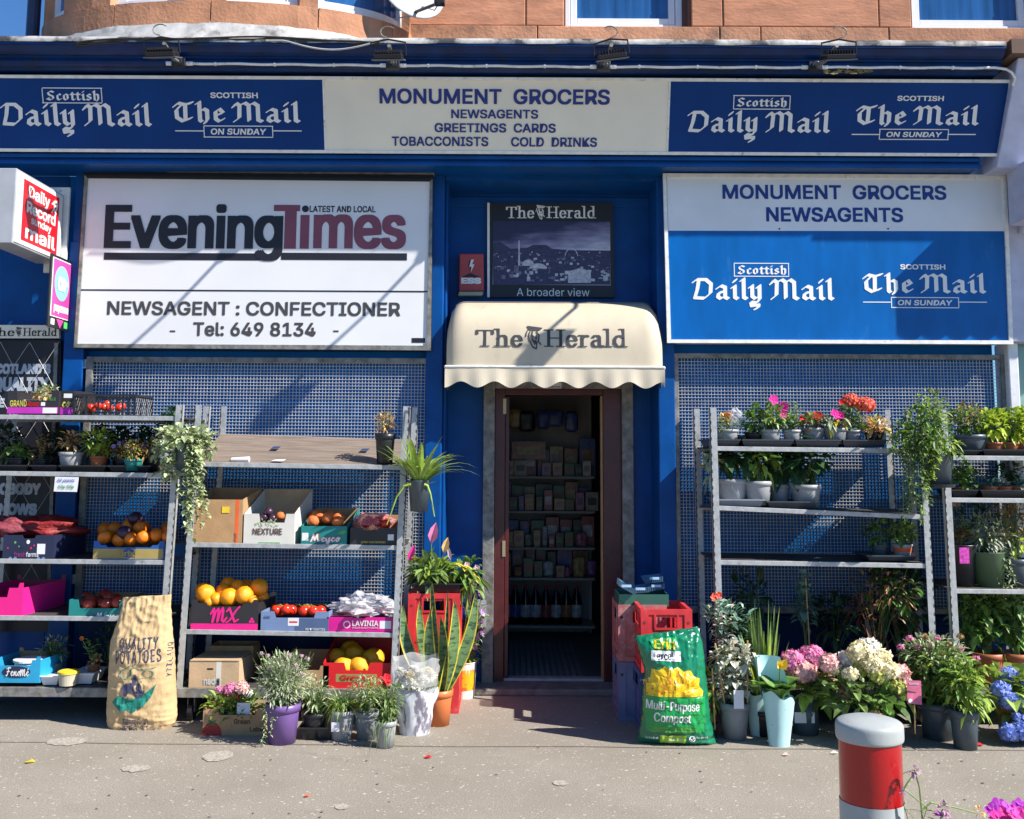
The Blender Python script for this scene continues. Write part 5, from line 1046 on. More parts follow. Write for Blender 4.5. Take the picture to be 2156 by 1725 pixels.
# ================================================================ PLANTS
def pot(e, c, r, h, mt, kind='round', lab=None):
    if kind == 'round': pr = [(0, .001), (r*.74, .001), (r*.90, h*.80), (r*.90, h*.80+.0005), (r*.97, h*.81), (r, h), (r*.93, h), (r*.9, h*.86)]
    elif kind == 'plain': pr = [(0, .001), (r*.78, .001), (r, h*.97), (r*1.03, h), (r*.93, h), (r*.9, h*.86)]
    else: pr = [(0, .001), (r*.9, .001), (r*.94, h), (r*.88, h), (r*.86, h*.86)]
    o = MB().lathe(c, pr, 26).build('pot', mt, e, smooth=False)
    for p in o.data.polygons: p.use_smooth = abs(p.normal.z) < .6
    MB().lathe(c, [(r*.9, h*.87), (r*.5, h*.9), (0, h*.88)], 14).build('soil', soil, e)
def plant(label, u, v, Y, pr, fol, name='potted_plant', cat='potted plant', z=None, group=None, seed=None, pot_kind='round', potm=None):
    """u, v: picture point of the foot; Y: its depth (None = stands on the pavement); pr: pot (width, height) px; fol: foliage in px from the foot"""
    random.seed(seed if seed is not None else int(u*7+v))
    if Y is None: g = G(u, v); k = (g.y+7)/2156; c = Vector((g.x, g.y + (pr[0]*k/2*.75 if pr else 0), 0)); c.x = g.x*(c.y+7)/(g.y+7); k = (c.y+7)/2156
    else:
        k = (Y+7)/2156; c = W(u, v, Y)
        if z is not None: c.z = z
    e = empty(name, label, cat, c, group); top = c
    if pr:
        pot(e, c, pr[0]*k/2, pr[1]*k, potm or potgrey, pot_kind); top = c + Vector((0, 0, pr[1]*k*.88))
    acc = {}
    for f in fol:
        t = f[0]
        if t == 'ball':
            _, dx, dz, rx, rz, n, L, Wd, mk = f[:9]; dr = f[9] if len(f) > 9 else .35; ry = (f[10] if len(f) > 10 else min(rx*k, .17)/k)
            m = acc.setdefault(('foliage', mk), MB()); cc = c + Vector((dx*k, 0, dz*k)); st = acc.setdefault(('stems', 'bronze' if mk in ('brown', 'straw') else 'mid'), MB())
            for i in range(n):
                d = Vector((random.gauss(0, 1), random.gauss(0, 1), random.gauss(.15, 1))).normalized(); q = random.random()**.45
                p = cc + Vector((d.x*rx*k*q, d.y*ry*k*q, d.z*rz*k*q)); dd = (d*.9 + Vector((random.gauss(0, .5), random.gauss(0, .5), random.gauss(.25, .45)))).normalized()
                s_ = random.uniform(.45, 1.35); m.leaf(p, dd, L*k*s_, Wd*k*s_, dr*random.uniform(.4, 1.5))
                if i % 9 == 0: st.tube([top + Vector((random.uniform(-.25, .25)*rx*k*.3, random.uniform(-.02, .02), 0)), (top+p)/2 + Vector((0, 0, .02)), p], .0018, 4, .0008, False)
        elif t == 'spike':                   # upright leafy or flowering stems
            _, dx, dz, rx, hh, n, L, Wd, mk = f[:9]; m = acc.setdefault(('foliage', mk), MB()); st = acc.setdefault(('stems', 'mid'), MB())
            for i in range(n):
                b0 = top + Vector((random.uniform(-.3, .3)*rx*k, random.uniform(-.3, .3)*rx*k, 0)); tp = c + Vector(((dx + random.uniform(-1, 1)*rx)*k, random.uniform(-1, 1)*min(rx*k, .14), (dz + hh*random.uniform(.7, 1))*k)); st.tube([b0, (b0*.45+tp*.55)+Vector((0, 0, .01)), tp], .002, 4, .0008, False)
                for j in range(int(f[9] if len(f) > 9 else 14)):
                    q = .12 + .88*j/(f[9] if len(f) > 9 else 14); p = b0.lerp(tp, q) + Vector((0, 0, .01*q)); an = j*2.4+i; m.leaf(p, (math.cos(an), math.sin(an), random.uniform(.2, .9)), L*k*random.uniform(.7, 1.2), Wd*k, .3)
        elif t == 'blade':
            _, n, L, Wd, spr, mk, dr = f[:7]; m = acc.setdefault(('leaves', mk), MB()); dx = f[7] if len(f) > 7 else 0
            for i in range(n):
                an = random.uniform(0, 6.283); s_ = spr*random.uniform(.3, 1.1); m.strap(top + Vector((dx*k+math.cos(an)*L*k*.05, math.sin(an)*L*k*.05, -.005)), (math.cos(an)*s_, math.sin(an)*s_*.7, 1), L*k*random.uniform(.6, 1.1), Wd*k*random.uniform(.7, 1.15), dr*random.uniform(.5, 1.3), taper=1)
        elif t == 'mop':                     # round flower head of many small florets
            _, dx, dz, r, n, s, mk = f[:7]; dy = f[7] if len(f) > 7 else 0; m = MB(); cc = c + Vector((dx*k, dy, dz*k))
            for i in range(n):
                d = Vector((random.gauss(0, 1), random.gauss(-.35, 1), random.gauss(.25, 1))).normalized(); jj = random.uniform(.74, 1.06)*(1 + .22*noise.noise(d*2.4 + Vector((dx, dz, 0)))); s = f[5]*(1.35 if r > 12 else 1); p = cc + Vector((d.x*r*k*jj, d.y*r*k*jj, d.z*r*k*.78*jj)); a = (d.cross(Vector((0, .3, 1))).normalized() + Vector((random.gauss(0, .35), random.gauss(0, .35), random.gauss(0, .35)))); a = (a - d*a.dot(d)*.5).normalized(); b = d.cross(a); an0 = random.uniform(0, 1.57)
                for q in range(4):
                    an = an0+q*1.5708; v1 = a*math.cos(an)+b*math.sin(an); v2 = a*math.cos(an+.62)+b*math.sin(an+.62); v3 = a*math.cos(an-.62)+b*math.sin(an-.62); ss = s*k*random.uniform(.8, 1.15)
                    m.poly([p + d*.001, p+v3*ss*.62+d*ss*.12, p+v1*ss*.95+d*ss*random.uniform(.05, .35), p+v2*ss*.62+d*ss*.12])
            m.build('flower_head', LF[mk], e)
            acc.setdefault(('stems', 'mid'), MB()).tube([top, (top+cc)/2+Vector((0, .01, .02)), cc], .003, 5, None, False)
        elif t == 'flower':
            _, dx, dz, r, mk = f[:5]; m = MB(); dy = f[5] if len(f) > 5 else -.04; cc = c + Vector((dx*k, dy, dz*k)); d = Vector((random.uniform(-.4, .4), -1, random.uniform(0, .6))).normalized(); a = d.cross(Vector((0, 0, 1))).normalized(); b = d.cross(a)
            for q in range(5):
                an = q*1.2566; v1 = a*math.cos(an)+b*math.sin(an); m.leaf(cc, (v1 + d*.35), r*k*1.1, r*k*1.1, .1, up=d)
            m.sphere(cc + d*r*k*.15, r*k*.22, nu=8, nv=5); m.build('flower', LF[mk], e); acc.setdefault(('stems', 'mid'), MB()).tube([top, (top+cc)/2+Vector((0, 0, .01)), cc], .0016, 4, None, False)
        elif t == 'trail':                   # hanging vine
            _, dx0, dz0, dx1, dz1, n, L, Wd, mk = f[:9]; m = acc.setdefault(('trailing_leaves', mk), MB()); st = acc.setdefault(('stems', 'mid'), MB())
            p0 = c + Vector((dx0*k, -.06, dz0*k)); p1 = c + Vector((dx1*k, -.09+random.uniform(-.04, .04), dz1*k)); pts = [p0.lerp(p1, i/8) + Vector((random.gauss(0, .008), random.gauss(0, .008), .06*math.sin(i/8*3.14))) for i in range(9)]; st.tube(pts, .0018, 4, None, False)
            for i in range(n):
                q = i/n*8; a_ = int(min(q, 7)); p = pts[a_].lerp(pts[a_+1], q-a_); an = random.uniform(0, 6.28); m.leaf(p, (math.cos(an), math.sin(an)-.4, random.uniform(-.4, .6)), L*k*random.uniform(.7, 1.2), Wd*k*random.uniform(.8, 1.2), .4)
        elif t == 'spathe':
            _, dx, dz, L, Wd, mk = f[:6]; m = MB(); p = c + Vector((dx*k, -.05, dz*k)); m.leaf(p, (random.uniform(-.25, .35), -.1, 1), L*k, Wd*k, .0, up=Vector((0, -1, .2)), fold=.4); m.build('spathe', LF[mk], e); acc.setdefault(('stems', 'mid'), MB()).tube([top, (top+p)/2+Vector((0, -.02, .01)), p], .003, 5, None, False)
        elif t == 'cane':
            _, x0, z0, x1, z1c = f[:5]; MB().tube([c+Vector((x0*k, -.04, z0*k)), c+Vector((x1*k, -.05, z1c*k))], .005, 6).build('cane', M('bamboo', (.50, .33, .13), .6), e)
        elif t == 'tag':
            _, x0, z0, ww, hh, mt = f[:6]; MB().box(c.x+x0*k, c.x+(x0+ww)*k, c.y-(pr[0]*k/2 if pr else .03)-.012, c.y-(pr[0]*k/2 if pr else .03)-.010, c.z+z0*k, c.z+(z0+hh)*k).build('plant_label', mt, e)
    for (nm, mk), m in acc.items():
        if m.v: m.build(nm, LF[mk], e)
    return e
GA = 'potted plants on the trolley shelves'
# ---- left trolley, second shelf
zz = 1.482
for lab, u0, u1 in (('black pot tray under the green primula at the left edge', -10, 58), ('black pot tray under the straggly plants left of centre', 62, 120), ('black pot tray under the brown and bright green plants', 122, 222), ('black pot tray under the mauve flowered plants, next to the grey bowl', 226, 312)):
    tray(lab, u0, u1, 996, -.60, .34, 14, potblack, z=zz+.004)
ZT = zz + .012
plant('low green primula with rounded leaves at the left end of the second shelf', 34, 990, -.46, (44, 26), [('ball', 0, 36, 26, 14, 60, 17, 12, 'mid'), ('ball', 4, 30, 20, 8, 20, 14, 10, 'bright')], z=ZT, potm=potblack)
plant('straggly plant with yellow green shoots and a red tip', 86, 990, -.46, (34, 24), [('ball', 0, 38, 18, 22, 60, 12, 4, 'bronze'), ('spike', 0, 26, 10, 50, 4, 9, 4, 'straw'), ('trail', -4, 26, -20, -6, 16, 7, 3, 'straw')], z=ZT, potm=potblack)
plant('succulent with dead tan rosettes in a light grey pot', 156-8, 986, -.50, (50, 38), [('ball', 0, 58, 20, 22, 60, 15, 7, 'straw'), ('spike', 6, 44, 14, 36, 4, 10, 6, 'brown')], z=ZT, potm=potlight)
plant('bright green bushy plant in a small terracotta pot', 207, 990, -.48, (38, 30), [('ball', -4, 62, 32, 26, 150, 17, 7, 'bright'), ('ball', 0, 40, 20, 12, 30, 14, 7, 'yellow')], z=ZT, potm=terra)
plant('brownish plant with small mauve flowers beside the bright green one', 262, 992, -.48, (44, 26), [('ball', 0, 40, 32, 20, 130, 12, 5, 'bronze'), ('ball', 0, 36, 28, 14, 50, 11, 4, 'straw')] + [('flower', dx, dz, 5, 'mauve') for dx, dz in ((-20, 50), (-8, 56), (6, 52), (16, 48))], z=ZT, potm=potblack)
plant('brownish plant with a violet flower, second from the grey bowl', 322, 994, -.48, (44, 26), [('ball', 0, 42, 32, 22, 130, 12, 5, 'bronze'), ('ball', 6, 50, 20, 12, 40, 11, 5, 'sage')] + [('flower', dx, dz, 6, 'violet') for dx, dz in ((22, 64), (14, 60), (-18, 50))], z=ZT, potm=potblack)
plant('mossy olive dome of a plant in a teal pot beside the grey bowl', 402-4, 996, -.46, (46, 26), [('ball', 0, 44, 30, 24, 190, 8, 4, 'bronze'), ('ball', 2, 46, 28, 22, 80, 8, 4, 'bright')], z=ZT, potm=TEAL) if False else None
plant('mossy olive dome of a plant in a teal pot beside the grey bowl', 281, 990, -.56, (42, 24), [('ball', 0, 42, 28, 22, 190, 8, 4, 'bronze'), ('ball', 2, 44, 26, 20, 80, 8, 4, 'bright')], z=ZT, potm=TEAL)
plant('leafy plant in a grey bowl beside the hanging ivy', 338, 992, -.44, (54, 48), [('ball', -8, 58, 20, 14, 50, 14, 8, 'mid'), ('ball', 16, 90, 26, 40, 110, 16, 10, 'dark')], z=ZT, potm=potgrey)
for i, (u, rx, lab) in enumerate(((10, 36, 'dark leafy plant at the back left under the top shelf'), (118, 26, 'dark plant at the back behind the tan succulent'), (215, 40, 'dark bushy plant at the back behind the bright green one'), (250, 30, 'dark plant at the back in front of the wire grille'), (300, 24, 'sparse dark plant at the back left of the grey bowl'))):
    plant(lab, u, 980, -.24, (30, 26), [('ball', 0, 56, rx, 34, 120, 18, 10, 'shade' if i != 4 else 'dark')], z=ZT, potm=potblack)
# ---- left trolley, top: dead plants in the carton
plant('dry silvery plant standing in the black and magenta fruit box', 92, 866, -.47, (30, 24), [('ball', 4, 46, 22, 18, 110, 13, 5, 'sage'), ('ball', -2, 40, 18, 10, 40, 12, 5, 'straw')], z=1.845, potm=flm('pot_palepink', (.7, .4, .4)))
tag(MB().lathe(W(66, 862, -.44), [(0, .05), (.05, .05), (.055, .052), (.05, .06), (0, .062)], 20).build('paper_disc', paperw), 'round white paper lid lying in the black and magenta box', 'lid')
plant('small dry tan plant in the box next to the lattice crate', 137, 866, -.50, (18, 20), [('ball', 0, 30, 12, 10, 40, 10, 4, 'straw')], z=1.845, potm=potblack)
# ---- left trolley base
ZB = .215
plant('wispy lavender in a slate pot behind the cyan box', 112, 1428, -.42, (46, 30), [('blade', 60, 76, 2.2, .5, 'dark', .3), ('ball', -4, 54, 34, 30, 110, 13, 3, 'sage'), ('ball', -2, 50, 30, 26, 60, 13, 3, 'leaf')], z=ZB, potm=potslate)
plant('green shoot with an orange bud in a small clay pot', 196, 1430, -.46, (26, 30), [('spike', -10, 30, 14, 50, 4, 15, 6, 'bright', 8), ('ball', 2, 36, 14, 8, 24, 12, 8, 'straw'), ('flower', -22, 82, 5, 'porange')], z=ZB, potm=terra)
plant('dark leafy herb behind the potato sack', 226, 1428, -.34, (36, 30), [('ball', 0, 60, 30, 46, 130, 15, 6, 'dark')], z=ZB, potm=potblack)
# ---- hanging ivy between the left trolleys
iv = plant('variegated ivy spilling from a grey pot hung on the trolley post', 388, 997, -.80, (44, 66), [('ball', -4, 78, 58, 20, 260, 14, 12, 'ivy'), ('ball', -34, 44, 30, 28, 130, 14, 12, 'ivy'), ('ball', 44, 60, 18, 34, 90, 14, 12, 'ivy'), ('ball', -30, 6, 26, 18, 50, 16, 13, 'ivy')] + [('trail', 14+random.uniform(-10, 24), 80, 40+random.uniform(-22, 30), -40-random.uniform(0, 90), 44, 13, 11, 'ivy') for _ in range(8)] + [('trail', 20, 60, 24+i*6, -110-i*14, 34, 13, 10, 'ivy') for i in range(-3, 3)], name='hanging_plant', cat='hanging plant', potm=potslate, seed=5)
MB().tube([W(395, 910, -.78), W(405, 850, -.68)], .002, 4).build('hanger', black, iv)
# ---- tilted board plant and hanging orchid
plant('dried twiggy plant in a black pot on the tilted brown board', 810, 976, -.60, (44, 62), [('ball', 0, 84, 22, 24, 150, 9, 4, 'straw'), ('ball', -2, 92, 20, 20, 60, 9, 3, 'sage'), ('spike', 0, 62, 18, 50, 7, 6, 2, 'brown')], potm=potblack)
oc = plant('strappy leaved orchid in a slate pot hung on the trolley post', 882, 1077, -.74, (46, 64), [('blade', 30, 165, 15, .9, 'bright', .5), ('blade', 16, 150, 14, 1.2, 'mid', .42), ('blade', 8, 110, 12, .5, 'lime', .45)], name='hanging_plant', cat='hanging plant', potm=potslate, seed=3, pot_kind='plain')
m = MB(); k = 6.26/2156
for x0, dx, dzz in ((-16, -48, -60), (12, 22, -50)):
    p = W(882+x0, 1020, -.80); m.strap(p, (dx*.2, -.3, 1), .08, .022, 0, 3); pts = [p + Vector((dx*k*t, -.03, dzz*k*3*t*t*.55 + .05*t)) for t in (0, .3, .6, 1)]; m.tube(pts, .009, 4, .003)
m.build('hanging_leaves', LF['bright'], oc)
MB().tube([W(868, 1015, -.74), W(862, 900, -.68), W(860, 858, -.67), W(866, 862, -.67)], .0035, 5).build('hanger', black, oc)
# ---- ground in front of the left trolleys
e = carton('brown carton with a strawberry print holding the pink sweet williams', (427, 1494, 558, 1549), G(480, 1549).y, .24, card, notch=(.26, .84, .22), inner=cardd)
Yg = G(480, 1549).y
ctext(*e, Yg, 'Green', M('print_dark_brown', (.08, .04, .02), .7), (.50, .36, .76, .56), .012); ctext(*e, Yg, 'Label', MATS['print_dark_brown'], (.76, .66, 1.0, .84), .012)
m = MB(); c = e[1] + Vector((e[2]*.15, -.001, .0)); m.prism([c + Vector((.058*math.cos(q*.2856), 0, max(0, .075*math.sin(q*.2856)))) for q in range(12)], (0, .0006, 0)); m.build('printed_strawberry', M('print_strawberry', (.38, .03, .02), .7), e[0])
m = MB(); c = c + Vector((-.0, -.001, .06)); m.prism([c + Vector((.035*math.cos(q*.7854)*(1 if q % 2 else .4), 0, .022*math.sin(q*.7854)*(1 if q % 2 else .4)+.01)) for q in range(8)], (0, .0006, 0)); m.build('printed_sprig', M('print_stalk', (.05, .12, .03), .7), e[0])
plant('sweet williams with pink and white flower heads in the strawberry carton', 486, 1500, Yg+.11, (50, 18), [('ball', -18, 26, 42, 20, 110, 26, 9, 'bright'), ('ball', 22, 26, 40, 22, 110, 26, 9, 'mid'), ('mop', -2, 60, 14, 70, 5, 'pink'), ('mop', -22, 56, 11, 50, 5, 'pink'), ('mop', 20, 62, 15, 80, 5, 'palepink'), ('mop', 34, 52, 10, 40, 5, 'white'), ('mop', 8, 46, 10, 30, 5, 'red'), ('tag', 20, 6, 26, 34, paperw)], z=.06, potm=potblack, seed=4)
plant('large grey green lavender bush in a purple pot', 594, 1571, None, (72, 78), [('ball', -2, 122, 52, 50, 900, 15, 3.4, 'sage', .1), ('ball', 0, 118, 50, 46, 420, 14, 3.2, 'silver', .1), ('blade', 120, 112, 2.4, .42, 'sage', .12), ('spike', 0, 90, 56, 96, 40, 7, 4, 'sage', 5)] + [('mop', random.uniform(-50, 48), random.uniform(128, 178), 4.5, 16, 3, 'lilac') for _ in range(22)] + [('trail', -26, 76, -30, 2, 60, 8, 3, 'sage'), ('trail', -12, 76, -18, 20, 40, 8, 3, 'sage')], potm=purplepot, seed=9)
Yt = -1.02
tray('black crate of herb pots behind the purple pot', 630, 700, 1536, Yt, .22, 26, potblack, z=.001)
plant('feathery green herb in a black pot right of the lavender', 662, 1532, -.96, (54, 48), [('ball', 0, 84, 34, 36, 200, 14, 4, 'sage'), ('blade', 80, 78, 3, .5, 'mid', .3)], z=.01, potm=potblack)
plant('clump of chives in a pale grey pot with a paper label', 719, 1562, None, (54, 58), [('blade', 210, 96, 2.6, .75, 'mid', .8), ('blade', 90, 84, 2.6, .7, 'bright', .9), ('blade', 30, 86, 2.6, .6, 'straw', 1.1), ('tag', -16, 22, 16, 18, paperw)], potm=potlight, seed=2)
plant('thyme with bare brown stems in a grey pot', 771, 1560, None, (50, 54), [('ball', -2, 96, 34, 30, 260, 11, 3.5, 'sage'), ('ball', 2, 90, 30, 26, 120, 12, 3, 'bright'), ('spike', 0, 40, 24, 50, 10, 4, 2, 'brown', 3)], potm=potgrey, seed=2)
plant('trailing green herb with a red flower beside the wrapped bouquet', 812, 1548, -1.13, (46, 52), [('ball', 2, 96, 30, 36, 240, 13, 4, 'mid'), ('blade', 50, 90, 3, .8, 'mid', 1.2), ('flower', 2, 138, 10, 'red'), ('flower', 4, 130, 7, 'red')], z=.001, potm=potlight, seed=2)
# wrapped bouquet
def cone_wrap(e, c, rb, rt, h, mt, name='wrapping', slant=0.0, wob=.04, seed=0, n=40, back=0.0):
    m = MB(); rows = []
    for j in range(9):
        t = j/8; row = []
        for i in range(n):
            a = 2*math.pi*i/n; top = h*(1 + slant*math.cos(a) + back*math.sin(a) + .05*math.sin(5*a+seed)); r = rb + (rt-rb)*t**1.1; r *= 1 + wob*noise.noise(Vector((math.cos(a)*2, math.sin(a)*2+seed, t*3)))*(.4+t)
            row.append((c.x + r*math.cos(a), c.y + r*.8*math.sin(a), c.z + top*t))
        rows.append(row)
    m.add([p for r_ in rows for p in r_], [(j*n+i, j*n+(i+1) % n, (j+1)*n+(i+1) % n, (j+1)*n+i) for j in range(8) for i in range(n)])
    m.poly(rows[0]); return m.build(name, mt, e, smooth=True)
wrapm = M('printed_white_wrap', (.66, .68, .72), .4, var=.1, scale=30, bump=.3, bscale=12, dirt=((.22, .20, .25), 13, .52, .58), stretch=(1, 1, .4))
c = G(873, 1556); c = Vector((c.x*(1+.12/(c.y+7)), c.y+.12, 0)); bq = empty('wrapped_bouquet', 'bunch of cream carnations in white printed wrap, in front of the snake plant', 'bouquet', c)
k = (c.y+7)/2156
cone_wrap(bq, c, 30*k, 46*k, 88*k, wrapm, wob=.16, seed=2); cone_wrap(bq, c + Vector((0, 0, 76*k)), 43*k, 49*k, 74*k, clear, 'clear_wrap', wob=.2, seed=5)
random.seed(4)
for i in range(26):
    a = random.uniform(0, 6.28); r_ = 36*k*math.sqrt(random.random()); p = c + Vector((r_*math.cos(a), r_*.8*math.sin(a), (106 + random.uniform(-12, 16))*k)); m = MB()
    for q in range(26):
        d = Vector((random.gauss(0, 1), random.gauss(0, 1), random.gauss(.8, .8))).normalized(); m.leaf(p, d, 13*k, 10*k, .1)
    m.build('flower_head', LF['cream' if i % 3 == 0 else 'white'], bq)
m = MB()
for i in range(60): a = random.uniform(0, 6.28); m.leaf(c + Vector((34*k*math.cos(a), 30*k*math.sin(a), 88*k)), (math.cos(a), math.sin(a), .9), 24*k, 4*k, .2)
m.build('foliage', LF['mid'], bq)
# snake plant
c = G(921, 1532) + Vector((0, .07, 0)); k = (c.y+7)/2156; sp_ = empty('snake_plant', 'tall yellow edged snake plant in an orange pot in front of the red crates', 'potted plant', c)
pot(sp_, c, 30*k, 70*k, orangepot)
for i, (dx, dy, w_, tx, hh) in enumerate(((-50, .05, 30, -62, 236), (-26, .03, 26, -34, 244), (-6, .09, 18, -14, 236), (-4, .10, 20, -18, 284), (16, .0, 30, -2, 216), (-20, -.03, 30, -12, 226), (40, .06, 30, 62, 262), (28, .02, 32, 22, 246), (52, .10, 28, 42, 250), (8, .12, 12, 12, 262))):
    base = c + Vector((dx*k*.22, dy*.4-.01, 56*k)); tip = c + Vector((tx*k, dy-.02, hh*k)); mA, mB_ = MB(), MB(); n = 14; A, Bv = [], []
    for j in range(n+1):
        t = j/n; p = base.lerp(tip, t) + Vector((dx*k*.55*math.sin(t*2.6), 0, 0)); ww = w_*k*.45*(math.sin(math.pi*min(1, .16+t*.84))**.7 if t < 1 else 0) + .0006; tw = .5*math.sin(i+t*1.4); sx, sy = math.cos(tw), math.sin(tw)
        A.append([p + Vector((-ww*.80*sx, -ww*.80*sy, 0)), p + Vector((0, .006, 0)), p + Vector((ww*.80*sx, ww*.80*sy, 0))])
        Bv.append([p + Vector((-ww*sx, -ww*sy-.002, 0)), p + Vector((-ww*.80*sx, -ww*.80*sy, 0)), p + Vector((ww*.80*sx, ww*.80*sy, 0)), p + Vector((ww*sx, ww*sy-.002, 0))])
    for a, b in zip(A, A[1:]): mA.add(a+b, [(0, 1, 4, 3), (1, 2, 5, 4)])
    for a, b in zip(Bv, Bv[1:]): mB_.add(a+b, [(0, 1, 5, 4), (2, 3, 7, 6)])
    lf = mA.build('leaf', M('snake_leaf', (.11, .19, .07), .45, var=.2, scale=6, dirt=((.02, .06, .025), 14, .50, .56), stretch=(1, 1, 3.2)), sp_, smooth=True); mB_.build('leaf_margin', LF['yellow'] if True else None, lf)
# ---- red crates left of door
def crate(name, label, c, wx, dy, h, mt, hole=True, group=None, rot=0):
    e = empty(name, label, 'crate', c, group); x0, x1, y0, y1, z0, z1 = -wx/2, wx/2, 0, dy, .001, h-.001
    m = MB(); t = .012
    def side(ax):                       # a wall with rim, corner posts, hand hole and ribs
        L = (x1-x0) if ax == 'x' else (y1-y0)
        def bx(a, b, z_a, z_b, d0, d1):
            for s in (0, 1):
                if ax == 'x': yy = (y0+d0, y0+d1) if s == 0 else (y1-d1, y1-d0); m.box(x0+a, x0+b, yy[0], yy[1], z_a, z_b)
                else: xx = (x0+d0, x0+d1) if s == 0 else (x1-d1, x1-d0); m.box(xx[0], xx[1], y0+a, y0+b, z_a, z_b)
        e0 = .0 if ax == 'x' else .046; L2 = L - e0
        bx(e0, L2, z1-.03, z1, 0, .022); bx(e0, L2, z0, z0+.03, 0, .022)
        bx(e0, .045 if ax == 'x' else .05, z0+.03, z1-.03, 0, .020); bx(L-.045 if ax == 'x' else L2-.004, L2, z0+.03, z1-.03, 0, .020)
        hz0, hz1 = z1-.105, z1-.045; a, b = L*.3, L*.7
        bx(.045, a, z0+.03, z1-.03, .006, .014); bx(b, L-.045, z0+.03, z1-.03, .006, .014); bx(a, b, z0+.03, hz0, .006, .0138); bx(a, b, hz1, z1-.03, .006, .0138)
        bx(a-.01, b+.01, hz0-.012, hz0, .0, .016); bx(a-.012, a, hz0, z1-.03, 0, .016); bx(b, b+.012, hz0, z1-.03, 0, .016); bx(.045, L-.045, z0+.075, z0+.085, .001, .016)
    side('x'); side('y'); m.box(x0+.02, x1-.02, y0+.02, y1-.02, z0+.002, z0+.010)
    ca, sa = math.cos(rot), math.sin(rot); m.v = [(c.x + x*ca - y*sa, c.y + x*sa + y*ca, c.z + z) for x, y, z in m.v]
    m.build('crate_shell', mt, e); q = MB()
    for x in (x0+.022, x1-.022): q.tube([(x, -.0015, h-.075), (x, .0006, h-.075)], .009, 10)
    for s in (-.05, 0, .05): q.tube([(s, .0045, h*.42), (s+.02, .0045, h*.52), (s+.03, .0045, h*.38)], .0035, 4)
    q.v = [(c.x + x*ca - y*sa, c.y + x*sa + y*ca, c.z + z) for x, y, z in q.v]; q.build('moulded_marks', M('crate_mark', (.25, .03, .03), .5) if mt is redpl else black, e); return e
yc_ = G(930, 1503).y; p = G(925, 1503); hgt = .355
crate('drinks_crate', 'lower red drinks crate left of the door, behind the orange pot', Vector((p.x-.03, yc_, 0)), .30, .40, hgt, redpl)
crate('drinks_crate', 'upper red drinks crate left of the door, carrying the anthurium tray', Vector((p.x-.045, yc_+.02, hgt)), .325, .40, .375, redpl)
zt = hgt + .375
c = W(915, 1265, yc_+.03); k = (yc_+7)/2156
at = tray('black tray on top of the red crates left of the door', 864, 970, 1275, yc_+.03, .26, 20, potblack, z=zt+.001)
plant('anthurium with pink and orange spathes in the tray on the red crates', 908, 1262, yc_+.15, (60, 16), [('ball', -10, 42, 40, 26, 90, 32, 13, 'mid'), ('ball', 12, 34, 38, 22, 60, 32, 13, 'bright'), ('ball', -24, 48, 24, 16, 14, 28, 13, 'lime'), ('spathe', 0, 96, 44, 20, 'pink'), ('spathe', -46, 56, 40, 13, 'magenta'), ('spathe', 26, 76, 34, 15, 'straw'), ('spathe', 40, 62, 30, 8, 'lilac'), ('ball', 30, 12, 16, 6, 6, 26, 12, 'yellow')], z=zt+.006, potm=terra, seed=6)
plant('drooping peace lily with brown tips on the right of the crate tray', 958, 1262, yc_+.2, (40, 14), [('ball', 16, 36, 36, 22, 70, 36, 13, 'leaf', .8), ('trail', 20, 40, 46, -10, 16, 30, 12, 'mid'), ('trail', 10, 46, 34, 0, 12, 30, 12, 'yellow'), ('flower', 44, 44, 8, 'lilac'), ('flower', 24, 50, 7, 'lilac')], z=zt+.006, potm=potblack, seed=7)
p = G(975, 1474); bk, c, r, h = tub('white plastic bucket with an orange label beside the door', 975, 1474, p.y+.08, 27, 72, M('bucket_white', (.72, .70, .62), .4), None, 'bucket', 'bucket', z=0)
m = MB(); n = 12; 
m.add([(c.x + r*(.865+.12*zf)*1.006*math.cos(a_), c.y + r*(.865+.12*zf)*1.006*math.sin(a_), c.z+h*zf) for zf in (.24, .80) for a_ in [math.radians(-160 + 140*i/n) for i in range(n+1)]], [(i, i+1, n+1+i+1, n+1+i) for i in range(n)]); m.build('label', M('orange_label', (.80, .40, .01), .5, var=.08, dirt=((.75, .15, .01), 12, .5, .55)), bk)
plant('purple flowered plant with dark leaves growing beside the door', 985, 1420, p.y+.10, (10, 6), [('ball', -4, 130, 22, 50, 100, 22, 12, 'aubergine'), ('ball', 6, 60, 20, 40, 120, 13, 4, 'bright'), ('ball', 20, 120, 14, 40, 60, 12, 5, 'sage'), ('spathe', 4, 150, 32, 11, 'violet'), ('spathe', 26, 168, 26, 9, 'violet')] + [('flower', x, z_, 6, 'mauve') for x, z_ in ((26, 120), (18, 90), (28, 100), (30, 140), (14, 70))], z=.10, potm=potblack, name='flowering_plant', seed=3)
# ---- right of the door
yr = G(1330, 1500).y; p = G(1338, 1520)
pr_ = M('faded_pink_crate', (.42, .13, .13), .5, var=.3, dirt=((.55, .4, .38), 14, .5, .7))
crate('drinks_crate', 'blue drinks crate under the red one, right of the door', Vector((.905, -.86, 0)), .30, .40, .35, bluepl, rot=-.0)
crate('drinks_crate', 'red drinks crate on the blue one, beside the compost bag', Vector((.91, -.88, .352)), .30, .40, .36, redpl)
crate('drinks_crate', 'faded bluish crate at the back beneath the faded pink one, right of the door', Vector((.81, -.56, 0)), .30, .38, .35, M('faded_blue_crate', (.16, .17, .30), .5, var=.25)); crate('drinks_crate', 'upper faded crate at the back, carrying the green box', Vector((.81, -.56, .352)), .30, .38, .34, pr_)
MB_ = carton('dark green carton of punnets on the faded crates', (1303, 1252, 1408, 1277), -.55, .28, M('box_dark_green', (.03, .12, .09), .5), notch=None)
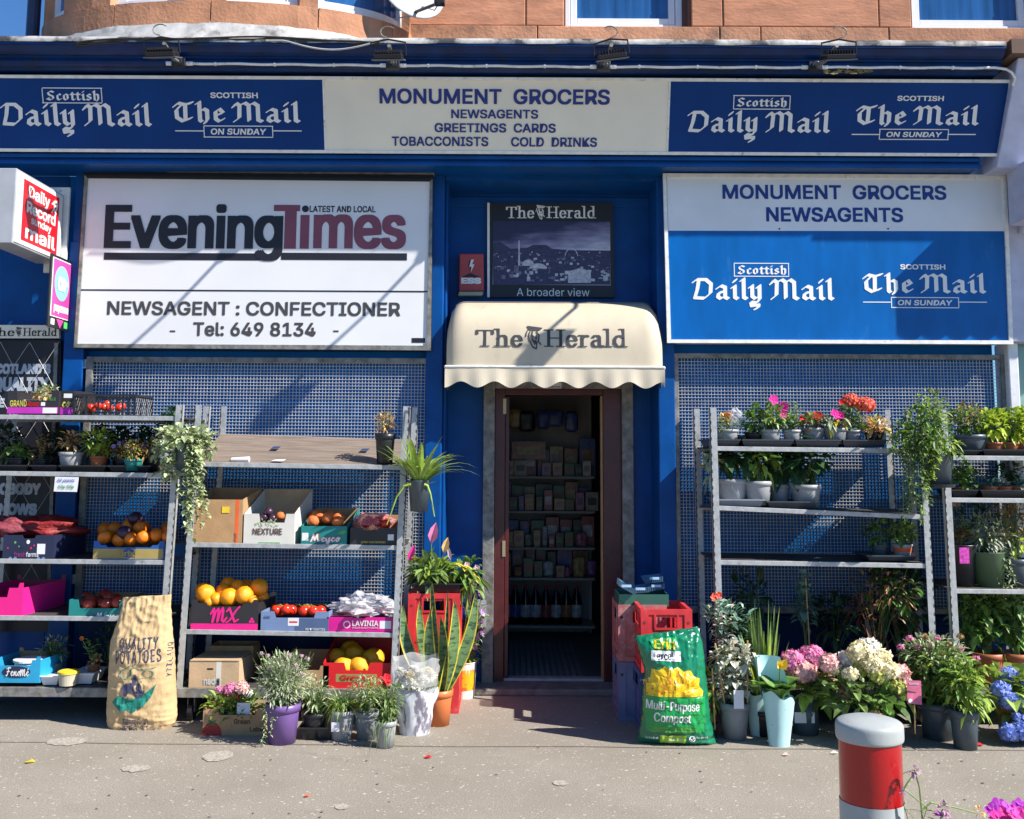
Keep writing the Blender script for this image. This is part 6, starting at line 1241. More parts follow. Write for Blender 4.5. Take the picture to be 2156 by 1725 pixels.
punm = film('punnet_plastic', (.10, .20, .30), .72, .15)
for i, (u, v, ro) in enumerate(((1316, 1240, .5), (1345, 1246, -.1), (1378, 1240, -.2), (1374, 1224, -.12))):
    c = W(u, v, -.50+.04*i); m = MB(); ca, sa = math.cos(ro), math.sin(ro); w2, d2, h2 = .062, .08, .032
    m.add([(x, y, z_) for z_, f in ((0, .84), (h2, 1)) for x, y in ((-w2*f, -d2*f), (w2*f, -d2*f), (w2*f, d2*f), (-w2*f, d2*f))], [(0, 3, 2, 1), (0, 1, 5, 4), (1, 2, 6, 5), (2, 3, 7, 6), (3, 0, 4, 7)])
    for j in range(9): m.box(-w2+.012+j*.0125, -w2+.017+j*.0125, -d2*1.02-.003, -d2*.98, .002, h2)
    m.v = [(c.x + x*ca + z_*sa, c.y + y, c.z - x*sa + z_*ca) for x, y, z_ in m.v]; e_ = empty('punnet', 'empty clear blue punnet piled on the green carton', 'punnet', c, 'punnets on the green carton'); m.build('tray', punm, e_)
    MB().box(c.x-.03, c.x+.03, c.y-.085, c.y-.082, c.z+.02, c.z+.035).build('label', M('punnet_label', (.35, .55, .75), .5), e_)
# ---- sacks
def extent(vf):
    vs = vf[0]; return min(a[0] for a in vs), max(a[0] for a in vs), min(a[1] for a in vs), max(a[1] for a in vs)
def sack(rows, Y, bul, mt, e, seed, wr=.006, n=56, ny=48, puff=.5):
    n, ny = 96, 110; pts = []
    for i in range(ny+1):
        t = i/ny*(len(rows)-1); a = int(min(t, len(rows)-2)); f = t-a; f = f*f*(3-2*f)*.4+f*.6
        L = Vector(rows[a][0]).lerp(Vector(rows[a+1][0]), f); Rr = Vector(rows[a][1]).lerp(Vector(rows[a+1][1]), f); b = rows[a][2]*(1-f)+rows[a+1][2]*f
        pts.append((W(L[0], L[1], Y), W(Rr[0], Rr[1], Y), b))
    def at(i, s, side):                  # s -1..1 across
        l, r, b = pts[i]; q = (s+1)/2; p = l.lerp(r, q); y = (1-abs(s)**2.6)**puff*b
        t = i/ny; w1 = noise.noise(Vector((p.x*9+seed, p.z*16, side*3))); w2 = noise.noise(Vector((p.x*26, p.z*34+seed, side*3))); w3 = noise.noise(Vector((p.x*5, p.z*40+seed*2, side)))
        w4 = 1 - 3*abs(noise.noise(Vector((p.x*8+p.z*5, p.z*9-p.x*4, seed*1.7+side)))); w5 = 1 - 3*abs(noise.noise(Vector((p.x*22-p.z*10, p.z*14+p.x*8, seed+side*2))))
        return Vector((p.x + .003*w3, Y - side*y - side*wr*(w1*.7 + w2*.5 + w3*.7*(1 if t < .5 else .2) + (1.0*noise.noise(Vector((p.x*46, p.z*7, seed))) if t > .62 else 0) + max(0, w4)**2*.8 + max(0, w5)**2*.6 - .4)*(1-abs(s)**8), p.z + .003*w2 + (.006*w1 if i > ny*.97 else 0)))
    m = MB(); h = n//2; ring = [(-1+2*j/h, 1) for j in range(h)] + [(1-2*j/h, -1) for j in range(h)]
    m.add([at(i, s, sd) for i in range(ny+1) for s, sd in ring], [(i*n+j, i*n+(j+1) % n, (i+1)*n+(j+1) % n, (i+1)*n+j) for i in range(ny) for j in range(n)] + [tuple(range(n-1, -1, -1)), tuple(ny*n+j for j in range(n))])
    m.build('bag', mt, e, smooth=True)
    def proj(x, z):                      # front surface depth at (x, z)
        best = min(range(ny+1), key=lambda i: abs((pts[i][0].z+pts[i][1].z)/2 - z)); l, r, b = pts[best]; s = max(-.999, min(.999, 2*(x-l.x)/(r.x-l.x)-1)); 
        lo = max(0, best-1); hi = min(ny, best+1); return min(at(lo, s, 1).y, at(best, s, 1).y, at(hi, s, 1).y)
    def printed(vf, box, mt_, name='lettering', lift=.004, rot=0.0, stack=0):
        me = MB(); lift *= .45
        for li, v1 in enumerate(vf if isinstance(vf, list) else [vf]): one(v1, box, me, lift + .0002*li, rot, (vf[-1] if isinstance(vf, list) else None))
        return me.build(name, mt_, e)
    def one(vf, box, me, lift, rot, ref):
        P0, P1, P2 = px(*box, Y); src = onto(vf, P0, P1, P2, lift=0, box=extent(ref) if ref else None); bm = bmesh.new(); vv = [bm.verts.new(v_) for v_ in src.v]
        for q, f in enumerate(src.f):
            try: bm.faces.new([vv[i_] for i_ in f])
            except ValueError: pass
        cz = (P0.z+P2.z)/2; cx_ = (P0.x+P1.x)/2
        if rot: bmesh.ops.rotate(bm, cent=(cx_, Y, cz), matrix=Matrix.Rotation(rot, 3, 'Y'), verts=bm.verts)
        zs_ = [v_.co.z for v_ in bm.verts]; xs_ = [v_.co.x for v_ in bm.verts]
        z_ = min(zs_) + .012
        while z_ < max(zs_): bmesh.ops.bisect_plane(bm, geom=bm.verts[:]+bm.edges[:]+bm.faces[:], plane_co=(0, 0, z_), plane_no=(0, 0, 1)); z_ += .012
        x_ = min(xs_) + .012
        while x_ < max(xs_): bmesh.ops.bisect_plane(bm, geom=bm.verts[:]+bm.edges[:]+bm.faces[:], plane_co=(x_, 0, 0), plane_no=(1, 0, 0)); x_ += .012
        bm.verts.index_update(); me.add([(v_.co.x, proj(v_.co.x, v_.co.z) - lift, v_.co.z) for v_ in bm.verts], [tuple(v_.index for v_ in f.verts) for f in bm.faces]); bm.free()
    return printed
Yk = G(300, 1540).y + .10
ks = empty('potato_sack', 'brown paper potato sack standing in front of the left trolley', 'sack', (G(300, 1540).x, Yk, 0))
paper = M('kraft_paper', (.54, .375, .19), .75, var=.14, scale=7, bump=.6, bscale=26, stretch=(1.5, 1, .6))
pr1 = sack([((240, 1545), (356, 1537), .075), ((226, 1526), (371, 1520), .085), ((225, 1495), (373, 1500), .095), ((229, 1440), (370, 1440), .105), ((231, 1390), (368, 1385), .10), ((233, 1350), (365, 1345), .085), ((246, 1312), (362, 1305), .055), ((256, 1278), (360, 1275), .03), ((259, 1258), (361, 1253), .012)], Yk, 1, paper, ks, 3, wr=.0085)
inkn = M('sack_ink_navy', (.05, .055, .11), .7, var=.3, scale=40); inkt = M('sack_ink_teal', (.01, .20, .15), .7, var=.3, scale=30)
def g9(s, b, sh=0): return glyphs(s, 0, sh)
def heavy(s, w=.045, h=.6):               # condensed heavy capitals from the plain outlines
    v, f = glyphs(s, 0, 0, 1.18 if len(s) > 6 and s.isupper() else 1.0); return [([(q[0]+dx, q[1]+dy) for q in v], f) for dx, dy in ((-w/2, 0), (w/2, 0), (0, 0))]
pr1(heavy('QUALITY'), (262, 1338, 342, 1364), inkn, rot=-.04); pr1(heavy('POTATOES'), (255, 1363, 348, 1390), inkn, rot=-.06)
pr1(glyphs('METRIC PACK'), (274, 1510, 318, 1520), inkn, rot=-.06); pr1(heavy('25Kg.'), (264, 1524, 303, 1538), inkn, rot=-.06); pr1(glyphs('55.1 lb. net'), (305, 1522, 348, 1531), inkn, rot=-.06)
for bx_ in (((270, 1507, 322, 1508.2)), ((270, 1521.5, 322, 1522.7)), ((270, 1507, 271.2, 1522)), ((321, 1507, 322.2, 1522))): pr1(([(0, 0), (1, 0), (1, 1), (0, 1)], [(0, 1, 2, 3)]), bx_, inkn, 'printed_line')
pr1(heavy('QUALITY'), (228, 1465, 262, 1476), inkn, rot=-1.45, lift=.005) if False else None
ground_patch = [(.0, .30), (.10, .15), (.22, .02), (.38, .08), (.5, .0), (.62, .12), (.75, .22), (.9, .5), (1, .9), (.88, .74), (.7, .55), (.5, .42), (.3, .44), (.15, .52)]
pr1((ground_patch, [tuple(range(len(ground_patch)))]), (247, 1432, 340, 1492), inkt, 'printed_field')
tr = [(.0, .35), (.08, .1), (.2, .05), (.28, .25), (.5, .2), (.62, .0), (.82, .02), (.95, .25), (.95, .55), (.8, .72), (.62, .7), (.6, .95), (.5, 1), (.44, .85), (.44, .65), (.2, .62), (.05, .55)]
pr1((tr, [tuple(range(len(tr)))]), (270, 1412, 318, 1462), inkn, 'printed_tractor', lift=.006)
pr1(pen([arc(.2, .4, .15, .28, 0, 360, 12), arc(.5, .5, .18, .3, 20, 200, 8), arc(.8, .35, .15, .25, 0, 360, 10), [(0, 0), (1, .05)], [(.3, .1), (.36, .6)], [(.05, .5), (.3, .9), (.6, .6), (1, .8)]], .02, .02, 0), (262, 1395, 340, 1422), inkt, 'printed_trees')
pr1(pen([arc(.5, .5, .4, .45, 0, 360, 16)], .16, .16, 0), (296, 1425, 316, 1455), paper, 'printed_wheel', lift=.0075)
for i, ch in enumerate('QUALITY'): pr1(heavy(ch), (359, 1350+i*10.5, 365.5, 1358+i*10.5), inkn, rot=-1.4, lift=.004)
Yq = G(1425, 1568).y + .03
cs_ = empty('compost_bag', 'green plastic compost bag with a yellow dahlia print, right of the door', 'bag', (G(1425, 1568).x, Yq, 0))
gpl = M('green_bag_film', (.006, .17, .078), .22, var=.12, scale=5, bump=.35, bscale=9, coat=.3)
pr2 = sack([((1341, 1560), (1514, 1573), .02), ((1343, 1548), (1508, 1560), .07), ((1350, 1505), (1496, 1515), .10), ((1352, 1455), (1491, 1462), .115), ((1356, 1408), (1486, 1418), .10), ((1347, 1378), (1483, 1380), .08), ((1340, 1354), (1478, 1348), .05), ((1338, 1340), (1470, 1320), .012)], Yq, 1, gpl, cs_, 7, wr=.009)
lg = M('bag_print_green', (.01, .30, .07), .3, var=.1); ye = M('bag_print_yellow', (.80, .52, .01), .35, var=.15, scale=20); orr = M('bag_print_amber', (.78, .33, .01), .35, var=.3, scale=30); wt = M('bag_print_white', (.75, .76, .76), .35); lim = M('bag_print_lime', (.30, .50, .04), .4)
SQ = ([(0, 0), (1, 0), (1, 1), (0, 1)], [(0, 1, 2, 3)])
pr2(([(0, .9), (.06, 1), (1, .98), (1, 0), (.05, .04)], [(0, 1, 2, 3, 4)]), (1352, 1458, 1480, 1536), lg, 'printed_field', lift=.003)
pr2(([(0, .7), (1, 1), (.98, 0), (.1, 0)], [(0, 1, 2, 3)]), (1366, 1338, 1424, 1360), lg, 'printed_field', lift=.003); pr2(SQ, (1368, 1366, 1429, 1386), wt, 'printed_field', lift=.003, rot=.03)
fl_ = [(.0, .0), (.0, .45), (.1, .62), (.12, .9), (.25, .86), (.34, 1.0), (.45, .88), (.56, .97), (.66, .82), (.78, .86), (.84, .66), (.94, .58), (.92, .36), (1, .15), (.98, 0)]
pr2((fl_, [tuple(range(len(fl_)))]), (1354, 1396, 1475, 1458), ye, 'printed_flower', lift=.004)
random.seed(5); pv, pf = [], []
for i in range(46):
    a = random.uniform(0, 3.14); r0, r1 = random.uniform(.0, .5), random.uniform(.5, .95); kx = len(pv); q = random.uniform(.05, .09)
    pv += [(.5+r0*.5*math.cos(a), .0+r0*.8*math.sin(a)), (.5+.5*(r0+r1)/2*math.cos(a+q), .8*(r0+r1)/2*math.sin(a+q)), (.5+r1*.5*math.cos(a), r1*.86*math.sin(a)), (.5+.5*(r0+r1)/2*math.cos(a-q*.4), .8*(r0+r1)/2*math.sin(a-q*.4))]; pf.append((kx, kx+1, kx+2, kx+3))
pr2((pv, pf), (1360, 1402, 1470, 1457), orr, 'printed_petals', lift=.0055)
pr2(heavy('Erin', .05), (1376, 1343, 1417, 1362), ye, rot=.03, lift=.006); pr2(heavy('excel', .05), (1379, 1368, 1413, 1384), black, lift=.006)
pr2(heavy('Multi-Purpose', .05), (1358, 1468, 1466, 1492), wt, rot=.03, lift=.006); pr2(heavy('Compost', .05), (1373, 1493, 1448, 1517), wt, rot=.03, lift=.006)
pr2(glyphs('Premium quality compost.'), (1372, 1522, 1450, 1529), lim, lift=.006); pr2(glyphs('Ideal for use all around the garden.'), (1366, 1529.5, 1462, 1536), lim, lift=.006)
pr2(SQ, (1386, 1541, 1440, 1558), lim, 'printed_field', lift=.004); pr2(glyphs('Peat free'), (1402, 1547, 1434, 1553), wt, lift=.006); pr2(pen([arc(.5, .5, .4, .4, 0, 360, 12), [(.3, .5), (.45, .3), (.75, .75)]], .12, .1, 20), (1446, 1542, 1460, 1556), wt, 'printed_tick', lift=.006); pr2(glyphs('Responsible'), (1462, 1544, 1486, 1549), wt, lift=.006); pr2(glyphs('Suitable for all'), (1356, 1544, 1382, 1549), wt, lift=.006)
pr2(([(0, .2), (.5, .8), (1, 1), (1, .55), (.6, .1), (.1, 0)], [(0, 1, 2, 3, 4, 5)]), (1424, 1323, 1473, 1340), wt, 'white_edge', lift=.003); pr2(([(0, 1), (.6, 1), (1, 0), (.7, 0)], [(0, 1, 2, 3)]), (1472, 1350, 1496, 1552), wt, 'white_edge', lift=.003) if False else None
rn = MB(); c = W(1452, 1330, -.72); rn.sphere(c - Vector((0, 0, .14)), .05, .05, .2, 18, 14, .3, 3); rn.tube([c + Vector((0, 0, .03)), c + Vector((.01, 0, .10))], .018, 8, .004)
tag(rn.build('net_bag', rednet, smooth=True), 'hanging red net bag behind the compost bag', 'net bag')
# ---- ground plants, right
plant('silver leaved eucalyptus on bamboo canes in a grey pot', 1547, 1561, None, (64, 72), [('ball', -2, 120, 44, 30, 150, 14, 13, 'silver'), ('ball', 2, 162, 44, 26, 200, 15, 14, 'silver'), ('ball', -24, 156, 22, 24, 50, 16, 14, 'sage'), ('ball', 0, 92, 34, 16, 60, 12, 10, 'sage'), ('cane', -22, 70, -40, 190), ('cane', 6, 70, -4, 196), ('cane', 24, 70, 26, 196), ('cane', -28, 112, 28, 112), ('tag', -8, 66, 20, 36, paperw)], potm=potgrey, seed=12, name='potted_eucalyptus')
plant('dark leafy lily with coral buds behind the silver eucalyptus', 1540, 1520, -.80, (50, 50), [('spike', -20, 150, 24, 120, 7, 26, 8, 'silver', 16), ('spike', 24, 130, 24, 110, 7, 28, 8, 'dark', 16), ('ball', -6, 224, 44, 40, 90, 24, 9, 'bluegreen'), ('flower', -34, 272, 9, 'coral'), ('flower', -24, 274, 8, 'coral')], z=.001, potm=potblack, seed=3)
plant('leafy gladiolus clump with upright sword leaves', 1610, 1500, -.86, (46, 50), [('blade', 30, 210, 13, .17, 'mid', .04), ('blade', 12, 180, 14, .26, 'lime', .05), ('blade', 14, 230, 8, .12, 'leaf', .03)], z=.001, potm=potblack, seed=5)
mint = M('mint_paper_wrap', (.42, .66, .66), .5, var=.06, bump=.2, bscale=14, dirt=((.26, .46, .46), 16, .62, .66))
def calla(label, u, v, h, seed, front):
    c = G(u, v); c = Vector((c.x*(1+.09/(c.y+7)), c.y+.09, 0)); k = (c.y+7)/2156; e = empty('wrapped_calla', label, 'wrapped plant', c)
    cone_wrap(e, c, 21*k, 33*k, h*.62*k, mint, 'paper_sleeve', slant=-.10, wob=.03, seed=seed); 
    m = MB(); n = 16; rows = []                # tall back flap of the sleeve
    for j in range(8):
        t = j/7; r = 33*k*(1+.42*t); row = []
        for i in range(n+1):
            a = math.radians(30 + 150*i/n); cut = 1 - t*.55*abs(i/n-.62)/.62; row.append((c.x + r*math.cos(a)*cut - (10*k*t), c.y + r*.8*math.sin(a)*cut, c.z + h*.58*k + h*.48*k*t))
        rows.append(row)
    m.add([p for r_ in rows for p in r_], [(j*(n+1)+i, j*(n+1)+i+1, (j+1)*(n+1)+i+1, (j+1)*(n+1)+i) for j in range(7) for i in range(n)]); m.build('sleeve_flap', mint, e, smooth=True)
    random.seed(seed); m = MB()
    for i in range(17 if front else 9):
        a = random.uniform(0, 6.28); m.leaf(c + Vector((10*k*math.cos(a), 8*k*math.sin(a), h*.55*k)), (math.cos(a)*.6, math.sin(a)*.5-.15, 1), random.uniform(66, 100)*k, random.uniform(38, 54)*k, .45)
    m.build('leaves', LF['leaf' if front else 'mid'], e)
    if front:
        m = MB(); p = c + Vector((-4*k, -.10, h*.98*k)); m.leaf(p, (.5, -.3, .8), 24*k, 20*k, .0, up=Vector((0, -1, .3)), fold=.5); m.leaf(p, (-.3, -.3, .9), 18*k, 14*k, .0, up=Vector((0, -1, .3)), fold=.5); m.build('spathe', LF['pyellow'], e); MB().tube([c + Vector((0, 0, h*.5*k)), p], .004, 6).build('stem', LF['mid'], e)
    return e
calla('mint paper sleeve with a plant, behind the calla', 1602, 1556, 130, 3, False); calla('yellow calla lily with broad leaves in a mint paper sleeve', 1641, 1579, 162, 6, True)
plant('pink hydrangea in a slate pot with a white bar label', 1697, 1550, None, (56, 74), [('ball', 4, 92, 50, 26, 60, 36, 22, 'bright'), ('ball', 20, 80, 46, 18, 36, 38, 24, 'mid'), ('mop', -26, 144, 24, 150, 8, 'pink', -.03), ('mop', -8, 126, 24, 140, 8, 'palepink', -.07), ('mop', 16, 150, 26, 170, 8, 'pink', -.01), ('mop', 46, 134, 15, 80, 7, 'pink'), ('mop', 50, 112, 7, 24, 6, 'palepink', -.03), ('mop', -40, 130, 14, 60, 7, 'palepink')], potm=potslate, pot_kind='straight', seed=4, name='potted_hydrangea')
c = G(1697, 1550); MB().box(c.x-.066, c.x+.05, c.y-.012, c.y-.010, .075, .135).build('label', paperw, bpy.data.objects['potted_hydrangea'])
plant('cream and pale pink hydrangea in a slate pot behind the bollard', 1825, 1544, -1.02, (96, 60), [('ball', -30, 100, 60, 30, 70, 34, 20, 'mid'), ('ball', 30, 90, 60, 30, 70, 34, 20, 'leaf'), ('mop', -14, 182, 22, 90, 9, 'cream', -.03), ('mop', 10, 186, 22, 90, 9, 'white', .02), ('mop', 30, 168, 21, 90, 9, 'cream'), ('mop', 44, 148, 18, 70, 8, 'cream', -.05), ('mop', -32, 164, 18, 70, 8, 'white', .03), ('mop', 6, 160, 17, 60, 8, 'cream', -.07), ('mop', -72, 158, 20, 80, 8, 'palepink'), ('mop', -62, 148, 14, 50, 8, 'cream'), ('mop', -36, 142, 15, 50, 7, 'cream', -.06), ('mop', 24, 136, 18, 66, 8, 'limefl', -.04), ('mop', -12, 148, 15, 50, 8, 'limefl'), ('mop', 70, 140, 19, 76, 8, 'palepink'), ('mop', 62, 116, 15, 50, 8, 'limefl', -.03), ('mop', 84, 100, 15, 56, 8, 'limefl'), ('mop', 78, 122, 13, 46, 8, 'white'), ('mop', 2, 60, 15, 40, 8, 'straw', -.12), ('mop', -44, 102, 12, 40, 6, 'brown')], z=.001, potm=potslate, seed=8, name='potted_hydrangea')
pt = empty('plant_tag', 'pink picture tag hanging left of the pink flowered bush', 'tag', W(1925, 1455, -1.1)); quadbox(pt, 'card', M('tag_pink', (.62, .14, .25), .45, var=.25, scale=25), ((1909, 1432), (1939, 1434), (1941, 1484), (1911, 1482)), -1.1, .002)
text(pt, 'Buddleia', wt, (1914, 1437, 1934, 1442), -1.1, .01); m = MB(); c = W(1917, 1476, -1.103); m.prism([c + Vector((.012*math.cos(q*.5236), 0, .012*math.sin(q*.5236))) for q in range(12)], (0, .001, 0)); m.build('badge', wt, pt)
MB().tube([W(1925, 1484, -1.098), W(1927, 1545, -1.09)], .004, 5).build('stake', LF['straw'], pt)
plant('bushy buddleia with tiny pink flower spikes in a slate pot', 1976, 1562, None, (78, 72), [('ball', -4, 146, 64, 44, 420, 20, 8, 'mid'), ('ball', 0, 168, 66, 34, 300, 17, 6, 'sage'), ('ball', 10, 140, 60, 40, 200, 19, 8, 'bright'), ('ball', -6, 110, 50, 34, 150, 26, 10, 'leaf', .6)] + [('mop', dx, dz, 7, 22, 4, 'pink') for dx, dz in ((-52, 196), (-70, 178), (-36, 180), (-14, 172), (6, 196), (52, 176), (-6, 184), (84, 158))] + [('mop', dx, dz, 8, 24, 4, 'bronze') for dx, dz in ((10, 168), (30, 184), (54, 200), (-20, 200))], potm=potslate, seed=4, name='potted_buddleia')
plant('smaller green shrub in a dark slate pot right of the buddleia', 2032, 1552, -1.10, (60, 76), [('ball', 4, 120, 42, 56, 260, 24, 9, 'bright', .5), ('ball', 0, 130, 40, 50, 120, 22, 8, 'leaf')], z=.001, potm=potslate, seed=4)
plant('blue hydrangea drooping to the pavement at the right edge', 2138, 1560, None, (60, 60), [('ball', -6, 90, 50, 50, 90, 36, 24, 'bright', .5), ('ball', 10, 60, 50, 40, 50, 38, 24, 'mid', .6), ('mop', -40, 104, 16, 70, 8, 'pblue', -.1), ('mop', -28, 84, 18, 80, 8, 'pblue', -.12), ('mop', -10, 74, 13, 50, 7, 'pblue', -.1), ('mop', -36, 24, 18, 80, 8, 'pblue', -.16), ('mop', -12, 30, 20, 90, 8, 'pblue', -.17), ('mop', 14, 22, 19, 80, 8, 'pblue', -.16), ('mop', -16, 52, 11, 36, 7, 'pblue', -.14), ('mop', -6, 124, 17, 60, 6, 'pblue'), ('mop', 30, 110, 18, 70, 6, 'pblue'), ('mop', 24, 64, 14, 50, 6, 'pblue', -.1)], potm=terra, seed=14, name='potted_hydrangea')
plant('dead brown dahlia stems at the back of the right trolley', 1850, 1450, -.36, (60, 40), [('ball', 0, 150, 74, 70, 120, 24, 8, 'brown', .8), ('ball', 26, 190, 60, 44, 34, 24, 8, 'straw', .7), ('ball', 40, 180, 60, 50, 60, 28, 11, 'leaf', .5), ('spike', 10, 60, 60, 170, 10, 14, 6, 'brown', 8), ('flower', 72, 248, 10, 'coral')], z=.215, potm=potblack, seed=5)
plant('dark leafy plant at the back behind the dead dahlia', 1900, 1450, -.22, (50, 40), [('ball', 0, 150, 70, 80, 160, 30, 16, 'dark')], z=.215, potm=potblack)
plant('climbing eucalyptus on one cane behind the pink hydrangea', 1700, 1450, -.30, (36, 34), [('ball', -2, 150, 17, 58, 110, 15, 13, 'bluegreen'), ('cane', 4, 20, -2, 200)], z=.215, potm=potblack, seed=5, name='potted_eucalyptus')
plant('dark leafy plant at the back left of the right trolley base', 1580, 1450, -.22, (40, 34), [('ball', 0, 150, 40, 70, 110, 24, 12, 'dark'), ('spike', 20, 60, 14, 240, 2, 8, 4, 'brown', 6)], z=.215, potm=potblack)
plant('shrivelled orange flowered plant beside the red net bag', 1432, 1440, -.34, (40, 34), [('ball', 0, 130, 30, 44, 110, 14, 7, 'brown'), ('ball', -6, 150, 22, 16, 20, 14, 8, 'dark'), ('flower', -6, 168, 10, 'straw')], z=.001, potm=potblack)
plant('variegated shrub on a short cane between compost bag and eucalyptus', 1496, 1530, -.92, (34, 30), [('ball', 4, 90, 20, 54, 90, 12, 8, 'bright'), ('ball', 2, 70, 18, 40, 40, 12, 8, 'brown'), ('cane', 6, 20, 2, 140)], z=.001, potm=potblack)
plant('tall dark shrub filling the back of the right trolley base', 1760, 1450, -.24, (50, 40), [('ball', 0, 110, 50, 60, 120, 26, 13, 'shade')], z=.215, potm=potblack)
# ---- right trolley shelves
ZR = 1.66; slate = M('slate_tray_plastic', (.045, .052, .065), .4, var=.15, bump=.05)
for lab, u0, u1 in (('black pot tray at the left end of the bedding plants', 1492, 1560), ('black pot tray under the magenta petunias', 1562, 1672), ('black pot tray under the two red primulas', 1674, 1772), ('black pot tray at the right end of the bedding plants', 1774, 1868)):
    tray(lab, u0, u1, 938, -.63, .30, 15, slate, z=ZR+.004)
zq = ZR+.02
plant('small orange tinged plant under clear wrap at the left of the top row', 1532, 928, -.52, (48, 30), [('ball', 0, 40, 24, 18, 110, 12, 4, 'bright'), ('ball', -2, 50, 18, 12, 40, 11, 5, 'straw'), ('mop', 0, 60, 7, 20, 5, 'porange')], z=zq, potm=potlight)
p = W(1548, 885, -.50); crumple('plastic_film', 'clear film wrapper standing in the top row of plants', 'plastic film', p, (.05, .04, .07), clear, 6, .4, 20, 14)
plant('sprawling green petunia with magenta blooms, second in the top row', 1588, 928, -.50, (44, 26), [('ball', 0, 52, 26, 26, 120, 15, 9, 'leaf')], z=zq, potm=potblack)
plant('bushy petunia with magenta blooms in a light pot', 1622, 930, -.54, (46, 30), [('ball', 0, 54, 34, 30, 190, 15, 8, 'mid'), ('ball', 4, 60, 26, 24, 60, 14, 7, 'bright'), ('flower', 4, 92, 12, 'magenta'), ('flower', 26, 78, 12, 'magenta'), ('flower', 24, 62, 9, 'magenta')], z=zq, potm=potlight)
plant('upright green petunia with yellowed lower leaves', 1668, 930, -.54, (40, 30), [('spike', 2, 30, 18, 60, 10, 12, 4, 'bright', 12), ('ball', 0, 44, 20, 18, 80, 13, 5, 'mid')], z=zq, potm=potlight)
plant('dark primula with two deep red flowers', 1712, 930, -.52, (50, 34), [('ball', -2, 48, 30, 14, 90, 14, 8, 'bronze'), ('ball', 2, 50, 26, 12, 40, 13, 8, 'leaf'), ('flower', -28, 56, 7, 'red'), ('flower', 6, 60, 10, 'red'), ('flower', 12, 58, 8, 'red')], z=zq, potm=potgrey)
plant('primula with one bright magenta flower and drooping pale leaves', 1758, 930, -.54, (52, 34), [('ball', -6, 46, 32, 16, 100, 16, 7, 'sage', .8), ('ball', 6, 44, 24, 12, 40, 15, 7, 'yellow', .8), ('flower', -4, 62, 12, 'magenta'), ('flower', 8, 60, 10, 'magenta')], z=zq, potm=potgrey)
plant('leggy pelargonium with coral flower heads', 1795, 930, -.52, (42, 30), [('ball', -4, 60, 24, 30, 130, 13, 10, 'mid'), ('mop', -2, 92, 16, 80, 6, 'coral'), ('mop', 22, 82, 17, 80, 6, 'coral', -.08), ('flower', -26, 88, 6, 'red')], z=zq, potm=potgrey)
plant('yellowing begonia with white bloom at the right of the top row', 1842, 928, -.52, (44, 26), [('ball', 0, 38, 32, 16, 80, 16, 10, 'straw'), ('ball', -4, 40, 26, 14, 30, 15, 9, 'bright'), ('flower', 10, 46, 9, 'white'), ('trail', -6, 30, -10, 0, 8, 7, 5, 'red'), ('trail', 14, 26, 24, -12, 10, 7, 5, 'red')], z=zq, potm=potblack)
ZR2 = 1.29
tray('grey pot tray under the two left leafy plants of the second row', 1512, 1608, 1056, -.62, .3, 15, M('grey_tray_plastic', (.24, .26, .30), .4), z=1.296); tray('black pot tray under the two right leafy plants of the second row', 1616, 1724, 1060, -.62, .3, 15, slate, z=1.285)
plant('leafy pelargonium with orange stems in a grey pot, left of the second row', 1541, 1054, -.48, (72, 52), [('ball', 0, 106, 42, 26, 110, 28, 22, 'dark'), ('spike', 0, 60, 26, 40, 10, 2, 1, 'straw', 2), ('ball', -44, 80, 16, 40, 26, 24, 16, 'sage', .9)], z=1.305, potm=potlight)
plant('begonia with curled bright leaves in a grey pot, second row', 1596, 1056, -.52, (60, 50), [('ball', 4, 92, 30, 30, 50, 24, 18, 'bright', .8), ('ball', 10, 106, 36, 24, 50, 24, 18, 'leaf')], z=1.30, potm=potlight)
plant('dark begonia with a yellow leaf, third in the second row', 1640, 1054, -.44, (50, 44), [('ball', 4, 98, 40, 34, 110, 27, 20, 'dark'), ('ball', 18, 112, 6, 8, 4, 18, 12, 'yellow')], z=1.295, potm=potgrey)
plant('dark broad leaved plant over silvery seedlings, fourth in the second row', 1697, 1056, -.50, (66, 46), [('ball', 0, 100, 44, 40, 120, 27, 20, 'dark'), ('ball', -14, 50, 20, 6, 30, 10, 6, 'silver')], z=1.29, potm=potlight)
tray('black tray under the two small plants on the third shelf', 1826, 1932, 1172, -.60, .26, 12, slate, z=.968)
plant('shaded clover like plant on the third shelf, left of its neighbour', 1852, 1166, -.46, (36, 26), [('ball', 0, 54, 30, 30, 90, 13, 10, 'leaf')], z=.98, potm=potslate)
plant('bright small leaved plant in a white pot with an orange band, third shelf', 1900, 1168, -.50, (42, 28), [('ball', 0, 54, 32, 22, 130, 12, 10, 'mid'), ('ball', 4, 50, 28, 18, 40, 12, 9, 'bright')], z=.98, potm=potlight)
k = 6.5/2156; c = W(1900, 1168, -.50); c.z = .98; MB().lathe(c, [(42*k/2*.84, .038), (42*k/2*.935, .062)], 24).build('band', ORG, [o for o in bpy.data.objects if o.name.startswith('potted_plant')][-1])
tag(MB().add([(1.87, -.55, .978), (1.90, -.57, .982), (1.93, -.55, .980), (1.90, -.53, .984)], [(0, 1, 2, 3)]).build('fallen_leaf', LF['cream']), 'pale dry leaf lying alone on the third shelf of the right trolley', 'leaf')
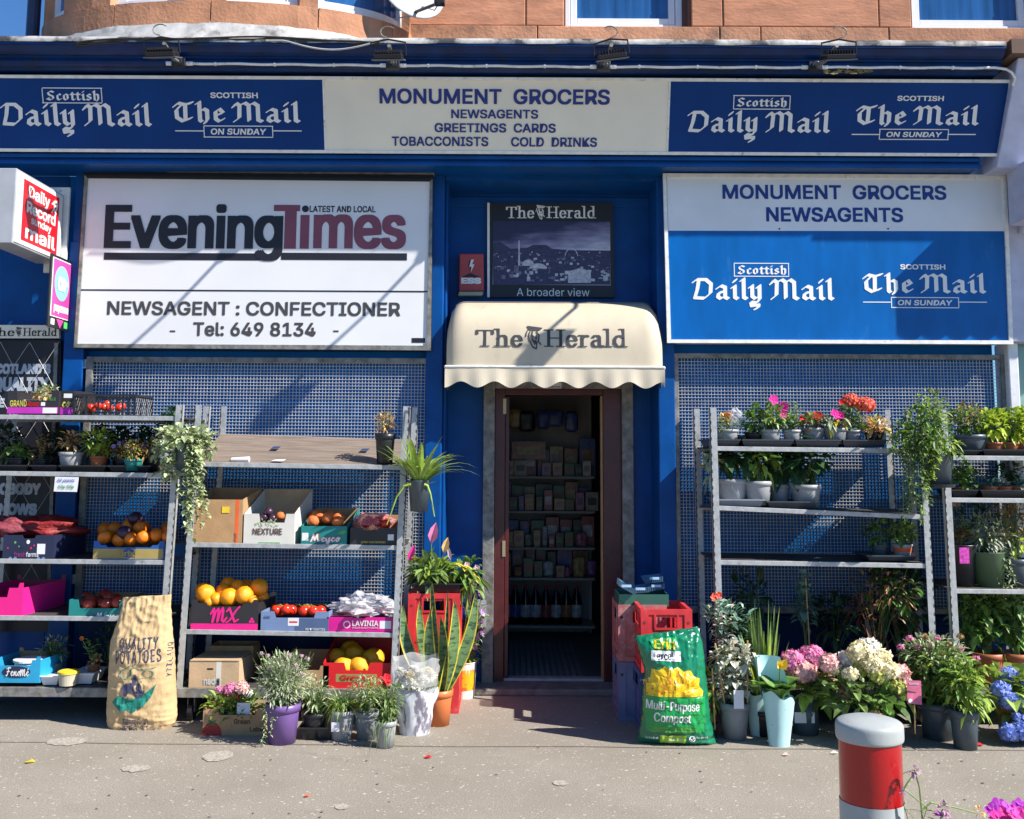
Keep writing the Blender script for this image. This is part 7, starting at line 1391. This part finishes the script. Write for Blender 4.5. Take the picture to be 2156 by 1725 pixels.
# ---- fern basket
fb = plant('fern and mixed foliage in a black hanging pot between the right trolleys', 1974, 1022, -.78, (66, 62), [('ball', -40, 90, 56, 40, 260, 17, 6, 'mid'), ('ball', -20, 120, 50, 44, 200, 17, 7, 'leaf'), ('ball', 6, 84, 40, 24, 150, 17, 6, 'bright', .6), ('ball', -56, 110, 40, 30, 120, 17, 7, 'leaf'), ('ball', -10, 160, 34, 40, 110, 15, 7, 'bright'), ('spike', -10, 70, 40, 130, 10, 10, 5, 'mid', 16)] + [('trail', -40-8*i, 80, -54-9*i+20, -40-20*(i % 3), 60, 13, 5, 'mid') for i in range(6)] + [('trail', -10, 60, -20-6*i, 10-8*i, 30, 14, 6, 'bright') for i in range(4)] + [('trail', 24, 70, 60, 10, 40, 13, 5, 'leaf'), ('trail', -70, 110, -110, 60, 40, 13, 6, 'leaf')], name='hanging_plant', cat='hanging plant', potm=potslate, pot_kind='plain', seed=11)
k = 6.22/2156; c = W(1974, 1022, -.78); MB().lathe(c - Vector((0, 0, .012)), [(0, 0), (34*k, 0), (36*k, .02), (33*k, .02)], 26).build('saucer', potblack, fb)
for dx in (-28, 0, 26): MB().tube([W(1974+dx, 962, -.80), W(1962, 870, -.74)], .0018, 4).build('hanger', black, fb)
# ---- far right trolley
Z4 = 1.61
tray('black drip tray under the dark bowl on the top right shelf', 1996, 2064, 948, -.62, .28, 12, potblack, z=Z4+.004)
plant('mixed dark green box plant in a slate bowl, top right', 2040, 946, -.48, (80, 40), [('ball', 0, 66, 44, 36, 260, 13, 6, 'leaf'), ('ball', -4, 84, 34, 26, 100, 12, 6, 'bronze'), ('ball', 0, 70, 40, 30, 60, 13, 6, 'bright')], z=Z4+.014, potm=potslate)
for i, (u, lab) in enumerate(((2092, 'first'), (2126, 'second'), (2154, 'third'), (2186, 'fourth'))):
    plant('pale lime basil seedling in a terracotta pot, %s of the row after the bowl' % lab, u, 948, -.50, (46, 26), [('ball', 0, 60, 28, 34, 130, 20, 10, 'lime'), ('ball', 0, 74, 24, 22, 50, 18, 9, 'bright')], z=Z4+.010, potm=terra, seed=i*3)
tray('black tray under the lime seedlings, top right', 2070, 2200, 950, -.62, .26, 14, potblack, z=Z4+.003)
Z5 = 1.355
plant('small ivy leaved plant with two tiny pots on the second right shelf', 2030, 1040, -.50, (40, 18), [('ball', 0, 34, 32, 24, 150, 12, 10, 'leaf'), ('ball', -6, 60, 26, 30, 60, 14, 6, 'mid')], z=Z5+.012, potm=terra)
for i, u in enumerate((2086, 2116, 2146, 2176)):
    plant('grey green succulent rosette in a clay pot, %s along the second right shelf' % ('first', 'second', 'third', 'fourth')[i], u-2, 1040, -.52, (36, 18), [('ball', 0, 20, 13, 10, 50, 12, 7, 'silver' if i % 2 else 'bluegreen')], z=Z5+.016, potm=terra, seed=i)
tray('black trays of succulents on the second right shelf', 2066, 2200, 1042, -.62, .24, 16, potblack, z=Z5+.003); tray('black tray under the ivy leaved plant', 2004, 2062, 1040, -.60, .24, 16, potblack, z=Z5+.003)
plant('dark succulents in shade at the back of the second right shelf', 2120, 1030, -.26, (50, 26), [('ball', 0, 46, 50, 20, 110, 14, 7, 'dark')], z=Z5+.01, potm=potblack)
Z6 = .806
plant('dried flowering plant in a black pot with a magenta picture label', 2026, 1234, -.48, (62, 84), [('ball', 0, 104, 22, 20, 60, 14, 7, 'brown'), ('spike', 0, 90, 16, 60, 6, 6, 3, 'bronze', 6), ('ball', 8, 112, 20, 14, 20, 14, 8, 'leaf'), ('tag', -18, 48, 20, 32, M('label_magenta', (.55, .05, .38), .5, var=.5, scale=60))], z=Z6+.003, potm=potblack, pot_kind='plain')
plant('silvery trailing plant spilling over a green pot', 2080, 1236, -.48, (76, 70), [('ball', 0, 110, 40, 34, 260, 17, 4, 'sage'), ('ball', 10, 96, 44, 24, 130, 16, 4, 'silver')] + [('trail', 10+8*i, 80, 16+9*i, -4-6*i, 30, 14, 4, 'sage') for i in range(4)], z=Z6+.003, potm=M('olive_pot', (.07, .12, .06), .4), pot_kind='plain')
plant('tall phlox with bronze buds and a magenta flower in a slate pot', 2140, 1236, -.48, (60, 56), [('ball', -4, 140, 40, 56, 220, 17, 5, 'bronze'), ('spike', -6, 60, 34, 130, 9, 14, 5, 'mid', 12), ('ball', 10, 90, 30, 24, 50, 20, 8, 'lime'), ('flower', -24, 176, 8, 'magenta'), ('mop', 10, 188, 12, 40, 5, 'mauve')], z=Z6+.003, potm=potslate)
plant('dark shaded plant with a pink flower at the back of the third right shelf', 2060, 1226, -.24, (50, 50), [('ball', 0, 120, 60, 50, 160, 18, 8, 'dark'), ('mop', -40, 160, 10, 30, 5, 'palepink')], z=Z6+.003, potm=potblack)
for i, (u, lab) in enumerate(((2084, 'leafy climber with a pale blue flower in a large terracotta pot'), (2142, 'broad leaved schefflera in a large terracotta pot at the right edge'))):
    plant(lab, u, 1456, -.46, (66, 62), [('ball', -6, 112, 36, 40, 120, 22, 12, 'leaf'), ('ball', 0, 150, 40, 56, 150, 20, 12, 'mid'), ('ball', 0, 170, 36, 40, 60, 22, 12, 'bright'), ('spike', -14+i*20, 100, 14, 120, 4, 16, 9, 'mid', 12)] + ([('flower', 8, 214, 9, 'pblue'), ('flower', 16, 208, 7, 'pblue'), ('flower', 0, 212, 7, 'pblue')] if i == 0 else [('ball', -20, 160, 12, 20, 14, 22, 10, 'yellow', .8)]), z=.215, potm=terra, seed=i+20, name='potted_climber' if i == 0 else 'potted_plant')
plant('leafy plant in shadow left of the terracotta climber', 2036, 1452, -.40, (50, 50), [('ball', 6, 130, 36, 70, 170, 18, 11, 'leaf'), ('ball', 10, 150, 30, 60, 50, 18, 11, 'bright')], z=.215, potm=potblack)
# ---- bollard and the planter in front
bp = W(1833, 1500, -4.55); bx_, by_ = W(1831, 1560, -4.55).x, -4.55
bo = empty('bollard', 'grey bollard with a red band and domed cap at the bottom right', 'bollard', (bx_, by_, 0)); kb = (by_+7)/2156
zc = W(1831, 1553, by_).z; zr = W(1836, 1683, by_).z; rb_ = 61.5*kb
bgrey = M('bollard_grey', (.36, .385, .375), .45, var=.08, scale=16, bump=.06, dirt=((.22, .22, .21), 26, .66, .76)); bred = M('bollard_red', (.36, .003, .006), .25, var=.10, scale=12, bump=.04, coat=.25, dirt=((.30, .10, .08), 30, .68, .76), stretch=(1, 1, .4))
MB().lathe((bx_, by_, 0), [(rb_*1.02, .0), (rb_*1.02, zr)], 48).build('post', bgrey, bo, smooth=True)
MB().lathe((bx_, by_, 0), [(rb_*.99, zr-.004), (rb_*1.0, zr), (rb_*1.0, zc+.01)], 48).build('red_band', bred, bo, smooth=True)
hc = W(1831, 1500, by_+.0).z - zc
MB().lathe((bx_, by_, zc-.003), [(rb_*.9, .0), (rb_*1.045, .0), (rb_*1.07, .003), (rb_*1.08, .008), (rb_*1.08, .028), (rb_*1.07, .034), (rb_*1.04, .038), (rb_*.98, .041), (rb_*.7, .047), (rb_*.35, .050), (0, .051)], 64).build('cap', bgrey, bo, smooth=True)
pl = empty('flower_planter', 'planter of purple phlox and spiderwort at the bottom right corner', 'planter', (1.75, -4.6, 0))
PY = -4.62; kp = (PY+7)/2156; x0, x1 = W(1915, 1725, PY).x, 1.9; zt_ = .55
m = MB(); m.box(x0, x1, PY-.12, PY-.1, 0, zt_); m.box(x0, x1, PY+.25, PY+.27, 0, zt_); m.box(x0, x0+.02, PY-.1, PY+.25, 0, zt_); m.box(x1-.02, x1, PY-.1, PY+.25, 0, zt_); m.build('trough', M('planter_wood', (.10, .07, .05), .8), pl); MB().box(x0+.02, x1-.02, PY-.1, PY+.25, .3, zt_-.03).build('soil', soil, pl)
random.seed(3); st, lf = MB(), MB()
def stemline(pts, r=.0022): st.tube([W(u, v, PY+.02) for u, v in pts], r, 6, r*.7)
stemline([(1945, 1800), (1942, 1725), (1936, 1660), (1926, 1622)]); stemline([(1940, 1740), (1952, 1700), (1900, 1660)]); stemline([(1975, 1800), (1980, 1725), (1985, 1704)]); stemline([(1942, 1706), (1960, 1690), (2010, 1700), (2055, 1712)]); stemline([(1900, 1668), (1910, 1650), (1924, 1630)]); stemline([(2100, 1780), (2105, 1725), (2110, 1700)]); stemline([(2140, 1780), (2142, 1725), (2140, 1705)])
for (u, v, du, dv, L) in ((1926, 1622, -34, 4, 34), (1940, 1706, 60, 0, 60), (1945, 1712, -36, -16, 44), (1950, 1720, 40, 10, 46), (1985, 1700, 40, 26, 44), (1900, 1690, 14, 40, 44), (1926, 1618, 22, 6, 18), (1960, 1725, 60, 10, 60), (2080, 1722, 40, 4, 40), (1905, 1702, 28, 30, 50)):
    a = W(u, v, PY); b = W(u+du, v+dv, PY); lf.strap(a, b-a, L*kp, 7*kp, .25, 6)
st.build('stems', LF['mid'], pl); lf.build('leaves', LF['mid'], pl)
for i, (u, v, r, mk, n) in enumerate(((1925, 1622, 13, 'lilac', 20), (1987, 1702, 16, 'lilac', 24), (1984, 1722, 18, 'purple', 24), (1900, 1668, 7, 'violet', 10), (2062, 1708, 12, 'straw', 14))):
    m = MB(); c = W(u, v, PY-.01)
    for q in range(n): d = Vector((random.gauss(0, 1), random.gauss(-.5, 1), random.gauss(0, 1))).normalized(); m.leaf(c + d*r*kp*.4, d, r*kp*.8, r*kp*.45, .2)
    m.build('flower_head', LF[mk], pl)
for i, (u, v, r, mk) in enumerate(((2104, 1697, 17, 'purple'), (2090, 1708, 15, 'purple'), (2150, 1700, 18, 'purple'), (2124, 1716, 20, 'magenta'), (2102, 1726, 18, 'magenta'), (2144, 1724, 20, 'magenta'), (2120, 1700, 12, 'purple'), (2160, 1716, 16, 'magenta'))):
    m = MB(); c = W(u, v, PY-.015*i+.02); d = Vector((random.uniform(-.5, .5), -.7, random.uniform(.3, 1))).normalized(); a = d.cross(Vector((0, 0, 1))).normalized(); b = d.cross(a)
    for q in range(5):
        an = q*1.2566+i; v1 = a*math.cos(an)+b*math.sin(an); rad = r*kp; ctr = c + v1*rad*.55 + d*.004; m.poly([ctr + (a*math.cos(t_)+b*math.sin(t_))*rad*.52 + d*.002*math.sin(3*t_) for t_ in [j*.6283 for j in range(10)]][::1]) ; m.v = m.v
    for j_, vv in enumerate(m.v): m.v[j_] = tuple(Vector(vv) - d*.0009*((j_//10) % 5))
    m.build('flower', LF[mk], pl)
# ---- litter on the pavement
for i, (u, v, s, mk, lab) in enumerate(((62, 1607, 11, 'yellow', 'yellow leaf scrap on the pavement at the far left'), (901, 1597, 9, 'red', 'red petal on the pavement in front of the bouquet'), (1654, 1592, 8, 'palepink', 'pale pink petal beside the mint sleeve'), (2064, 1571, 9, 'red', 'red petal on the pavement below the buddleia pot'), (646, 1679, 7, 'coral', 'small orange scrap near the bottom centre left'), (1757, 1588, 9, 'white', 'white paper scrap left of the bollard'))):
    c = G(u, v); k = (c.y+7)/2156; r_ = s*k
    tag(MB().add([c+Vector((-r_, 0, .004)), c+Vector((0, -r_*.8, .010)), c+Vector((r_, .2*r_, .005)), c+Vector((.1*r_, r_, .013))], [(0, 1, 2, 3)]).build('litter', LF[mk]), lab, 'litter')
# ================================================================ SHOP INTERIOR
SX0, SX1, SY = -1.0, .72, 1.92
gd = empty('shop_shelving', 'white shop shelving seen through the open door', 'shelving', ((SX0+SX1)/2, SY+.2, .05))
shm = M('shelf_enamel', (.30, .285, .26), .5, var=.1); MB().box(SX0, SX1, SY+.40, SY+.43, .05, 2.6).build('back_panel', shm, gd)
Zs = [W(1165, v_, SY).z for v_ in (1003, 1076, 1153, 1217, 1318)]
for z_ in Zs: MB().box(SX0, SX1, SY, SY+.399, z_-.022, z_).build('shelf', shm, gd, bevel=.003)
m = MB(); m.box(SX1-.03, SX1, SY+.36, SY+.40, .05, 2.6); m.build('upright', shm, gd)
random.seed(12)
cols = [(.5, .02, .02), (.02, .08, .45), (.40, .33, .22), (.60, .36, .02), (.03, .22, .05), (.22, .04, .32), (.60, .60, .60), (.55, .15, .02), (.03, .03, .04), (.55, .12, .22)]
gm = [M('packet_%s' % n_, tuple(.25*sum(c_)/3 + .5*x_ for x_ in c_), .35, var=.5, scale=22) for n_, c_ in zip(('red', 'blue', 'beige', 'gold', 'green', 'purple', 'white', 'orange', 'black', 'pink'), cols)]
cn = ['red', 'blue', 'beige', 'gold', 'green', 'purple', 'white', 'orange', 'black', 'pink']
def packet(x, y, z, w_, d_, h_, ci, shelf, kind='packet'):
    e_ = empty(kind, '%s %s on the %s shelf inside the shop' % (cn[ci], kind, shelf), kind, (x, y, z), 'goods on the shelves inside the shop')
    if kind == 'bag':
        m = MB(); m.sphere((0, 0, 0), 1, 1, 1, 20, 14)
        m.v = [(x + w_/2*math.copysign(abs(a_)**.45, a_), y + d_/2 + .028*b_*(1 + .5*noise.noise(Vector((a_*3, c_*3, x*9)))), z + h_/2 + h_/2*math.copysign(abs(c_)**.45, c_) + .006*noise.noise(Vector((a_*5, x*7, c_*5)))) for a_, b_, c_ in m.v]; m.build('film', gm[ci], e_, smooth=True); return
    MB().box(x-w_/2, x+w_/2, y, y+d_, z+.001, z+h_).build('carton', gm[ci], e_, bevel=.002); MB().box(x-w_*.35, x+w_*.35, y-.0012, y, z+h_*.3, z+h_*.7).build('label', gm[(ci+6) % 10], e_)
names = ['top', 'second', 'third', 'fourth', 'lowest']
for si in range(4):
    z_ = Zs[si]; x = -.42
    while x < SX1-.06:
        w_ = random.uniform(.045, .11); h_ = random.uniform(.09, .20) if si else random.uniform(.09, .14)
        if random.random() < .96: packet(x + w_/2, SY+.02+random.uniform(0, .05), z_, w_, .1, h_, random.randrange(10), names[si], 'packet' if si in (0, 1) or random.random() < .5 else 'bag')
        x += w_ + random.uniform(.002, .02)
for si in range(4):                       # a second, taller row behind
    x = -.44
    while x < SX1-.1:
        w_ = random.uniform(.07, .15); h_ = random.uniform(.19, .26) if si else random.uniform(.18, .34)
        packet(x + w_/2, SY+.20+random.uniform(0, .05), Zs[si], w_, .12, h_, random.choice((0, 1, 3, 4, 5, 7, 8, 8, 0)), names[si], 'packet'); x += w_ + random.uniform(.0, .02)
packet(-.22, SY+.06, Zs[0]+.14, .22, .03, .26, 6, 'top'); packet(.15, SY+.1, Zs[0]+.14, .30, .03, .16, 7, 'top')
x = -.42
while x < .62:                            # hanging bags of sweets above the top shelf
    w_ = random.uniform(.10, .16); packet(x, SY+.02, Zs[0]+.40+random.uniform(-.02, .04), w_, .06, random.uniform(.12, .18), random.choice((2, 3, 1, 7, 8)), 'top', 'bag'); x += w_*.92
packet(-.40, SY-.5, 1.98, .24, .1, .26, 3, 'top', 'bag')
bt = None
dark = M('cola_bottle', (.02, .008, .006), .12); capm = M('bottle_cap', (.5, .03, .03), .4)
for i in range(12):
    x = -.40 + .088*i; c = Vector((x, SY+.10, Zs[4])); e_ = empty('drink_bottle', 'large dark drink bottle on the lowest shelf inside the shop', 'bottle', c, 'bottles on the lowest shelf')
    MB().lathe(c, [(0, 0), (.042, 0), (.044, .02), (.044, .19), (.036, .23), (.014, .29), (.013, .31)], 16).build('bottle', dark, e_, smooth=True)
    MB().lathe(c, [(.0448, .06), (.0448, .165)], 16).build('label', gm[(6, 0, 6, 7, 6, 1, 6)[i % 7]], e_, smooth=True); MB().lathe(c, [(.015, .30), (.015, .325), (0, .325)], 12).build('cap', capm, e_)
MB().box(SX1+.15, SX1+.9, SY-.9, SY+.3, .05, 1.9).build('counter', M('shop_counter', (.10, .08, .07), .6), B)
